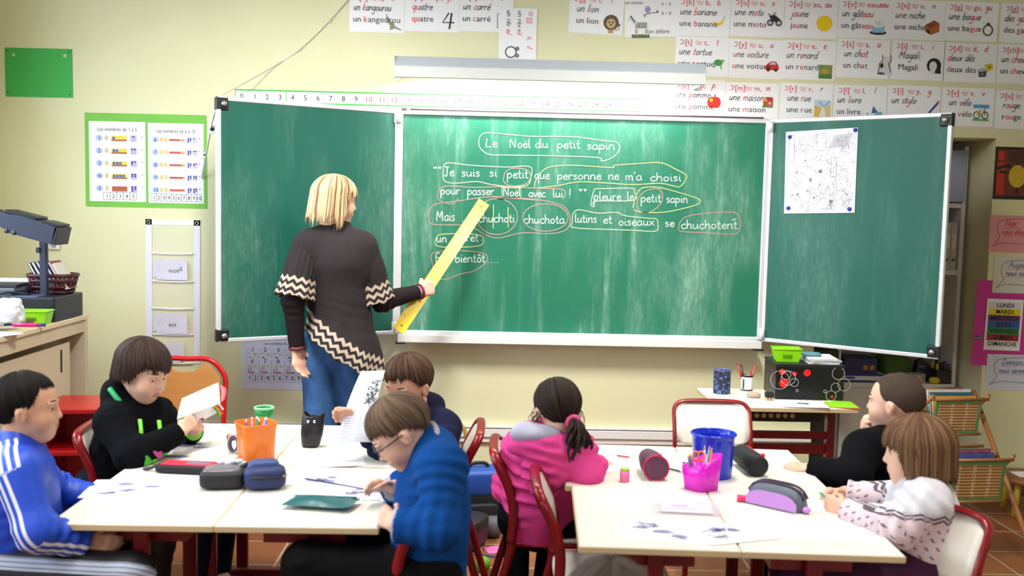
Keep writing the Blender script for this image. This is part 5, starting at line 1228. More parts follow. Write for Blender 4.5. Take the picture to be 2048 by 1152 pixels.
def bookmesh(w_, h_, t_, cover, page=PAPER):
    m = MB(); m.box((0, 0, 0), (w_-.004, h_-.006, t_*.8), page); m.box((0, 0, t_*.45), (w_, h_, t_*.1), cover); m.box((0, 0, -t_*.45), (w_, h_, t_*.1), cover); m.box((0, h_/2-.0015, 0), (w_, .003, t_), cover); return m
def book(name, label, cat, loc, rot, w_, h_, t_, cover, group=None):
    o = solo(name, bookmesh(w_, h_, t_, cover), None, label, cat, group, loc); o.rotation_euler = rot; return o
for i, (cc, nm) in enumerate((('d8a030', 'yellow'), ('1f5a78', 'teal'), ('c9c2b8', 'pale grey'))):
    c = at(1926, 806, 4.74)+V(0, .075+.03*i, -.03+.012*i); book('picture_book', '%s picture book in the upper sling of the bamboo rack' % nm, 'book', c-V(0, 0, .045), (PI/2-.22, 0, .10), .235, .19, .012, M('cover_'+nm, cc, .4, noise=(20, .2)), 'books in the bamboo rack')
for i, (cc, nm) in enumerate((('3a4a8a', 'dark blue comic'), ('8a3a5a', 'dark red comic'))):
    c = at(1962, 926, 4.34)+V(0, .075+.03*i, -.03+.012*i); book('picture_book', '%s in the lower sling of the bamboo rack' % nm, 'book', c-V(0, 0, .055), (PI/2-.22, 0, .10), .235, .22, .010, M('cover_'+nm, cc, .35, noise=(38, .8)), 'books in the bamboo rack')
# stool
c = at(2056, 950, 5.12); r_ = thing('stool', 'low wooden stool with yellow legs cut by the right edge', 'stool', (c[0], c[1], 0))
m = MB(); m.lathe([(.0, c[2]-.028), (.15, c[2]-.028), (.156, c[2]-.016), (.15, c[2]), (.0, c[2])], n=28); part('seat', m, WOOD, r_)
for a in (.6, 2.2, 3.75, 5.3): m = MB(); m.cyl((.10*math.cos(a), .10*math.sin(a), c[2]-.02), (.125*math.cos(a), .125*math.sin(a), 0), .016); part('leg', m, M('yellow_paint', 'c9a81e', .4), r_)
m = MB(); m.box((0, 0, 0), (.11, .11, .004), bev=.001); solo('paper_sheet', m, PAPER, 'white paper lying on the low stool', 'paper', None, c+V(-.02, 0, .003))
# ------------------------------------------------------------------ things on tables, shelves and floor
def sup(r, e1=.5, e2=.5, n=28, m_=14, taper=0.0, flat_bottom=False):
    mb = MB(); vs = []; fs = []; sg = lambda v, e: math.copysign(abs(v)**e, v)
    for i in range(m_+1):
        th = -PI/2+PI*i/m_
        for k in range(n):
            ph = 2*PI*k/n; z = sg(math.sin(th), e1); t = 1-taper*(z+1)/2
            vs.append((r[0]*sg(math.cos(th), e1)*sg(math.cos(ph), e2)*t, r[1]*sg(math.cos(th), e1)*sg(math.sin(ph), e2)*t, r[2]*z))
    for i in range(m_):
        for k in range(n): fs.append((i*n+k, i*n+(k+1) % n, (i+1)*n+(k+1) % n, (i+1)*n+k))
    mb.add(vs, fs, None, True); return mb
TZ = .6405
def cup(mb, prof_out, wall, c=(0, 0, 0), mat=None, n=28, **kw):
    inner = [(r-wall, z+(wall if i == 0 else 0)) for i, (r, z) in enumerate(prof_out)][::-1]
    mb.lathe(prof_out+inner+[(0.0, prof_out[0][1]+wall)], c, mat, n, **kw)
def pencil(label, cat, a, b, r, col, tip='d8b48a', group=None, kind='pencil'):
    a, b = np.array(a, float), np.array(b, float); m = MB(); e = b-unit(b-a)*min(.018, np.linalg.norm(b-a)*.2)
    m.tube([a-a, e-a], r, M('lacquer_'+col, col, .3), 6); m.tube([e-a, e-a+(b-e)*.7], [r, r*.35], M('wood_'+tip, tip, .6), 6); m.tube([e-a+(b-e)*.7, b-a], [r*.35, r*.08], M('lacquer_'+col, col, .3), 6)
    return solo(kind, m, None, label, cat, group, a)
# orange pot and pens
c = atz(512, 918, TZ); ORG = M('orange_plastic', 'ee7a1c', .25, sss=.0)
r_ = thing('pen_pot', 'clustered orange plastic pen pot in the middle of the left tables', 'pen pot', c)
m = MB(); cup(m, [(.058, 0), (.062, .004), (.066, .10), (.070, .128), (.074, .134), (.073, .138)], .005, n=64, wob=lambda a: 1+.10*math.cos(4*a+.6)); m.mats = []; part('body', m, ORG, r_)
m = MB()
for a in (0, PI/2): m.box((0, 0, .06), (.11, .003, .11), rz=a+.15)
part('divider', m, ORG, r_)
for i, (dx, dy, col, nm, kx) in enumerate(((-.035, .0, '5a3ab4', 'violet', -.25), (-.022, .015, 'c88aa0', 'pink', -.1), (-.008, .0, '1f7a3c', 'green', .12), (.004, .012, '9a1c24', 'dark red', .08), (.02, .0, '9fb4d8', 'pale blue', .3), (.045, -.01, '6a4ac8', 'purple', .1), (.01, .03, 'd8c23a', 'yellow', -.15))):
    pencil('%s felt pen standing in the orange pot' % nm, 'pen', c+V(dx*.7, dy, .008), c+V(dx*.7+kx*.06, dy+.01, .150+.006*(i % 3)), .005, col, 'e8e4dc', 'felt pens in the orange pot', 'felt_pen')
c2 = atz(528, 886, TZ); m = MB(); cup(m, [(.026, 0), (.034, .10), (.036, .125)], .003, mat=M('green_plastic', '2a9a4a', .3)); m.tube([(.036*math.cos(t*.4), .036*math.sin(t*.4), .125) for t in range(16)], .004, M('pale_green_plastic', '8fd8a4', .3), closed=True)
o = solo('green_cup', m, None, 'green plastic cup standing behind the orange pot', 'cup', None, c2); o.rotation_euler = (0, .0, 0); o.scale = (1, 1, 1.12)
c2 = atz(468, 907, TZ); m = MB(); m.tube([(.018*math.cos(t*.4), 0, .036+.030*math.sin(t*.4)) for t in range(16)], .010, M('grey_violet_tape', '5c5870', .4), closed=True); m.tube([(.022*math.cos(t*.4)-.001, -.008, .037+.036*math.sin(t*.4)) for t in range(16)], .003, M('tape_rim', 'd8d4dc', .3), closed=True)
solo('tape_roll', m, None, 'grey tape roll standing against the left of the orange pot', 'tape', None, c2)
c2 = atz(462, 880, TZ); m = sup((.016, .012, .012), .5, .5); m.mats = []; o = solo('sharpener', m, M('black_plastic', '15151a'), 'small black and orange sharpener beside the orange pot', 'sharpener', None, c2+V(0, 0, .012)); m2 = MB(); m2.ball((-.002, -.010, .006), .010, M('orange_plastic', 'ee7a1c'), 10); part('knob', m2, None, o)
# black standing pouch
c = atz(621, 893, TZ); r_ = thing('pencil_pouch', 'black open pencil pouch standing upright on the back left tables', 'pencil case', c); m = MB()
PU = M('black_nylon', '15161f', .35, bump=(40, .4)); sec = []
pr = [(.0, .030, .022), (.012, .036, .028), (.05, .043, .030), (.09, .044, .026), (.125, .043, .017)]
vs = []; fs = []; n = 20
for ins in (0, 1):
    for (z, a, b) in (pr if not ins else pr[::-1]):
        for k in range(n):
            t = 2*PI*k/n; q = 1-.10*ins; lean = .10*z; top = .009*math.cos(t*2+.4)*(z/.125)**3
            vs.append((a*q*math.copysign(abs(math.cos(t))**.7, math.cos(t))+lean, b*q*math.sin(t), z+top+(.004 if ins else 0)))
rows = len(vs)//n
for i in range(rows-1):
    for k in range(n): fs.append((i*n+k, i*n+(k+1) % n, (i+1)*n+(k+1) % n, (i+1)*n+k))
fs += [tuple(range(n-1, -1, -1)), tuple((rows-1)*n+k for k in range(n))]
m.add(vs, fs, None, True); part('body', m, PU, r_)
for x in (-.004, .02): mm = MB(); mm.ball((x, -.031, .104), .006, CHROME, 8); part('snap', mm, None, r_)
# red and black flat case
c = atz(380, 943, TZ); r_ = thing('pencil_case', 'flat red and black pencil case near the far left table edge', 'pencil case', c, -.10)
m = sup((.115, .042, .014), .35, .35); part('body', m, M('black_cloth', '1c1820', .7), r_).location = (0, 0, .0142)
m = MB(); m.box((0, 0, .029), (.19, .062, .003), M('red_cloth', 'c2283c', .6, noise=(25, .35)), bev=.001); m.box((.03, 0, .0305), (.08, .03, .001), M('print_7a6a8a', '7a6a8a', .6)); part('printed_panel', m, None, r_)
m = MB(); m.tube([(-.115, -.01, .02), (-.13, -.014, .012), (-.15, -.012, .006), (-.165, -.006, .004)], [.004, .006, .007, .003], M('zip_tag', '3a3340', .5)); part('zip_tag', m, None, r_)
# black case with a clear lid
c = atz(447, 972, TZ); r_ = thing('pencil_case', 'black zipped pencil case with grey mesh lid, left of the navy one', 'pencil case', c, .12)
m = sup((.074, .060, .030), .45, .5); o = part('body', m, M('black_cloth2', '16161c', .6, bump=(60, .2)), r_); o.location = (0, 0, .0305)
m = sup((.060, .044, .016), .5, .5); o = part('mesh_lid', m, M('grey_mesh', '6f6a70', .3), r_); o.location = (-.004, 0, .05)
m = MB(); m.tube([(.05, .02, .05), (.07, .03, .062), (.083, .03, .07)], [.012, .010, .003]); part('zip_pull', m, M('black_cloth2', '16161c'), r_)
m = MB(); r = np.random.RandomState(3)
for i in range(7): m.ball((-.035+.012*i, .035+.008*math.sin(i*2), .068+.006*math.sin(i*3)), (.014, .010, .009), None, 8)
o = solo('tissue', m, M('tissue_paper', 'dcdae4', .8), 'crumpled white tissue lying on the black mesh pencil case', 'tissue', None, c+V(.02, .012, 0), .12)
# navy case
c = atz(530, 975, TZ); r_ = thing('pencil_case', 'navy blue pencil case with open zip in the middle of the left tables', 'pencil case', c, .25); NV = M('navy_cloth', '1d2a5c', .6, bump=(50, .25))
m = sup((.068, .052, .037), .55, .55); o = part('body', m, NV, r_); o.location = (0, 0, .0375)
m = sup((.058, .034, .022), .5, .5, taper=.2); o = part('flap', m, M('navy_flap', '33477f', .55, bump=(50, .2)), r_); o.location = (-.004, .016, .068)
m = MB(); m.tube(smooth_path([(-.05, -.046, .046), (0, -.056, .046), (.05, -.042, .042), (.066, -.01, .042)], 4), .005, M('zip_teeth', '0d0f1c', .5)); m.ball((.055, -.036, .046), (.012, .008, .007), M('brass_zip', '9a7a3a', .4), 8); part('zip', m, None, r_)
# teal pouch
c = atz(643, 1013, TZ); r_ = thing('pouch', 'flat teal zip pouch at the front edge of the left tables', 'pencil case', c, -.16)
m = MB(); vs = []; fs = []; nu, nv = 16, 6
for sgn in (1, -1):
    for i in range(nu+1):
        for j in range(nv+1):
            u, v = i/nu, j/nv; x = -.105+.21*u; y = -.055+.11*v; e = (math.sin(PI*u)**.5)*(math.sin(PI*v)**.5); vs.append((x+.012*(v-.5), y*(1-.10*math.sin(PI*u)), .014+sgn*.013*e+.004*math.sin(u*5)*e+.010*max(0, u-.7)))
o_ = (nu+1)*(nv+1)
for i in range(nu):
    for j in range(nv):
        a = i*(nv+1)+j; fs += [(a, a+nv+1, a+nv+2, a+1), (o_+a, o_+a+1, o_+a+nv+2, o_+a+nv+1)]
m.add(vs, fs, None, True); part('body', m, M('teal_leather', '125f64', .35, bump=(30, .25)), r_)
m = MB(); m.tube([(-.10, .042, .016), (-.05, .040, .02), (0, .038, .022), (.05, .040, .022), (.10, .044, .022)], .003, M('teal_zip', '1d7a7c', .4)); part('zip', m, None, r_)
# sheets lying on tables
def flat_sheet(px, py, w_, h_, rz, label, dz=0.0, seed=0, art=True, mat=None, name='worksheet', cat='worksheet', group='worksheets on the tables', ink='5a5a9c', z=TZ):
    c = atz(px, py, z+.0006+dz); m = MB(); m.box((0, 0, 0), (w_, h_, .0008)); o = solo(name, m, mat or PAPER, label, cat, group, c, rz)
    if art:
        m = MB(); r = np.random.RandomState(seed); IK = C(ink); IL = C('9c9cbc'); P = Pane((-w_/2, h_/2, .0004), (1, 0, 0), (0, -1, 0), (0, 0, 1))
        for i in range(4):
            cx, cy = r.uniform(.2, .8)*w_, r.uniform(.2, .8)*h_
            for j in range(12): a = r.uniform(0, 6.3); x, y = cx+r.normal()*.015, cy+r.normal()*.009; P.line(m, [(x, y), (x+.018*math.cos(a), y+.010*math.sin(a)), (x+.025*math.cos(a+.5), y+.008*math.sin(a+.5))], .0022, IK, .0006)
            P.disc(m, cx, cy, r.uniform(.015, .032), IL, r.uniform(.008, .016), off=.0005)
        for i in range(5): y = h_*(.12+.17*i); P.line(m, [(.03, y), (r.uniform(.05, .09), y)], .002, IK, .0006)
        part('drawing', m, None, o)
    return o
flat_sheet(268, 976, .29, .205, .1, 'white drawing sheet before the boy in the bright blue jacket', .0000, 1)
flat_sheet(395, 896, .29, .205, .05, 'white drawing sheet before the boy in the black hoodie', .0, 2)
flat_sheet(640, 955, .29, .19, .0, 'white drawing sheet left of the hands of the boy in blue fleece', .0, 3)
flat_sheet(700, 985, .19, .17, .1, 'white drawing sheet between the teal pouch and the boy in blue fleece', .001, 4)
flat_sheet(660, 922, .25, .16, .2, 'blank white sheet under the newspaper', .0, 5, art=False)
pencil('thin violet pencil lying before the boy in the black hoodie', 'pencil', atz(300, 912, TZ+.0045), atz(384, 912.5, TZ+.0045), .0032, '4a3a9a')
m = MB(); a, b = atz(610, 958, TZ), atz(775, 988, TZ); m.box((a+b)/2+V(0, 0, .002), (np.linalg.norm(b-a), .012, .0022), rz=math.atan2((b-a)[1], (b-a)[0])); solo('ruler', m, M('dark_ruler', '4a4868', .3), 'narrow dark ruler across the sheets left of the boy in blue fleece', 'ruler')

# right tables
c = atz(1249, 963, TZ); r_ = thing('glue_stick', 'small pink pot with lime green lid near the girl in pink', 'pot', c)
m = MB(); m.lathe([(.0, 0), (.0165, 0), (.017, .002), (.0165, .040), (.0, .040)]); part('body', m, M('pink_plastic', 'e070a8', .3), r_)
m = MB(); m.lathe([(.0, .040), (.0145, .040), (.0145, .046), (.012, .048), (.0, .048)]); part('lid', m, M('lime_plastic', '9ad82a', .3), r_)
c = atz(1306, 954, TZ); r_ = thing('pencil_case', 'open mauve roll pencil case with crimson piping on the right tables', 'pencil case', c, 0); MV = M('mauve_cloth', '5f3450', .6, bump=(60, .3)); PIP = M('crimson_piping', 'b21e4a', .5)
ax = unit(atz(1320, 962, TZ)-atz(1290, 922, TZ)); sd = V(-ax[1], ax[0], 0); m = MB(); vs = []; fs = []; n = 20; L_ = .115; rad = .044
for i in range(7):
    t = -L_*.9+L_*1.3*i/6; k = 1-.32*max(0, -(t+.03))/.1
    for j in range(n+1):
        a = -.55*PI+2*PI*.80*j/n+(PI*.20 if t > 0 else 0); p = ax*t+sd*(rad*k*math.cos(a+.9))+V(0, 0, rad+rad*k*math.sin(a+.9)); vs.append(p)
for i in range(6):
    for j in range(n): fs.append((i*(n+1)+j, i*(n+1)+j+1, (i+1)*(n+1)+j+1, (i+1)*(n+1)+j))
m.add(vs, fs, None, True); part('body', m, MV, r_)
m = MB(); e = ax*(L_*.4); ring = [e+sd*(rad*math.cos(t*2*PI/24))+V(0, 0, rad+rad*math.sin(t*2*PI/24)) for t in range(24)]
m.add([e+V(0, 0, rad)]+ring, [(0, 1+i, 1+(i+1) % 24) for i in range(24)]); part('end_disc', m, MV, r_)
m = MB(); m.tube([p+ax*.001 for p in ring], .0035, closed=True); m.tube([vs[i*(n+1)] for i in range(7)], .003); m.tube([vs[i*(n+1)+n] for i in range(7)], .003); m.ball(e+V(0, 0, 2*rad)+sd*.01, .009); part('piping', m, PIP, r_)
# blue bucket
c = atz(1424, 952, TZ); r_ = thing('bucket', 'tall translucent blue plastic bucket on the right tables', 'bucket', c); BLU = M('blue_plastic', '1a34c8', .18, noise=(9, .25))
m = MB(); cup(m, [(.066, 0), (.069, .004), (.074, .135), (.0765, .150), (.080, .154), (.079, .159)], .004, n=40, sy=.92); part('body', m, BLU, r_)
m = MB(); m.tube([(.0785*math.cos(2*PI*k/36), .0785*.92*math.sin(2*PI*k/36), .154) for k in range(36)], .0035, closed=True); part('rim', m, BLU, r_)
# magenta slanted pot
c = atz(1402, 978, TZ); r_ = thing('pen_pot', 'bright magenta slanted pen pot in front of the blue bucket', 'pen pot', c); MG = M('magenta_plastic', 'e01ccc', .25); m = MB(); vs = []; fs = []; n = 48
for q, (z0, ins) in enumerate(((0, 0), (.5, 0), (1, 0), (1, .004), (.04, .004))):
    for k in range(n):
        a = 2*PI*k/n; w_ = 1+.07*math.cos(4*a+.8); R0 = (.050+.010*z0)*w_-ins; x, y = R0*math.cos(a)*1.05, R0*math.sin(a)*.85
        top = .100+.022*(x/.06); vs.append((x, y, top*z0 if q else 0))
for i in range(4):
    for k in range(n): fs.append((i*n+k, i*n+(k+1) % n, (i+1)*n+(k+1) % n, (i+1)*n+k))
fs += [tuple(range(n-1, -1, -1)), tuple(4*n+k for k in range(n))]
m.add(vs, fs, None, True); part('body', m, MG, r_)
for i, (dx, dy, ex, ez, col, nm) in enumerate(((-.03, 0, -.05, .125, '3a5a8a', 'steel blue'), (-.02, .01, -.042, .128, '8a6a4a', 'brown'), (.02, .01, .026, .15, '6ab8a0', 'mint green'), (.012, .02, .012, .148, 'd8d4dc', 'white'), (.03, .0, .032, .148, 'd86a3a', 'coral'))):
    pencil('%s pencil standing in the magenta pot' % nm, 'pencil', c+V(dx*.8, dy, .006), c+V(ex, dy, ez), .0038, col, group='pencils in the magenta pot')
r_ = thing('scissors', 'orange handled scissors standing in the magenta pot', 'scissors', c+V(-.012, .006, 0))
for sgn in (-1, 1):
    m = MB(); m.tube([(sgn*.009+.010*math.cos(t*.42), 0, .112+.016*math.sin(t*.42)) for t in range(15)], .0035, closed=True); part('handle', m, M('orange_plastic', 'ee7a1c'), r_)
    m = MB(); m.prism([(sgn*.006, .100), (sgn*.006+.006, .100), (sgn*.001+.002, .012), (sgn*.001, .012)], (0, .0015, 0)); part('blade', m, CHROME, r_)
# black cylinder case
a, b = atz(1478, 925, TZ), atz(1520, 957, TZ); r_ = thing('pencil_case', 'black cylindrical pencil case with crimson zip beside the blue bucket', 'pencil case', (a+b)/2); u_ = unit(b-a); hl = .095; m = MB(); Rr = .038
prof = [(-hl, .030), (-hl+.006, Rr), (hl-.006, Rr), (hl, .030)]; m.tube([u_*t+V(0, 0, Rr) for t, _ in prof], [q for _, q in prof], None, 24); part('body', m, M('black_cloth3', '121218', .7, bump=(70, .2)), r_)
m = MB(); s2 = V(u_[1], -u_[0], 0); tp = [u_*t+V(0, 0, Rr)+(V(0, 0, 1)*.9+s2*-.42)*Rr*1.0 for t in np.linspace(-hl*.9, hl*.9, 8)]; m.tube(tp, .0035); m.ball(tp[-1]+V(0, 0, .004), .009); part('zip', m, PIP, r_)
# grey and lilac case
a, b = atz(1488, 996, TZ), atz(1622, 1026, TZ); r_ = thing('pencil_case', 'grey domed pencil case with lilac side before the girl in white', 'pencil case', (a+b)/2); u_ = unit(b-a); s2 = V(u_[1], -u_[0], 0); hl = .102
def dome(t0, hgt, wd_): return [(wd_*math.cos(PI*k/14), hgt*math.sin(PI*k/14)**.75) for k in range(15)]
m = MB(); vs = []; fs = []; nn_ = 15; NS = 12
for i in range(NS+1):
    t = -1+2*i/NS; k = max(.02, (1-abs(t)**4)); pr = dome(0, .072*k**.5, .046*k**.35)
    for x, z in pr: vs.append(u_*hl*t+s2*x+V(0, 0, max(.001, z)))
for i in range(NS):
    for j in range(nn_-1): fs.append((i*nn_+j, i*nn_+j+1, (i+1)*nn_+j+1, (i+1)*nn_+j))
    fs.append((i*nn_, (i+1)*nn_, (i+1)*nn_+nn_-1, i*nn_+nn_-1))
m.add(vs, fs, None, True); part('body', m, M('grey_cloth', '59616e', .5, bump=(50, .3)), r_)
m = MB(); pts = []
for i in range(13): t = -1+2*i/12; k = max(.02, (1-abs(t*.93)**4)); pts.append((t*hl*.84, .052*k**.5))
m.prism([(-hl*.84, .004)]+pts+[(hl*.84, .004)], s2*.004, org=s2*.0445, ux=u_, uy=(0, 0, 1)); part('side_panel', m, M('lilac_cloth', 'c48ad8', .5), r_)
for off in (-.008, .018):
    m = MB(); m.tube([u_*hl*t+s2*off*-1+V(0, 0, .073*max(.02, 1-abs(t)**4)**.5+.0005) for t in np.linspace(-.93, .93, 14)], .0042); part('zip', m, M('dark_zip', '3a2340', .4), r_)
m = MB(); m.ball(u_*(hl+.006)+s2*.02+V(0, 0, .012), (.014, .014, .010), None, 10); part('zip_pull', m, M('lilac_cloth', 'c48ad8'), r_)
a, b = atz(1474, 996, TZ+.011), atz(1512, 999, TZ+.011); m = MB(); m.tube([(0, 0, 0), tuple((b-a)*.6)], .011, M('crimson_cap', 'd8286a', .3), 12); m.tube([tuple((b-a)*.6), tuple(b-a)], [.009, .010], M('pink_barrel', 'e84ab0', .3), 12); solo('marker', m, None, 'pink highlighter poking out beside the lilac pencil case', 'marker', None, a)
# clear pouch and sheets
FILM2 = M('clear_pouch_film', 'e6daea', .08, alpha=.30)
c = atz(1372, 1020, TZ); r_ = thing('plastic_pouch', 'clear plastic pouch with pinkish papers at the front of the right tables', 'pouch', c, -.12)
m = sup((.105, .062, .006), .3, .25); o = part('film', m, FILM2, r_); o.location = (0, 0, .0075)
m = MB(); m.box((0, 0, .005), (.16, .085, .003), M('pinkish_paper', 'e6dcec', .7)); m.box((-.02, .02, .0068), (.05, .014, .0006), M('print_c89ac4', 'c89ac4', .6)); m.box((-.02, -.015, .0068), (.10, .003, .0006), M('print_a8a4c8', 'a8a4c8', .6)); part('paper_insert', m, None, r_)
flat_sheet(1330, 1063, .25, .18, -.25, 'white drawing sheet left of the front edge of the right tables', .0, 11)
flat_sheet(1462, 1066, .22, .16, .3, 'white drawing sheet hanging at the front edge of the right tables', .001, 12)
flat_sheet(1630, 1060, .26, .19, -.1, 'blank white sheet before the girl in the white jumper', .0, 13, art=False)
flat_sheet(1345, 915, .19, .14, .3, 'pale sheet behind the mauve pencil case', .0, 14, art=False, mat=M('pale_blue_paper', 'dfe2ee', .7))
flat_sheet(1195, 938, .13, .10, .4, 'white sheet under the hand of the girl in pink', .0, 15, art=False)
flat_sheet(1640, 1012, .12, .10, .3, 'white sheet under the hands of the girl in white', .0, 16, art=False)
pencil('short red pencil lying on the back right tables', 'pencil', atz(1234, 911, TZ+.0045), atz(1264, 915, TZ+.0045), .0034, 'c8383c')
pencil('dark blue pencil lying between the mauve case and the magenta pot', 'pencil', atz(1338, 937, TZ+.0045), atz(1366, 944, TZ+.0045), .0032, '2a2f5c')

# desk objects
DZ = .6805
def dpt(px, py): return atz(px, py, DZ)
c = dpt(1443, 786); r_ = thing('pen_pot', 'dark blue patterned pen pot on the wall desk', 'pen pot', c); PAT = M('blue_pattern', '2c3a66', .5); k_ = NT(PAT)
v_ = k_.t.nodes.new('ShaderNodeTexVoronoi'); v_.inputs['Scale'].default_value = 70; tcx = k_.t.nodes.new('ShaderNodeTexCoord'); k_.t.links.new(tcx.outputs['Object'], v_.inputs['Vector']); k_.color(k_.mix(k_.ramp(v_.outputs['Distance'], .25, .55), lin('5878b8'), lin('23263a')))
m = MB(); cup(m, [(.043, 0), (.042, .006), (.042, .114), (.043, .118)], .003, n=32); part('body', m, PAT, r_)
m = MB(); m.tube([(.043*math.cos(2*PI*k/28), .043*math.sin(2*PI*k/28), .117) for k in range(28)], .003, closed=True); part('rim', m, M('violet_rim', '6a5a9c', .4), r_)
for i, (dx, col, nm) in enumerate(((.012, '1f7a5a', 'green'), (-.015, '7a5a4a', 'brown'), (.026, '5a4a9a', 'violet'))): pencil('%s marker standing in the blue patterned pot' % nm, 'marker', c+V(dx, 0, .006), c+V(dx*1.3, 0, .132-.004*i), .007, col, col, 'markers in the blue patterned pot', 'marker')
c = dpt(1493, 780); r_ = thing('pencil_cup', 'white cup with black rim and red pencils on the wall desk', 'pencil cup', c)
m = MB(); cup(m, [(.029, 0), (.0295, .004), (.0295, .074)], .0025, n=28); part('body', m, WHITE, r_)
m = MB(); m.lathe([(.030, .070), (.0305, .070), (.0305, .078), (.028, .078), (.028, .072)]); m.lathe([(.030, 0), (.0302, .0), (.0302, .006), (.029, .006)]); part('rim', m, BLACKP, r_)
m = MB(); m.box((-.021, -.0215, .036), (.016, .004, .05), C('5a4a2c'), rz=.75); part('printed_panel', m, None, r_)
for i, (dx, ex, ez, col, nm) in enumerate(((-.01, -.055, .145, 'c22a20', 'red'), (-.005, -.035, .14, '2a2430', 'black'), (.01, .045, .14, 'd8442a', 'bright red'), (.006, .02, .105, 'c23a2a', 'short red'))): pencil('%s pencil leaning in the white cup' % nm, 'pencil', c+V(dx, 0, .006), c+V(ex, 0, ez), .0045, col, col, 'pencils in the white cup')
c = dpt(1507, 795); m = sup((.034, .02, .013), .6, .7); o = solo('pebble', m, M('beige_stone', 'b09c8c', .6, noise=(30, .1)), 'smooth beige lump lying before the white cup on the desk', 'eraser', None, c+V(0, 0, .0132), -.1)
c = dpt(1538, 800); r_ = thing('stamp', 'small black rubber stamp on pale feet beside the black box', 'stamp', c)
m = MB(); m.box((0, 0, .026), (.042, .03, .026), bev=.006); part('body', m, BLACKP, r_)
m = MB()
for x in (-.014, 0, .014): m.box((x, 0, .0065), (.010, .026, .013), bev=.003)
part('foot', m, M('wood_light', 'd0ac80', .6), r_)
# black box with circles
bxw, bxd, bxh = .33, .25, .165; c = V(1.588, 4.80, DZ); rzb = -.06
r_ = thing('storage_box', 'black cardboard box printed with white rings and red dots on the desk', 'box', c, rzb)
m = MB(); m.box((0, 0, bxh/2), (bxw, bxd, bxh), bev=.003); part('body', m, M('black_card', '101012', .35), r_)
m = MB(); m.box((0, 0, bxh+.002), (bxw+.004, bxd+.004, .014), bev=.002); part('lid', m, M('black_card_lid', '17171a', .4), r_)
P = Pane((-bxw/2, -bxd/2, bxh), (1, 0, 0), (0, 0, -1), (0, -1, 0)); m = MB(); W_ = M('print_b8b8b8', 'b8b8b8', .6); RD = M('print_e01a10', 'e01a10', .5)
for x, y, r in ((.03, .03, .015), (.09, .038, .011), (.15, .032, .017), (.04, .085, .022), (.275, .145, .007)): P.disc(m, x, y, r, RD, off=.001, n=20)
for x, y, r in ((.06, .06, .035), (.09, .08, .02), (.02, .07, .045), (.05, .045, .022), (.29, .10, .022), (.33, .085, .03), (.27, .14, .024), (.105, .12, .006), (.30, .03, .03), (.24, .12, .007)): P.ring(m, x, y, r, .0022, W_, n=22, off=.0014)
P2 = Pane((-bxw/2, bxd/2, bxh), (0, -1, 0), (0, 0, -1), (-1, 0, 0))
for x, y, r in ((.06, .06, .03), (.12, .10, .04), (.18, .05, .03), (.21, .12, .03)): P2.ring(m, x, y, r, .002, C('8a8880'), n=18, off=.0014)
part('printed_rings', m, None, r_)
def basket(label, c, w_, d_, h_, rz, mat, cat='basket'):
    r_ = thing('basket', label, cat, c, rz); m = MB(); t = .003
    def ring_(s, z): return [(-w_/2*s, -d_/2*s, z), (w_/2*s, -d_/2*s, z), (w_/2*s, d_/2*s, z), (-w_/2*s, d_/2*s, z)]
    rows = [ring_(.80, 0), ring_(1.0, h_), ring_(.965, h_), ring_(.775, .004)]; vs = [p for q in rows for p in q]; fs = [(3, 2, 1, 0)]
    for i in range(3):
        for k in range(4): fs.append((i*4+k, i*4+(k+1) % 4, (i+1)*4+(k+1) % 4, (i+1)*4+k))
    fs.append((12, 13, 14, 15)); m.add(vs, fs); part('body', m, mat, r_)
    m = MB(); m.tube([Vector(p) for p in ring_(1.01, h_)], .0035, closed=True); part('rim', m, mat, r_)
    m = MB()
    for k in range(7): x = -.16*w_+k*.05*w_; m.box((x, -d_/2*.905, h_*.48), (.022*w_, .003, h_*.34), rot=Matrix.Rotation(-.12, 3, 'X'))
    part('slot_row', m, M('slot_dark', '3a4a10', .6), r_); return r_
LIME = M('lime_basket', '8fe010', .3)
cB = V(1.495, 4.79, DZ+bxh+.0095); basket('lime green basket standing on the black ringed box', cB, .135, .10, .062, -.12, LIME)
for i, (dx, w_, rz, nm, col, t) in enumerate(((.0, .15, -.05, 'white', 'e2e0e8', .008), (.005, .15, .06, 'pale grey', 'c8c6d4', .007), (.0, .145, -.1, 'white and dark edged', 'dcdae4', .007))):
    book('booklet', '%s booklet in the pile on the black ringed box' % nm, 'booklet', V(1.66+dx, 4.79, DZ+bxh+.0095+.004+.0085*i), (0, 0, rz), w_, .19, t, M('cover_'+nm, col, .6), 'booklets on the black ringed box')
m = sup((.05, .03, .009), .5, .6); solo('folded_cloth', m, M('grey_blue_cloth', '5a8a9a', .7), 'folded grey blue cloth on the booklets behind the lime basket', 'cloth', None, V(1.62, 4.80, DZ+bxh+.0345+.009), -.1)
c = dpt(1625, 806); m = MB(); m.box((0, 0, 0), (.22, .15, .0012)); solo('paper_sheet', m, M('bluish_white_paper', 'dcdcec', .7), 'white sheet lying at the front of the wall desk', 'paper', 'sheets on the wall desk', V(1.51, 4.56, DZ+.001), -.05)
m = MB(); m.box((0, 0, 0), (.23, .012, .003), PAPER)
for k in range(7): m.box((-.09+.03*k, 0, .002), (.006, .004, .0006), INK)
solo('ruler', m, None, 'white ruler lying against the black ringed box', 'ruler', None, V(1.56, 4.643, DZ+.0022), -.06)
m = MB(); m.box((0, 0, 0), (.13, .16, .0015)); solo('lime_card', m, M('lime_paper', '8ed81e', .6), 'bright lime card at the right end of the wall desk', 'card', None, V(1.70, 4.58, DZ+.0015), -.12)
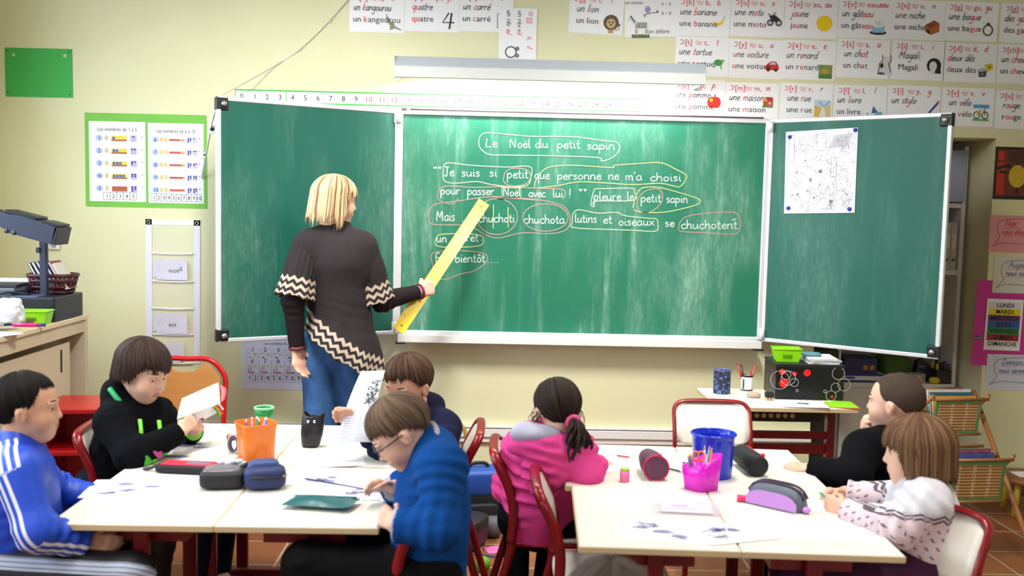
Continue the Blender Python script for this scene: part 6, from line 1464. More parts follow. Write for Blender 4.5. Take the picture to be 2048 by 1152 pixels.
m = MB(); m.box((0, 0, 0), (.14, .17, .0012)); solo('orange_card', m, M('orange_paper', 'd8622a', .6), 'orange card under the lime card on the wall desk', 'card', None, V(1.701, 4.572, DZ+.0006-.0004), -.12)
pencil('thin grey pen lying on the white sheet of the wall desk', 'pen', V(1.49, 4.57, DZ+.0045), V(1.55, 4.555, DZ+.0045), .003, '5a5a64', kind='pen')

# niche contents
zs = .6005
m = MB(); m.box((0, 0, .025), (.26, .2, .05), M('box_white', 'd8d8e0', .5), bev=.002); m.box((0, -.1005, .044), (.262, .004, .014), C('23307a')); m.box((0, -.1005, .006), (.262, .004, .010), C('23307a')); m.box((-.08, -.1012, .026), (.05, .003, .012), C('2f3f8a'))
solo('flat_box', m, None, 'flat white and blue box at the bottom of the niche shelf', 'box', None, V(2.245, 5.79, zs), 0)
m = MB(); m.box((0, 0, .045), (.20, .18, .09), M('dark_blue_card', '1d1f58', .45), bev=.003); 
for x in (.03, .07): 
    m.cyl((x, -.091, .035), (x, -.0925, .035), .016, C('b8862a'), n=16)
solo('box', m, None, 'dark blue box with gold discs standing on the flat white box', 'box', None, V(2.225, 5.79, zs+.0505), 0)
m = sup((.10, .09, .085), .7, .7); solo('cloth_bag', m, M('olive_cloth', '3f5a1c', .8, noise=(12, .2), bump=(14, .6)), 'olive green cloth bag on the niche shelf', 'bag', None, V(2.47, 5.83, zs+.0855))
r_ = thing('clear_box', 'clear plastic box of coloured bits on the niche shelf', 'box', V(2.53, 5.70, zs))
m = MB(); m.box((0, 0, .03), (.145, .075, .06), bev=.003); part('shell', m, M('clear_film', 'f0eee6'), r_)
r = np.random.RandomState(4); m = MB()
for k in range(16): m.ball((r.uniform(-.055, .055), r.uniform(-.025, .025), .016+r.uniform(0, .02)), .011, C(['d8c02a', 'b83a5a', 'd87a3a', '8a8a9a'][k % 4]), 8)
o = part('coloured_bits', m, None, r_); o['kind'] = 'stuff'
r_ = thing('tape_dispenser', 'black tape dispenser on the niche shelf near its right side', 'tape dispenser', V(2.635, 5.76, zs))
m = MB(); m.prism([(-.05, 0), (.05, 0), (.05, .03), (.03, .10), (-.01, .135), (-.04, .12), (-.05, .05)], (0, .05, 0)); part('body', m, BLACKP, r_)
m = MB(); m.cyl((.0, -.004, .085), (.0, .054, .085), .032, n=20); part('tape', m, M('tape_grey', '3a3a44', .3), r_)
r_ = thing('marker_tub', 'tub of dark and yellow markers at the right end of the niche shelf', 'tub', V(2.722, 5.735, zs))
m = MB(); m.box((0, 0, .04), (.085, .10, .08), bev=.004); part('tub', m, M('dark_tub', '201d24', .4), r_)
for k in range(8): m = MB(); m.cyl((-.032+.021*(k % 4), -.03+.06*(k//4), .07), (-.034+.022*(k % 4), -.03+.06*(k//4), .115+.008*(k % 3)), .008, C(['b8a42a', '1d1d24', '2a3a7a', '7a2a2a'][k % 4])); part('marker', m, None, r_)
m = sup((.03, .02, .02), .7, .7); solo('sponge', m, M('yellow_sponge', 'c2b01e', .8), 'yellow sponge before the marker tub on the niche shelf', 'sponge', None, V(2.665, 5.685, zs+.0202))
for k in range(5):
    m = MB(); m.box((0, 0, .14), (.036, .24, .28), M('binder_grey', 'bdb9ae', .6, noise=(8, .08)), bev=.002); m.cyl((0, -.1205, .06), (0, -.122, .06), .009, C('6a6660')); m.box((0, -.121, .17), (.024, .003, .09), C('d8d4ca'))
    solo('binder', m, None, 'grey white binder, number %s from the left on the middle niche shelf' % ['one', 'two', 'three', 'four', 'five'][k], 'binder', 'binders on the middle niche shelf', V(2.60+.0375*k, 5.835, 1.2755))

# things on the left cabinet
CZ = 1.0005
def cpt(px, py): return atz(px, py, CZ)
c = V(-2.22, 4.735, CZ); r_ = thing('overhead_projector', 'black overhead projector with tilted head on the left cabinet', 'projector', c, .0); DK = M('projector_black', '191b26', .4); BL2 = M('projector_blue_black', '222a44', .4)
m = MB(); m.box((0, 0, .058), (.44, .32, .116), bev=.006); part('base', m, DK, r_)
m = MB(); m.box((-.02, -.01, .116), (.30, .26, .006), bev=.002); part('glass_stage', m, M('stage_glass', '5a6c8c', .1), r_)
m = MB(); m.box((.125, -.05, .25), (.034, .026, .28), bev=.004); m.box((.105, -.06, .33), (.02, .02, .025), bev=.003); part('column', m, BL2, r_)
m = MB(); R = Matrix.Rotation(.23, 3, 'Y'); hc = Vector((.085, -.05, .435)); ks_ = .74
prof = [(-.235, .045), (-.225, -.01), (-.10, -.055), (.05, -.058), (.165, -.060), (.175, .045), (-.05, .06)]
pp = [R@Vector((x*ks_, 0, z*.8)) for x, z in prof]; m.add([hc+p+Vector((0, -.075, 0)) for p in pp]+[hc+p+Vector((0, .075, 0)) for p in pp], [tuple(range(7)), tuple(reversed(range(7, 14)))]+[(i, 7+i, 7+(i+1) % 7, (i+1) % 7) for i in range(7)])
h_ = part('head', m, BL2, r_)
m = MB(); m.box(hc+R@Vector((-.05, 0, .050)), (.15, .12, .016), bev=.004, rot=R); m.box(hc+R@Vector((-.185, 0, .036)), (.05, .10, .008), bev=.002, rot=R); m.box(hc+R@Vector((.09, 0, .044)), (.08, .13, .012), bev=.002, rot=R); part('mirror_flap', m, DK, h_)
m = MB(); m.box(hc+R@Vector((.128, 0, -.006)), (.018, .15, .084), bev=.002, rot=R); part('end_block', m, DK, h_)
for x in (-.09, -.055): m = MB(); m.cyl(hc+R@Vector((x, -.076, -.036)), hc+R@Vector((x, .0, -.036)), .012); part('knob', m, BLACKP, h_)
m = MB(); m.tube(smooth_path([(-.10, -.165, .07), (-.06, -.168, .11), (.0, -.14, .135), (.08, -.09, .123)], 5), .004); part('cable', m, BLACKP, r_)
# basket of books on the projector
cb = c+V(.115, .07, .1200); r_ = thing('basket', 'dark red woven basket holding slim books on the projector', 'basket', cb, .0); DR = M('basket_red', '4a141e', .5); m = MB()
n = 24
for i, (s_, z) in enumerate(((.80, .006), (.86, .03), (.93, .06), (1.0, .085))):
    m.tube([(.105*s_*math.copysign(abs(math.cos(t))**.6, math.cos(t)), .085*s_*math.copysign(abs(math.sin(t))**.6, math.sin(t)), z) for t in [2*PI*k/n for k in range(n)]], .008 if i != 3 else .010, None, 6, closed=True)
for k in range(n):
    t = 2*PI*k/n; x, y = .105*math.copysign(abs(math.cos(t))**.6, math.cos(t)), .085*math.copysign(abs(math.sin(t))**.6, math.sin(t)); m.tube([(x*.8, y*.8, .004), (x, y, .085)], .006, None, 5)
m.box((0, 0, .004), (.16, .13, .006)); part('weave', m, DR, r_)
for k, (cc, nm) in enumerate((('2a3448', 'slate'), ('9a9aa8', 'grey'), ('3a2a4a', 'plum'), ('c8c4cc', 'pale'), ('1f5a6a', 'teal'), ('a8385a', 'raspberry'), ('d8d4c8', 'cream'))):
    book('slim_book', '%s slim book leaning in the dark red basket' % nm, 'book', cb+V(-.058+.019*k, .0, .082+.004*(k % 3)), (0, PI/2-.50, 0), .14, .12, .011, M('spine_'+nm, cc, .45), 'slim books in the dark red basket')
m = MB(); m.box((0, 0, .03), (.24, .10, .06), bev=.003); solo('white_box', m, PAPER, 'white paper box behind the projector column', 'box', None, c+V(-.09, .10, .1200), .05)
for k, (cc, nm) in enumerate((('3a3f52', 'dark'), ('6a6f7c', 'grey'), ('22242e', 'black'))): m = MB(); m.box((0, 0, .008), (.24, .17, .016), bev=.002); solo('folder', m, M('folder_'+nm, cc, .5), '%s folder piled at the left end of the projector' % nm, 'folder', 'folders on the projector', c+V(-.105, -.04, .1200+.0165*k), .08*k-.05)
# lime basket, bag, pens, papers
basket('lime green basket before the projector on the left cabinet', V(-2.055, 4.50, CZ), .13, .10, .062, .06, LIME)
F_ = Field((-.16, -.14, -.01), (.16, .14, .16), .005); r = np.random.RandomState(9)
for k in range(16): F_.ell((r.uniform(-.08, .08), r.uniform(-.06, .06), r.uniform(.03, .10)), np.array((r.uniform(.03, .06), r.uniform(.03, .05), r.uniform(.02, .045))), None, .02)
vs, q = F_.surface(); vs[:, 2] = np.maximum(vs[:, 2], .0005); nn_ = vnormals(vs, q); vs = vs+nn_*(.012*np.abs(wob(vs, 60, 2))+.009*np.abs(wob(vs, 110, 3))-.01)[:, None]; vs[:, 2] = np.maximum(vs[:, 2], .0005)
bg = organic('plastic_bag', vs, q, [M('white_plastic_film', 'dfe4ee', .25)], None); bg.location = tuple(V(-2.13, 4.28, CZ)); tag(bg, 'crumpled white plastic bag at the left end of the cabinet top', 'bag')
m = sup((.08, .05, .03), .7, .7); solo('pouch', m, M('brown_cloth', '3a2228', .7), 'dark brown pouch behind the white plastic bag', 'pouch', None, V(-2.26, 4.40, CZ+.0302), .2)
m = MB(); m.tube([(0, 0, 0), (.11, -.005, 0)], .009, M('hot_pink', 'e82a8a', .3), 10); m.tube([(.11, -.005, 0), (.14, -.006, 0)], .008, M('violet_cap', '4a3a8a', .3), 10); solo('marker', m, None, 'pink marker lying before the lime basket on the cabinet', 'marker', None, V(-2.11, 4.40, CZ+.0095), .12)
m = MB(); m.tube([(0, 0, 0), (.12, .0, 0)], .008, M('dark_blue_pen', '232c5c', .3), 10); solo('marker', m, None, 'dark blue marker lying beside the white plastic bag', 'marker', None, V(-2.16, 4.425, CZ+.0085), .3)
m = MB(); m.box((0, 0, 0), (.29, .2, .001)); solo('paper_sheet', m, PAPER, 'white sheet on the cabinet top before the pink marker', 'paper', None, V(-2.10, 4.08, CZ+.0008), 1.2)

# floor: school bags and small things
def bag(label, c, rz, w_, d_, h_, body, flap, strap=True):
    r_ = thing('school_bag', label, 'school bag', c, rz); m = sup((w_/2, d_/2, h_/2), .35, .4); o = part('body', m, body, r_); o.location = (0, 0, h_/2+.001)
    m = sup((w_/2*1.02, d_/2*1.04, h_*.22), .35, .4); o = part('flap', m, flap, r_); o.location = (0, 0, h_*.82)
    m = sup((w_*.36, .02, h_*.2), .4, .4); o = part('front_pocket', m, body, r_); o.location = (0, -d_/2-.005, h_*.32)
    m = MB(); m.tube(smooth_path([(-.05, .0, h_*1.02), (-.03, .0, h_*1.10), (.03, 0, h_*1.10), (.05, 0, h_*1.02)], 5), .009); part('handle', m, body, r_)
    return r_
BLK = M('bag_black', '17171c', .6, bump=(30, .4)); BLUb = M('bag_blue', '1f4a9c', .5); PLU = M('bag_plum', '4a1a3a', .6, bump=(30, .4))
bag('black school bag with blue flap on the floor between the two groups', at(955, 1048, 4.72)*V(1, 1, 0), .2, .24, .17, .30, BLK, BLUb)
bag('plum coloured school bag lying behind the chairs of the aisle', V(-.13, 4.50, 0), -.4, .30, .2, .14, PLU, BLK)
r_ = bag('blue and ochre checked bag standing on the floor by the wall', V(-.27, 5.06, 0), .1, .28, .16, .40, M('bag_check', '2c4f9a', .6, noise=(18, .5)), M('bag_check2', '35599f', .6, noise=(22, .6)))
m = MB(); m.tube(smooth_path([(.04, 0, .40), (.10, -.04, .47), (.16, -.06, .44), (.18, -.08, .36)], 5), .010); part('shoulder_strap', m, M('ochre_strap', '9a7a2a', .6), r_)
m = sup((.05, .06, .05), .7, .7); solo('scarf', m, M('grey_print_cloth', '5c5a60', .8, noise=(30, .6)), 'grey patterned scarf heap beside the black school bag', 'scarf', None, V(.05, 4.62, .0505))
m = MB(); m.box((0, 0, .001), (.12, .09, .002)); solo('pink_paper', m, M('pink_paper', 'd86ab0', .7), 'pink paper lying on the floor tiles by the school bags', 'paper', None, V(.08, 4.43, 0), .3)
m = MB(); m.box((0, 0, .0025), (.22, .02, .005)); solo('ruler', m, M('dark_ruler', '4a4868', .3), 'dark ruler lying on the floor by the school bags', 'ruler', None, V(-.03, 4.36, 0), -.3)
m = MB(); m.ball((0, 0, .034), .034, None, 18); solo('ball', m, M('lime_ball', '6aa82a', .7), 'small lime green ball on the floor between the two aisle chairs', 'ball', None, at(966, 1140, 4.15)*V(1, 1, 0))
# ------------------------------------------------------------------ the people
SKIN = M('skin_light', 'e3b49c', .5, noise=(18, .05), spec=.35, sss=.06); SKIN2 = M('skin_olive', 'd3a184', .5, noise=(18, .05), spec=.35, sss=.06); LIPS = M('lips', 'c0746a', .4); LIPS2 = M('lips_olive', 'b06a5e', .4)
def hairm(tag_, cols): return [M('hair_%s_%d' % (tag_, i), c, .7, spec=.22) for i, c in enumerate(cols)]
def cloth(name, col, rough=.8, n=(30, .06), b=(180, .12), **k): return M(name, col, rough, noise=n, bump=b, spec=.12, **k)
KID = dict(s=1.0, chest=.108, waist=.102, hip=.108, shr=.050, depth=.76, arm=.036, leg=.058, nk=.046, HL=.125)
ADULT = dict(s=1.3, chest=.138, waist=.122, hip=.136, shr=.060, depth=.70, arm=.044, leg=.078, nk=.055, HL=.175)
def pose(base, head, neck, shL, shR, elL, elR, wrL, wrR, pel, front, knL, knR, anL, anR, hdL, hdR, thL=(0, 0, 1), thR=(0, 0, 1), hL=None, hR=None, toe=None, hipw=.075, **over):
    p = Pose(); p.__dict__.update(base); p.__dict__.update(over); A_ = lambda v: np.asarray(v, float)
    p.head = head; p.neck = A_(neck); p.shL, p.shR, p.elL, p.elR, p.wrL, p.wrR = map(A_, (shL, shR, elL, elR, wrL, wrR)); p.pel = A_(pel); p.front = unit(front)
    p.knL, p.knR, p.anL, p.anR = map(A_, (knL, knR, anL, anR)); sd = unit(np.cross((0, 0, 1), p.front)); p.hipL = p.pel+sd*hipw; p.hipR = p.pel-sd*hipw; p.side = sd
    p.hdL, p.hdR, p.thL, p.thR = map(A_, (hdL, hdR, thL, thR)); p.hL = hL or dict(curl=.5); p.hR = hR or dict(curl=.5); p.toe = unit(toe if toe is not None else p.front); return p
def person(label, loc): return thing('person', label, 'person', loc)
def top_field(p, o, low, extra=(), h=.005, sleeve=(1.0, 1.0), cutw=.004, so=.012, flareW=0.0, collar=.03, collar_r=.014, arms=True):
    pts = [p.shL, p.shR, p.elL, p.elR, p.wrL, p.wrR, p.pel, p.neck]; lo, hi = bounds(pts, .19*max(1, p.s*.9)); F = Field(lo, hi, h)
    torso(F, p, o, low+.04); ax = unit(p.pel-(p.shL+p.shR)/2); F.clip(p.pel+ax*low, ax)
    F.cap(p.neck-V(0, 0, .03), p.neck+(p.head.w(-.1, 0, -.3)-p.neck)*.35*(collar/.03), p.nk+collar_r+.004, p.nk+collar_r, .02)
    if arms:
        a = p.arm
        for S, e, w in ((p.shL, p.elL, p.wrL), (p.shR, p.elR, p.wrR)):
            d = unit(w-e); limb(F, [S, e, w+d*.03], [a*1.15+so+.006, a*.95+so+.003, a*.70+so], .03, cut=(w-d*cutw, d))
    return F
def trousers(p, root, mat, o=.012, name='trousers', h=.006, lo_cut=None):
    pts = [p.pel, p.knL, p.knR, p.anL, p.anR]; lo, hi = bounds(pts, .17*max(1, p.s*.85)); F = Field(lo, hi, h)
    ax = unit(p.pel-(p.shL+p.shR)/2); fr = unit(p.front)
    F.cap(p.pel-ax*.06, p.pel+ax*.0, p.hip+o*.5, p.hip+o, .04, flat=(fr, p.depth*1.05))
    for S, kn, an in ((p.hipL, p.knL, p.anL), (p.hipR, p.knR, p.anR)):
        d = unit(an-kn); limb(F, [S, kn, an+d*.02], [p.leg*1.3+o, p.leg*.88+o, p.leg*.62+o], .035, cut=(an+d*.005, d))
    vs, q = F.surface(); nn = vnormals(vs, q); vs = fold(vs, nn, [(p.knL, unit(p.anL-p.knL)), (p.knR, unit(p.anR-p.knR)), (p.pel, ax)], amp=.004, base=.0025, seed=4)
    return organic(name, vs, q, [mat], root)
def shoes(p, root, mat):
    for an in (p.anL, p.anR):
        m = an+p.toe*.05*p.s; F = Field(np.minimum(an, an+p.toe*.2*p.s)-.08*p.s, np.maximum(an, an+p.toe*.2*p.s)+.09*p.s, .006)
        F.cap(an-V(0, 0, .02), an+p.toe*.14*p.s-V(0, 0, .035*p.s), .042*p.s, .038*p.s, .03); F.cap(an, an+V(0, 0, .03), .040*p.s, .040*p.s, .03); F.clip((0, 0, .002), (0, 0, -1))
        vs, q = F.surface(); organic('shoe', vs, q, [mat], root)
def garment(name, F, p, root, mats, seed=1, attrs=None, amp=.0065, base=.003, midx=None, freq=26, extra=()):
    vs, q = F.surface(); nn = vnormals(vs, q)
    cs = [(p.elL, unit(p.wrL-p.elL)), (p.elR, unit(p.wrR-p.elR)), (p.shL*.7+p.elL*.3, unit(p.elL-p.shL)), (p.shR*.7+p.elR*.3, unit(p.elR-p.shR)), (p.pel, unit(p.pel-p.neck))]+list(extra)
    vs = fold(vs, nn, cs, amp=amp, base=base, seed=seed, freq=freq); a = attrs(vs) if attrs else None
    o = organic(name, vs, q, mats, root, midx(vs[q].mean(1)) if midx else None, a); return o, vs, q
def patch(name, vs, q, mask, mat, root, off=.003, label=None):
    nn = vnormals(vs, q); f = q[mask]
    if len(f) == 0: return None
    ids, inv = np.unique(f.ravel(), return_inverse=True); return organic(name, vs[ids]+nn[ids]*off, inv.reshape(-1, 4), [mat], root, label=label)
def cuff(p, root, mat, side, r, w=.02, name='cuff'):
    e, wv = (p.elL, p.wrL) if side == 'L' else (p.elR, p.wrR); d = unit(wv-e); m = MB()
    m.tube([wv-d*(w+.004), wv-d*.002], r, None, 16); m.tube([wv-d*(w+.004)-d*.001, wv-d*(w+.004)], r*.98, None, 16, cap=True); return part(name, m, mat, root, world=True)

# --- the woman at the board
h = Head(at(672, 402, 4.85), (.93, .34, -.06), .232); f_ = (.28, .96, 0)
p = pose(ADULT, h, at(668, 468, 4.86), at(613, 492, 4.80), at(727, 494, 4.84), at(586, 600, 4.74), at(764, 602, 4.91), at(594, 692, 4.77), at(836, 584, 5.05), at(676, 690, 4.87), f_,
         at(640, 872, 4.84), at(712, 872, 4.93), V(-.80, 4.86, .075), V(-.66, 4.94, .075), at(600, 745, 4.77)-at(594, 692, 4.77), at(868, 572, 5.125)-at(836, 584, 5.05), thL=(.5, .8, 0), thR=(-.25, .1, .9),
         hL=dict(curl=.35, thumb=.3), hR=dict(curl=1.15, thumb=.9, curls=(.35, .9, 1.15, 1.2)), toe=(.3, .95, 0), hipw=.085)
root = person('blonde woman in a dark brown knit top pointing a yellow ruler at the chalkboard', V(-.74, 4.88, 0))
make_body(p, root, SKIN, LIPS, .0045); make_eyes(p, root, '4a5a5a', M('brow_blond', '8a6a48', .7))
BRN = cloth('brown_knit_plain', '2d2124', .9, (40, .10), (220, .25)); UND = cloth('dark_undershirt', '241b1d', .85)
KN = M('brown_knit_striped', '2d2124', .9); k_ = NT(KN); ht, hs = k_.attr('ht'), k_.attr('hs')
zz = k_.op('MULTIPLY', k_.op('SUBTRACT', k_.op('PINGPONG', hs, .021), .0105), .85); vv = k_.op('ADD', ht, zz)
band = k_.op('MULTIPLY', k_.op('LESS_THAN', k_.op('FRACT', k_.op('DIVIDE', vv, .037)), .5), k_.op('MULTIPLY', k_.op('GREATER_THAN', vv, .004), k_.op('LESS_THAN', vv, .106)))
k_.color(k_.mix(band, k_.mix(k_.noise(60), lin('1a1215'), lin('271c20')), k_.mix(k_.noise(80), lin('a89484'), lin('c4b2a0')))); k_.bump(k_.op('SINE', k_.op('MULTIPLY', hs, 900)), .25, .004)
hemA, hemB = at(596, 655, 4.78), at(757, 748, 4.90); hd_ = unit(hemB-hemA); hn = unit(np.cross(hd_, (0.1, 1, 0))); hn = hn if hn[2] < 0 else -hn
lo, hi = bounds([p.neck, p.shL, p.shR, p.pel-V(0, 0, .25)], .25); F = Field(lo, hi, .005); mid = (p.shL+p.shR)/2; fl = .72; fr = unit(f_)
F.cap(mid-V(0, 0, .08), p.pel+V(0, 0, .16), .158, .138, .06, flat=(fr, fl)); F.cap(p.pel+V(0, 0, .20), p.pel+V(.03, .0, -.08), .142, .190, .06, flat=(fr, .92)); F.cap(p.pel+V(0, 0, -.04), p.pel+V(.04, .0, -.26), .188, .200, .05, flat=(fr, .92))
for sh in (p.shL, p.shR): F.cap(p.neck-V(0, 0, .01), sh+(p.neck-sh)*.12, .062, .068, .06); F.cap(sh, sh+V(0, 0, -.12), .066, .06, .05)
F.cap(p.neck-V(0, 0, .03), p.neck+V(.012, .006, .045), .072, .064, .03); F.clip(hemA, hn)
vs, q = F.surface(); nn = vnormals(vs, q); ang = np.arctan2((vs-p.pel)@fr, (vs-p.pel)@p.side); below = np.clip((p.pel[2]+.18-vs[:, 2])/.35, 0, 1)
vs = fold(vs, nn, [(p.pel+V(.02, 0, .17), V(.2, 0, 1))], amp=.006, lam=.05, rad=.16, base=.0028, seed=6)+nn*(.012*below*np.sin(ang*9))[:, None]
organic('knit_top', vs, q, [KN], root, None, dict(ht=-(vs-hemA)@hn, hs=(vs-hemA)@hd_+.3*np.abs((vs-hemA)@fr)+3))
for S, e, sgn in ((p.shL, at(589, 596, 4.745), -1), (p.shR, at(750, 600, 4.90), 1)):
    d = unit(e-S); lo, hi = bounds([S, e], .17); F = Field(lo, hi, .0045)
    F.cap(S+d*.0, S+(e-S)*.45, .070, .074, .03); F.cap(S+(e-S)*.4, e+d*.02, .074, .098, .03, cut=(e, d)); F.cap(e-d*.015, e+d*.05, .085, .088, 0, sub=True)
    vs, q = F.surface(); nn = vnormals(vs, q); u1 = unit(np.cross(d, (0, 1, .1))); u2 = np.cross(d, u1); r_ = vs-S; a_ = np.arctan2(r_@u2, r_@u1); t_ = np.clip((r_@d)/np.linalg.norm(e-S), 0, 1)
    vs = vs+nn*(.007*t_**2*np.sin(a_*7+1)+.0025*np.sin(a_*19)*(t_ < .6))[:, None]; organic('sleeve', vs, q, [KN], root, None, dict(ht=-(vs-e)@d, hs=a_*.088+3))
F = Field(*bounds([p.elL, p.wrL, p.elR, p.wrR, p.shL, p.shR], .12), .005)
for S, e, w_ in ((p.shL, p.elL, p.wrL), (p.shR, p.elR, p.wrR)): d = unit(w_-e); limb(F, [S, e, w_+d*.03], [.058, .052, .036], .03, cut=(w_-d*.004, d))
vs, q = F.surface(); vs = fold(vs, vnormals(vs, q), [(p.elR, unit(p.wrR-p.elR)), (p.elL, unit(p.wrL-p.elL))], amp=.003, base=.0015); organic('undershirt', vs, q, [UND], root)
JE = M('blue_denim', '1f4a80', .75); k_ = NT(JE); k_.color(k_.mix(k_.ramp(k_.noise(7, (1, 1, .5), 5), .3, .75), lin('153a6c'), lin('3a6ea6'))); k_.bump(k_.noise(300), .15, .003)
trousers(p, root, JE, .008, 'jeans'); shoes(p, root, M('brown_shoe', '2a1c16', .5))
d = unit(p.wrR-p.elR); m = MB(); u1 = unit(np.cross(d, (0, 0, 1))); u2 = np.cross(d, u1); m.tube([p.wrR+d*.012+(u1*math.cos(t)+u2*math.sin(t))*.036 for t in np.linspace(0, 2*PI, 20)[:-1]], .0065, None, 8, closed=True); part('bracelet', m, M('plum_bracelet', '6a1a4c', .5), root, world=True)
d = unit(p.wrL-p.elL); m = MB(); u1 = unit(np.cross(d, (0, 1, 0))); u2 = np.cross(d, u1); m.tube([p.wrL+d*.008+(u1*math.cos(t)+u2*math.sin(t))*.037 for t in np.linspace(0, 2*PI, 20)[:-1]], .007, None, 8, closed=True); part('bracelet', m, M('dark_red_bracelet', '5a1020', .5), root, world=True)
def bob_end(fr_, sd_, bk_, a0=.20, a1=.33):
    def f(phi):
        a = np.abs(phi)/PI; t = np.clip((a-a0)/(a1-a0), 0, 1); return fr_+(sd_-fr_)*t*t*(3-2*t)+(bk_-sd_)*np.clip((a-.5)/.5, 0, 1)
    return f
make_hair(p, root, hairm('blonde', ['d8c096', 'e6d4ae', 'c4a678', 'b4946c', '7a5c44']), bob_end(.22, -.44, -.36, .25, .42), n=900, drop=True, flare=.22, ears='none', infl=.055, thick=.018, jag=.07, lobes=[((-.14, 0, -.10), (.40, .39, .36))], seed=3, crown=(-.02, .05, .52))
# yellow ruler in her hand
a, b = at(796, 662, 4.98), at(968, 404, 5.36); ax = unit(b-a); L_ = np.linalg.norm(b-a); view = unit((a+b)/2-V(0, 0, ZC)); sd = unit(np.cross(ax, view)); nr = np.cross(sd, ax)
m = MB(); hw = .033; th = .003; m.add([a+sd*s1*hw+nr*s2*th for s1, s2 in ((-1, -1), (1, -1), (1, 1), (-1, 1))]+[b+sd*s1*hw+nr*s2*th for s1, s2 in ((-1, -1), (1, -1), (1, 1), (-1, 1))], [(0, 1, 2, 3), (7, 6, 5, 4), (0, 4, 5, 1), (1, 5, 6, 2), (2, 6, 7, 3), (3, 7, 4, 0)])
RUL = thing('board_ruler', 'long yellow board ruler held by the woman against the chalkboard', 'ruler', (a+b)/2); part('blade', m, M('yellow_ruler', 'e8c40c', .3), RUL, world=True)
m = MB(); nf = -nr if nr[1] > 0 else nr
for t in (.04, .965): c = a+ax*L_*t; m.cyl(c+nf*th, c+nf*(th+.0006), .006, n=12)
for i in range(9): c = a+ax*L_*(.10+.09*i)+sd*hw*.55; m.box(tuple(c+nf*(th+.0004)), (.004, .0008, .010), rot=Matrix(np.stack([sd, nf, ax], 1).tolist()))
part('marking', m, M('ruler_print', '9a7a10', .5), RUL, world=True)

# --- boy in the bright blue jacket
h = Head(at(57, 816, 2.95), (.975, .20, .03), .212)
p = pose(KID, h, at(34, 908, 2.95), at(52, 938, 3.07), at(34, 948, 2.82), at(118, 985, 3.19), at(72, 1062, 2.77), V(-1.17, 3.16, .575), at(170, 1082, 2.87), at(38, 1122, 2.95), (1, .1, 0),
         V(-1.04, 3.06, .50), at(262, 1150, 2.84), V(-1.06, 3.06, .075), V(-1.04, 2.86, .075), (.9, -.1, -.2), (.95, .2, -.2), thL=(0, -.3, .9), thR=(0, .3, .9), depth=.86, chest=.110)
root = person('boy with short black hair in a bright blue jacket with white sleeve stripes', V(-1.40, 2.95, 0)); make_body(p, root, SKIN2, LIPS2); make_eyes(p, root, '2a1a12', M('brow_dark', '1c1410', .7))
JK = M('blue_tracksuit', '1546c4', .45); k_ = NT(JK); st, so_ = k_.attr('st'), k_.attr('so')
sb = k_.op('MULTIPLY', k_.op('LESS_THAN', k_.op('PINGPONG', k_.op('ADD', st, .5), .0115), .0052), k_.op('MULTIPLY', k_.op('LESS_THAN', k_.op('ABSOLUTE', st), .0335), k_.op('GREATER_THAN', so_, .0)))
k_.color(k_.mix(sb, k_.mix(k_.noise(10), lin('0f3cb4'), lin('1c50d4')), lin('dfe2ee'))); k_.bump(k_.noise(60), .1, .006)
def stripes(vs):
    best = np.full(len(vs), 9.0); st_ = np.full(len(vs), 1.0); so2 = np.full(len(vs), -1.0)
    for S, e, w_, outw in ((p.shL, p.elL, p.wrL, V(-.3, 1, .2)), (p.shR, p.elR, p.wrR, V(-.35, -1, .1))):
        for a, b, ou in ((p.neck+(S-p.neck)*.35, S, V(0, 0, 1)+outw*.4), (S, e, outw), (e, w_, outw+V(0, 0, .0))):
            t, dd = along(vs, a, b); ba = unit(b-a); o_ = unit(ou-ba*(ou@ba)); n_ = np.cross(ba, o_); r_ = vs-a-np.clip(t, 0, 1)[:, None]*(b-a); u_ = dd < best
            best[u_] = dd[u_]; st_[u_] = (r_@n_)[u_]; so2[u_] = (r_@o_)[u_]
    return dict(st=st_, so=np.where(best < .075, so2, -1))
F = top_field(p, .018, .055, so=.018, collar=.045, collar_r=.016); garment('jacket', F, p, root, [JK], 2, stripes, amp=.008, base=.004)
TR = M('black_tracksuit', '121318', .6); k_ = NT(TR); st = k_.attr('st'); k_.color(k_.mix(k_.op('MULTIPLY', k_.op('LESS_THAN', k_.op('ABSOLUTE', st), .020), k_.op('LESS_THAN', k_.op('PINGPONG', k_.op('ADD', st, .5), .007), .0058)), lin('121318'), lin('aab2c8')))
o = trousers(p, root, TR); me = o.data; vv = np.array([v.co[:] for v in me.vertices])+np.array(root.location); st_ = np.full(len(vv), 1.0)
for S, kn, an in ((p.hipR, p.knR, p.anR),):
    t, dd = along(vv, S, kn); r_ = vv-S-np.clip(t, 0, 1)[:, None]*(kn-S); ba = unit(kn-S); o_ = unit(V(0, -1, .7)); n_ = np.cross(ba, unit(o_-ba*(o_@ba))); st_ = np.where((dd < .10) & (r_@o_ > 0), r_@n_, 1.0)
at2 = me.attributes.new('st', 'FLOAT', 'POINT'); at2.data.foreach_set('value', st_.astype(np.float32)); shoes(p, root, M('white_trainer', 'cfd2d8', .5))
make_hair(p, root, hairm('black', ['15100e', '1e1714', '0f0c0b']), bob_end(.33, -.02, -.44, .20, .42), n=800, thick=.012, infl=.03, jag=.03, seed=5, ears=True)

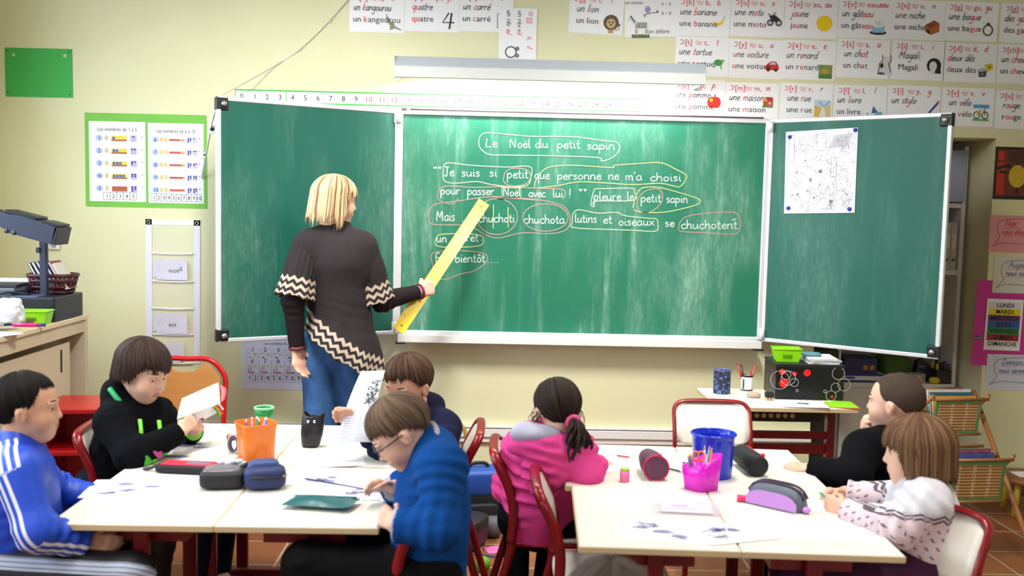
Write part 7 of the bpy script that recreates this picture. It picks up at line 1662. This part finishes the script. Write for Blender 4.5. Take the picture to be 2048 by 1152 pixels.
# --- boy in the black hoodie with a booklet
h = Head(at(287, 742, 3.65), (.86, -.38, -.30), .225)
p = pose(KID, h, at(246, 816, 3.67), at(316, 832, 3.76), at(226, 846, 3.54), at(350, 880, 3.86), at(262, 914, 3.44), at(388, 862, 3.74), at(360, 864, 3.57), at(232, 972, 3.68), (.66, -.75, 0),
         V(-1.02, 3.88, .50), V(-1.02, 3.58, .50), V(-1.06, 3.88, .075), V(-1.06, 3.58, .075), at(402, 838, 3.66)-at(388, 862, 3.74), at(388, 836, 3.63)-at(360, 864, 3.57), thL=(-.2, -.5, .8), thR=(-.2, .3, .9),
         hL=dict(curl=.8, thumb=.7), hR=dict(curl=.8, thumb=.7), chest=.115, depth=.82)
root = person('boy in a black hoodie with neon green trim reading a booklet', V(-1.37, 3.68, 0)); make_body(p, root, SKIN, LIPS, lid=.45); make_eyes(p, root, '3a281c', M('brow_brown', '3a2a20', .7), (1, -.1, -.5))
HOO = cloth('black_fleece', '08090e', .95, (20, .15), (90, .2)); NEON = M('neon_green', '7fe03a', .6); F = top_field(p, .018, .06, so=.016, collar=.005)
for y, z, x, r in ((0, -.36, -.40, .27), (.2, -.36, -.24, .22), (-.2, -.36, -.24, .22)): F.ell(h.w(x, y, z-.12), np.array((r, r, .17))*h.hh, h.R, .05)
o, vs, q = garment('hoodie', F, p, root, [HOO], 7, amp=.006, base=.003)
c = vs[q].mean(1); mid = (p.shL+p.shR)/2; ax = unit(p.pel-mid); fr = p.fr; l1 = (c-mid)@ax; l2 = (c-mid)@np.cross(ax, fr); front = ((c-mid)@fr) > .03; nz = wob(c, 70, 5)
armd = np.minimum(along(c, p.shR, p.elR)[1], along(c, p.shL, p.elL)[1]) > .05
for nm, lo_, hi_, th_, mt in (('green', .01, .14, .25, M('print_green', '3cae2a', .7)), ('pink', .0, .10, .45, M('print_pink', 'c84a9a', .7)), ('lime', .03, .13, .65, NEON)):
    patch('chest_print', vs, q, front & armd & (l1 > lo_) & (l1 < hi_) & (np.abs(l2) < .055) & (np.sin(c@V(60, 40, 55)+{'green': 0, 'pink': 2, 'lime': 4}[nm]) > th_), mt, root, .003, '%s chest print' % nm)
for s_ in (-1, 1):
    m = MB(); b0 = h.w(.12, .20*s_, -.50); P0 = mid+np.cross(ax, fr)*(.036*s_)
    m.tube(smooth_path([P0+fr*.105-ax*.05, P0+fr*.146-ax*.015, P0+fr*.164+ax*.04, P0+fr*.164+ax*.12], 5), .0085, None, 8, flat=.6); part('drawstring', m, NEON, root, world=True)
m = MB(); m.tube(smooth_path([h.w(-.22, -.42, -.34), h.w(-.02, -.44, -.42), h.w(.14, -.38, -.54), h.w(.24, -.26, -.66)], 5), .010, None, 8); part('hood_trim', m, M('teal_green_trim', '2fae6a', .6), root, world=True)
for s_ in 'LR': cuff(p, root, NEON, s_, .0365, .014)
trousers(p, root, cloth('dark_denim', '161c2c')); shoes(p, root, M('dark_shoe', '1a1a1e', .5))
make_hair(p, root, hairm('darkbrown', ['38261f', '43302a', '2c1d18']), bob_end(.17, -.14, -.30, .24, .42), n=620, drop=True, flare=.0, ears='none', infl=.05, thick=.020, jag=.03, seed=8, sweep=.25)
# booklet
m = MB(); S0, S1 = at(354, 838, 3.58), at(440, 806, 3.70); U0, U1 = at(364, 797, 3.70), at(437, 765, 3.80); L0, L1 = at(386, 850, 3.66), at(448, 818, 3.76)
r_ = thing('booklet', 'open white booklet held by the boy in the black hoodie', 'book', (S0+S1)/2)
def leaf(a, b, c, d, th=.002, mat=None, bulge=.006):
    m = MB(); n_ = unit(np.cross(b-a, d-a)); vs = []; N_ = 8
    for i in range(N_+1):
        t = i/N_; e = n_*bulge*math.sin(PI*t); vs += [a+(d-a)*t+e, b+(c-b)*t+e]
    k = len(vs); vs = [v+n_*th/2 for v in vs]+[v-n_*th/2 for v in vs]; fs = []
    for i in range(N_): fs += [(2*i, 2*i+1, 2*i+3, 2*i+2), (k+2*i, k+2*i+2, k+2*i+3, k+2*i+1), (2*i, 2*i+2, k+2*i+2, k+2*i), (2*i+1, k+2*i+1, k+2*i+3, 2*i+3)]
    fs += [(0, k, k+1, 1), (2*N_, 2*N_+1, k+2*N_+1, k+2*N_)]; m.add(vs, fs, mat, True); return m
part('page', leaf(S0, S1, U1, U0), PAPER, r_, world=True); part('page', leaf(S0, S1, L1, L0, .003), PAPER, r_, world=True)
part('cover', leaf(at(442, 806, 3.72), at(449, 800, 3.75), at(452, 776, 3.80), at(440, 770, 3.80), .002), M('cover_pink', 'e06a7c', .5), r_, world=True)
nb = unit(np.cross(S1-S0, L0-S0)); nb = nb if nb[1] < 0 else -nb; m = MB()
for i, cc in enumerate(('c8402c', 'd8b02a', '3f9a3a')):
    P0, P1, P2 = at(424-3*i, 806+1*i, 3.69), at(436-3*i, 812+2*i, 3.71), at(443-3*i, 826+2*i, 3.74); m.ribbon([x+nb*.008 for x in smooth_path([P0, P1, P2], 4)], .009, nb, C(cc))
m.ribbon([at(396, 838, 3.64)+nb*.008, at(402, 834, 3.65)+nb*.008, at(404, 840, 3.66)+nb*.008], .012, nb, C('a8203c')); part('printed_arc', m, None, r_, world=True)
nu_ = unit(np.cross(S1-S0, U0-S0)); nu_ = nu_ if nu_[1] < 0 else -nu_; m = MB()
for k_i in range(5): P0 = S0+(S1-S0)*(.22+.05*k_i)+(U0-S0)*(.55+.06*math.sin(k_i*2)); m.ribbon([P0+nu_*.008, P0+nu_*.008+V(.012, 0, .006), P0+nu_*.008+V(.020, 0, -.004)], .002, nu_, C('8a8a94'))
part('line_art', m, None, r_, world=True)

# --- boy behind the newspaper
h = Head(at(815, 772, 3.72), (-.50, -.82, -.22), .228)
p = pose(KID, h, at(846, 842, 3.80), at(890, 856, 3.68), at(790, 858, 3.92), at(884, 915, 3.52), at(778, 912, 3.60), at(775, 862, 3.56), at(716, 845, 3.55), at(862, 990, 3.80), (-.72, -.69, 0),
         V(-.56, 3.62, .50), V(-.58, 3.88, .50), V(-.55, 3.62, .075), V(-.56, 3.88, .075), at(735, 822, 3.55)-at(775, 862, 3.56), at(678, 826, 3.56)-at(716, 845, 3.55), thL=(0, -.3, .9), thR=(.1, -.2, .9), hL=dict(curl=.9, thumb=.8), hR=dict(curl=.75, thumb=.6), chest=.110)
root = person('boy in a navy sweatshirt holding up a newspaper page', V(-.22, 3.80, 0)); make_body(p, root, SKIN2, LIPS2, lid=.5); make_eyes(p, root, '2e2018', M('brow_brown', '3a2a20', .7), (1, .15, -.5))
F = top_field(p, .016, .05, so=.014, collar=.03); F.ell(h.w(-.45, .0, -.48), np.array((.26, .36, .20))*h.hh, h.R, .05); garment('sweatshirt', F, p, root, [cloth('navy_cotton', '171a36', .85)], 9, amp=.008)
trousers(p, root, cloth('dark_denim', '161c2c')); shoes(p, root, M('dark_shoe', '1a1a1e', .5))
make_hair(p, root, hairm('brown', ['4a3427', '5a4030', '3a281e']), bob_end(.25, .02, -.30, .22, .42), n=560, drop=False, ears=True, infl=.05, thick=.018, jag=.035, seed=12, sweep=.3)
TL_, TR_, BR_, BL_ = at(722, 743, 3.68), at(770, 741, 3.585), at(742, 884, 3.44), at(673, 884, 3.50)
r_ = thing('newspaper', 'grey newspaper page held upright by the boy in navy', 'newspaper', (TL_+BR_)/2); NP = M('newsprint', 'd3d3da', .8)
part('sheet', leaf(BL_, BR_, TR_, TL_, .0015, None, .012), NP, r_, world=True); m = MB(); nz_ = unit(np.cross(BR_-BL_, TL_-BL_)); nz_ = nz_ if nz_[1] < 0 else -nz_
def npt(u, v): t = v; e = nz_*(.0025+.012*math.sin(PI*t)*(1 if np.dot(nz_, unit(np.cross(BR_-BL_, TL_-BL_))) > 0 else -1)); return BL_+(BR_-BL_)*u*(1-t)+((TL_-BL_)+(TR_-TL_)*u)*t+e
for i in range(26): v = .06+.035*i; m.ribbon([npt(.06, v), npt(.42 if (i % 9) else .3, v)], .0022, nz_, C('a8a8b4'));
for i in range(9): v = .06+.035*i; m.ribbon([npt(.52, v), npt(.94, v)], .0022, nz_, C('a8a8b4'))
part('print_columns', m, None, r_, world=True); m = MB(); r = np.random.RandomState(2)
for i in range(70): u, v = r.uniform(.55, .95), r.uniform(.5, .86); m.ribbon([npt(u, v), npt(min(.98, u+r.uniform(.02, .12)), v+r.normal()*.03)], .004, nz_, C('2a2a34' if i % 3 else '77777f'))
part('printed_picture', m, None, r_, world=True)

# --- boy in the blue fleece
h = Head(at(800, 866, 2.87), (-.78, -.20, -.60), .212, up=(-.45, 0, .9))
p = pose(KID, h, at(866, 894, 2.90), at(884, 938, 2.75), at(852, 930, 3.04), at(878, 1058, 2.66), at(812, 992, 3.12), at(790, 1050, 2.69), at(790, 974, 3.04), at(858, 1135, 2.90), (-.97, -.12, 0),
         V(-.52, 2.84, .51), V(-.52, 3.04, .51), V(-.50, 2.84, .075), V(-.50, 3.04, .075), at(748, 1016, 2.80)-at(790, 1050, 2.69), at(752, 970, 3.02)-at(790, 974, 3.04), thL=(-.1, .6, .6), thR=(0, -.5, .5), hL=dict(curl=.35, thumb=.3), hR=dict(curl=.55), chest=.110, depth=.85)
root = person('boy with glasses in a blue fleece bending over his worksheet', V(-.17, 2.90, 0)); make_body(p, root, SKIN, LIPS, lid=.6); make_eyes(p, root, '3a2c22', M('brow_brown', '3a2a20', .7), (1, 0, -.4))
FLE = cloth('blue_fleece', '0f4488', .95, (26, .12), (110, .22)); GRT = cloth('grey_trim', 'a8a6b2', .8); F = top_field(p, .022, .085, so=.020, collar=.05, collar_r=.018); garment('fleece', F, p, root, [FLE], 11, amp=.005, base=.004)
m = MB(); cc = p.neck+(h.w(-.1, 0, -.3)-p.neck)*.62; ax_ = unit(h.w(-.1, 0, -.3)-p.neck); u1 = unit(np.cross(ax_, (0, 1, 0))); u2 = np.cross(ax_, u1)
m.tube([cc+ax_*(.012*math.cos(t))+(u1*math.cos(t)+u2*math.sin(t))*.066 for t in np.linspace(0, 2*PI, 28)[:-1]], .011, None, 8, closed=True); part('collar_lining', m, GRT, root, world=True)
for s_ in 'LR': cuff(p, root, GRT, s_, .046, .010)
trousers(p, root, cloth('black_trousers', '060608')); shoes(p, root, M('dark_shoe', '1a1a1e', .5))
m = MB(); G_ = M('glasses_frame', '1c2038', .3)
for y in (-1, 1):
    m.tube([h.w(.415, .135*y+.085*math.cos(t), -.005+.07*math.sin(t)) for t in np.linspace(0, 2*PI, 18)[:-1]], .0022, G_, 6, closed=True); m.tube([h.w(.405, .22*y, .01), h.w(.25, .315*y, .015), h.w(-.02, .37*y, .02)], .0024, G_, 6)
m.tube([h.w(.425, -.05, .005), h.w(.44, 0, .015), h.w(.425, .05, .005)], .0022, G_, 6); part('glasses', m, None, root, world=True)
make_hair(p, root, hairm('mousy', ['6a5544', '7a6450', '564538']), bob_end(.20, .06, -.30, .20, .40), n=680, ears=True, infl=.045, thick=.015, jag=.03, seed=15, sweep=.3)

# --- girl in the pink hoodie, from behind
h = Head(at(1113, 820, 3.42), (-.28, .94, -.14), .215)
p = pose(KID, h, at(1100, 872, 3.43), at(1036, 898, 3.47), at(1158, 900, 3.36), at(1016, 975, 3.52), at(1172, 952, 3.33), at(1075, 990, 3.74), at(1196, 930, 3.52), at(1078, 1040, 3.45), (.12, .99, 0),
         V(.13, 3.74, .47), V(.30, 3.74, .47), V(.14, 3.62, .10), V(.24, 3.66, .10), (.6, .5, 0), at(1222, 918, 3.62)-at(1196, 930, 3.52), thL=(0, .4, .8), thR=(-.6, .3, .3), hR=dict(curl=.45), hL=dict(curl=.5), chest=.108, hip=.102, waist=.108, leg=.050)
root = person('girl with a dark ponytail in a pink hoodie seen from behind', V(.18, 3.45, 0)); make_body(p, root, SKIN, LIPS); make_eyes(p, root)
PNK = cloth('pink_fleece', 'd8468e', .9, (16, .10), (80, .15)); GRL = cloth('grey_hood_lining', 'a9a7ba', .85); F = top_field(p, .018, .06, so=.014, collar=.02)
bk = -p.front; F.ell(p.neck+bk*.090+V(-.01, 0, -.015), (.135, .060, .055), None, .012); F.ell(p.neck+bk*.118+V(-.005, 0, -.085), (.085, .034, .085), None, .02); F.ell(p.neck+V(-.075, -.04, .01), (.06, .06, .05), None, .02)
garment('hoodie', F, p, root, [PNK], 13, amp=.009, base=.004, extra=[(p.neck+bk*.1+V(0, 0, -.12), V(.3, 0, 1)), (p.pel+V(0, -.1, .12), V(.1, 0, 1))])
F = Field(p.neck-.16, p.neck+.16, .004); F.ell(p.neck+bk*.085+V(-.048, 0, .028), (.088, .054, .034), None, 0); vs, q = F.surface(); vs = vs+vnormals(vs, q)*(.008*wob(vs, 40, 2))[:, None]; organic('hood_lining', vs, q, [GRL], root)
trousers(p, root, cloth('black_leggings', '070709')); shoes(p, root, M('black_boot', '17171c', .5))
mats = hairm('dark', ['2b1d17', '35251d', '20150f'])
make_hair(p, root, mats, bob_end(.36, -.08, -.26, .16, .40), n=420, ears=True, infl=.035, thick=.014, jag=.02, seed=17, crown=(.18, 0, .46))
m = MB(); r = np.random.RandomState(6); b0 = h.w(-.44, -.10, -.16)
for i in range(70):
    o1 = r.normal(size=3)*.012; e = r.normal(size=3)*.018; L_ = r.uniform(.85, 1.15)
    P = [b0+o1*.5, b0+V(.012, -.022, -.02)+o1*1.1, b0+V(.014, -.028, -.06*L_)+o1*1.5+e*.5, b0+V(.004, -.02, -.115*L_)+e]; m.tube(smooth_path(P, 4), [.0055]*9+[.0045, .0035, .002, .0008], mats[i % 3], 5)
part('ponytail', m, None, root, world=True)
m = MB(); m.tube([b0+V(.004+.020*math.cos(t), -.008, -.002+.020*math.sin(t)) for t in np.linspace(0, 2*PI, 16)[:-1]], .009, None, 8, closed=True); part('hair_tie', m, M('pink_tie', 'd84a86', .6), root, world=True)
m = MB()
for i in range(26):
    y = 1 if i % 3 else -1; P0 = h.w(-.05+r.normal()*.08, .36*y, -.05+r.normal()*.06); P1 = P0+h.R@V(-.0, .012*y, -.02)+r.normal(size=3)*.006; P2 = P1+V(0, 0, -.03)+r.normal(size=3)*.010; m.tube([P0, P1, P2], [.0016, .0012, .0004], mats[i % 3], 4)
part('loose_strands', m, None, root, world=True)

# --- boy in the black sweater
h = Head(at(1788, 806, 3.62), (-.80, .58, .04), .222)
p = pose(KID, h, at(1800, 866, 3.66), at(1722, 902, 3.50), at(1858, 892, 3.78), at(1706, 956, 3.36), at(1772, 950, 3.92), at(1624, 938, 3.50), at(1738, 868, 3.86), at(1815, 1005, 3.66), (-.85, .5, 0),
         V(1.12, 3.55, .50), V(1.14, 3.80, .50), V(1.14, 3.55, .075), V(1.16, 3.80, .075), (-.9, .25, .0), at(1716, 826, 3.80)-at(1738, 868, 3.86), thL=(.2, .7, .3), thR=(.3, .3, -.2), hL=dict(curl=.5), hR=dict(curl=.75, spread=.16), chest=.130, waist=.122, hip=.125, depth=.85, arm=.040)
root = person('boy with cropped hair in a black sweater, hand at his chin', V(1.55, 3.66, 0)); make_body(p, root, SKIN, LIPS); make_eyes(p, root, '3a2c22', M('brow_brown', '3a2a20', .7))
F = top_field(p, .018, .06, so=.016, collar=.04, collar_r=.016); garment('sweater', F, p, root, [cloth('black_wool', '08080d', .95, (30, .2), (120, .3))], 19, amp=.006)
trousers(p, root, cloth('dark_denim', '161c2c')); shoes(p, root, M('dark_shoe', '1a1a1e', .5))
make_hair(p, root, [M('hair_cropped', '54453b', .85, noise=(260, .35), bump=(420, .8), spec=.15)], bob_end(.31, .05, -.32, .18, .40), n=0, ears=True, infl=.026, taper=.55, thick=.008, jag=.03, seed=21)

# --- girl in the white jumper
h = Head(at(1832, 905, 2.90), (-.93, .34, -.03), .212)
p = pose(KID, h, at(1842, 974, 2.92), at(1852, 1008, 2.80), at(1838, 994, 3.05), at(1800, 1056, 2.80), at(1752, 1000, 3.13), at(1694, 1022, 2.97), at(1690, 986, 3.17), at(1842, 1135, 2.92), (-.93, .25, 0),
         V(.96, 2.80, .50), V(.98, 3.04, .50), V(1.0, 2.80, .075), V(1.02, 3.04, .075), at(1662, 1010, 3.02)-at(1694, 1022, 2.97), at(1648, 990, 3.16)-at(1690, 986, 3.17), thL=(-.1, .5, .7), thR=(0, -.5, .7), hL=dict(curl=.8, thumb=.6), hR=dict(curl=.85, thumb=.8), chest=.108, waist=.108, hip=.118, depth=.86)
root = person('girl with a chestnut bob in a white patterned jumper holding a teal pencil', V(1.30, 2.92, 0)); make_body(p, root, SKIN, LIPS); make_eyes(p, root, '4a3a2c')
JU = M('white_jumper', 'dcd0d8', .95); k_ = NT(JU); rd, ds, dt = k_.attr('rd'), k_.attr('ds'), k_.attr('dt')
fx = k_.op('FRACT', k_.op('DIVIDE', k_.op('ADD', ds, k_.op('MULTIPLY', k_.op('FLOOR', k_.op('DIVIDE', dt, .026)), .013)), .026)); fy = k_.op('FRACT', k_.op('DIVIDE', dt, .026))
dot = k_.op('MULTIPLY', k_.op('LESS_THAN', k_.op('ABSOLUTE', k_.op('ADD', k_.op('SUBTRACT', fx, .5), k_.op('MULTIPLY', k_.op('SUBTRACT', fy, .5), .6))), .13), k_.op('LESS_THAN', k_.op('ABSOLUTE', k_.op('SUBTRACT', fy, .5)), .22))
dot = k_.op('MULTIPLY', dot, k_.op('GREATER_THAN', rd, .142)); rz_ = k_.op('ADD', rd, k_.op('MULTIPLY', k_.op('SUBTRACT', k_.op('PINGPONG', ds, .02), .01), .6))
bandm = k_.op('MULTIPLY', k_.op('MULTIPLY', k_.op('GREATER_THAN', rz_, .098), k_.op('LESS_THAN', rz_, .130)), k_.op('LESS_THAN', k_.op('FRACT', k_.op('DIVIDE', rz_, .013)), .6)); yoke = k_.op('LESS_THAN', rd, .108)
col = k_.mix(yoke, lin('dcc6ce'), lin('d9d6de')); col = k_.mix(k_.op('MULTIPLY', dot, .85), col, lin('5c4a66')); k_.color(k_.mix(k_.op('MULTIPLY', bandm, .9), col, lin('35323f'))); k_.bump(k_.noise(200, detail=2), .3, .005)
def jump(vs):
    mid = (p.shL+p.shR)/2; ax = unit(p.pel-mid); a_ = np.arctan2((vs-mid)@unit(p.front), (vs-mid)@p.side); ds_ = a_*.115+5; dt_ = (vs-mid)@ax+5; best = np.full(len(vs), .062)
    for a, b in ((p.shL, p.elL), (p.elL, p.wrL), (p.shR, p.elR), (p.elR, p.wrR)):
        t, dd = along(vs, a, b); ba = unit(b-a); u1 = unit(np.cross(ba, (0, 0, 1))); u2 = np.cross(ba, u1); r_ = vs-a; u_ = (dd < best) & (t > .15)
        ds_[u_] = (np.arctan2(r_@u2, r_@u1)*.05+5)[u_]; dt_[u_] = (t*np.linalg.norm(b-a)+5)[u_]; best[u_] = dd[u_]
    return dict(rd=(p.neck[2]-vs[:, 2])*1.05+.35*np.linalg.norm((vs-p.neck)[:, :2], axis=1), ds=ds_, dt=dt_)
F = top_field(p, .020, .10, so=.018, collar=.055, collar_r=.022); garment('jumper', F, p, root, [JU], 23, jump, amp=.006, base=.003)
trousers(p, root, cloth('purple_trousers', '3c1c34')); shoes(p, root, M('dark_shoe', '1a1a1e', .5))
make_hair(p, root, hairm('chestnut', ['6e4f38', '7f5e42', '5c402d', '94714e', '4c3424']), bob_end(.10, -.30, -.36, .22, .36), n=760, drop=True, flare=.0, ears='none', infl=.06, thick=.020, jag=.025, seed=25, crown=(-.02, 0, .52), lobes=[((-.10, 0, -.08), (.40, .38, .34))])
pencil('teal pencil held by the girl in the white jumper', 'pencil', at(1662, 1004, 3.06), at(1636, 982, 3.10), .0042, '1fa08c')

# --- child in the foreground
h = Head(V(.226, 1.66, .855), (.08, .98, -.10), .215)
p = pose(KID, h, V(.22, 1.62, .755), V(.09, 1.60, .72), V(.35, 1.60, .72), V(.06, 1.66, .55), V(.38, 1.66, .55), V(.12, 1.85, .56), V(.32, 1.85, .56), V(.22, 1.58, .46), (.05, 1, 0), V(.14, 1.88, .44), V(.30, 1.88, .44), V(.14, 1.90, .075), V(.30, 1.90, .075), (.2, .9, 0), (-.2, .9, 0))
root = person('child with short grey brown hair in the foreground, only the crown in view', V(.22, 1.58, 0)); make_body(p, root, SKIN, LIPS)
F = top_field(p, .016, .06, so=.014); garment('sweater', F, p, root, [cloth('grey_wool', '5a5560', .9)], 27); trousers(p, root, cloth('dark_denim', '161c2c')); shoes(p, root, M('dark_shoe', '1a1a1e', .5))
make_hair(p, root, hairm('ash', ['4c403a', '5a4d46', '3e342f']), bob_end(.28, .04, -.28, .20, .40), n=520, ears=True, infl=.035, thick=.015, jag=.03, seed=29)
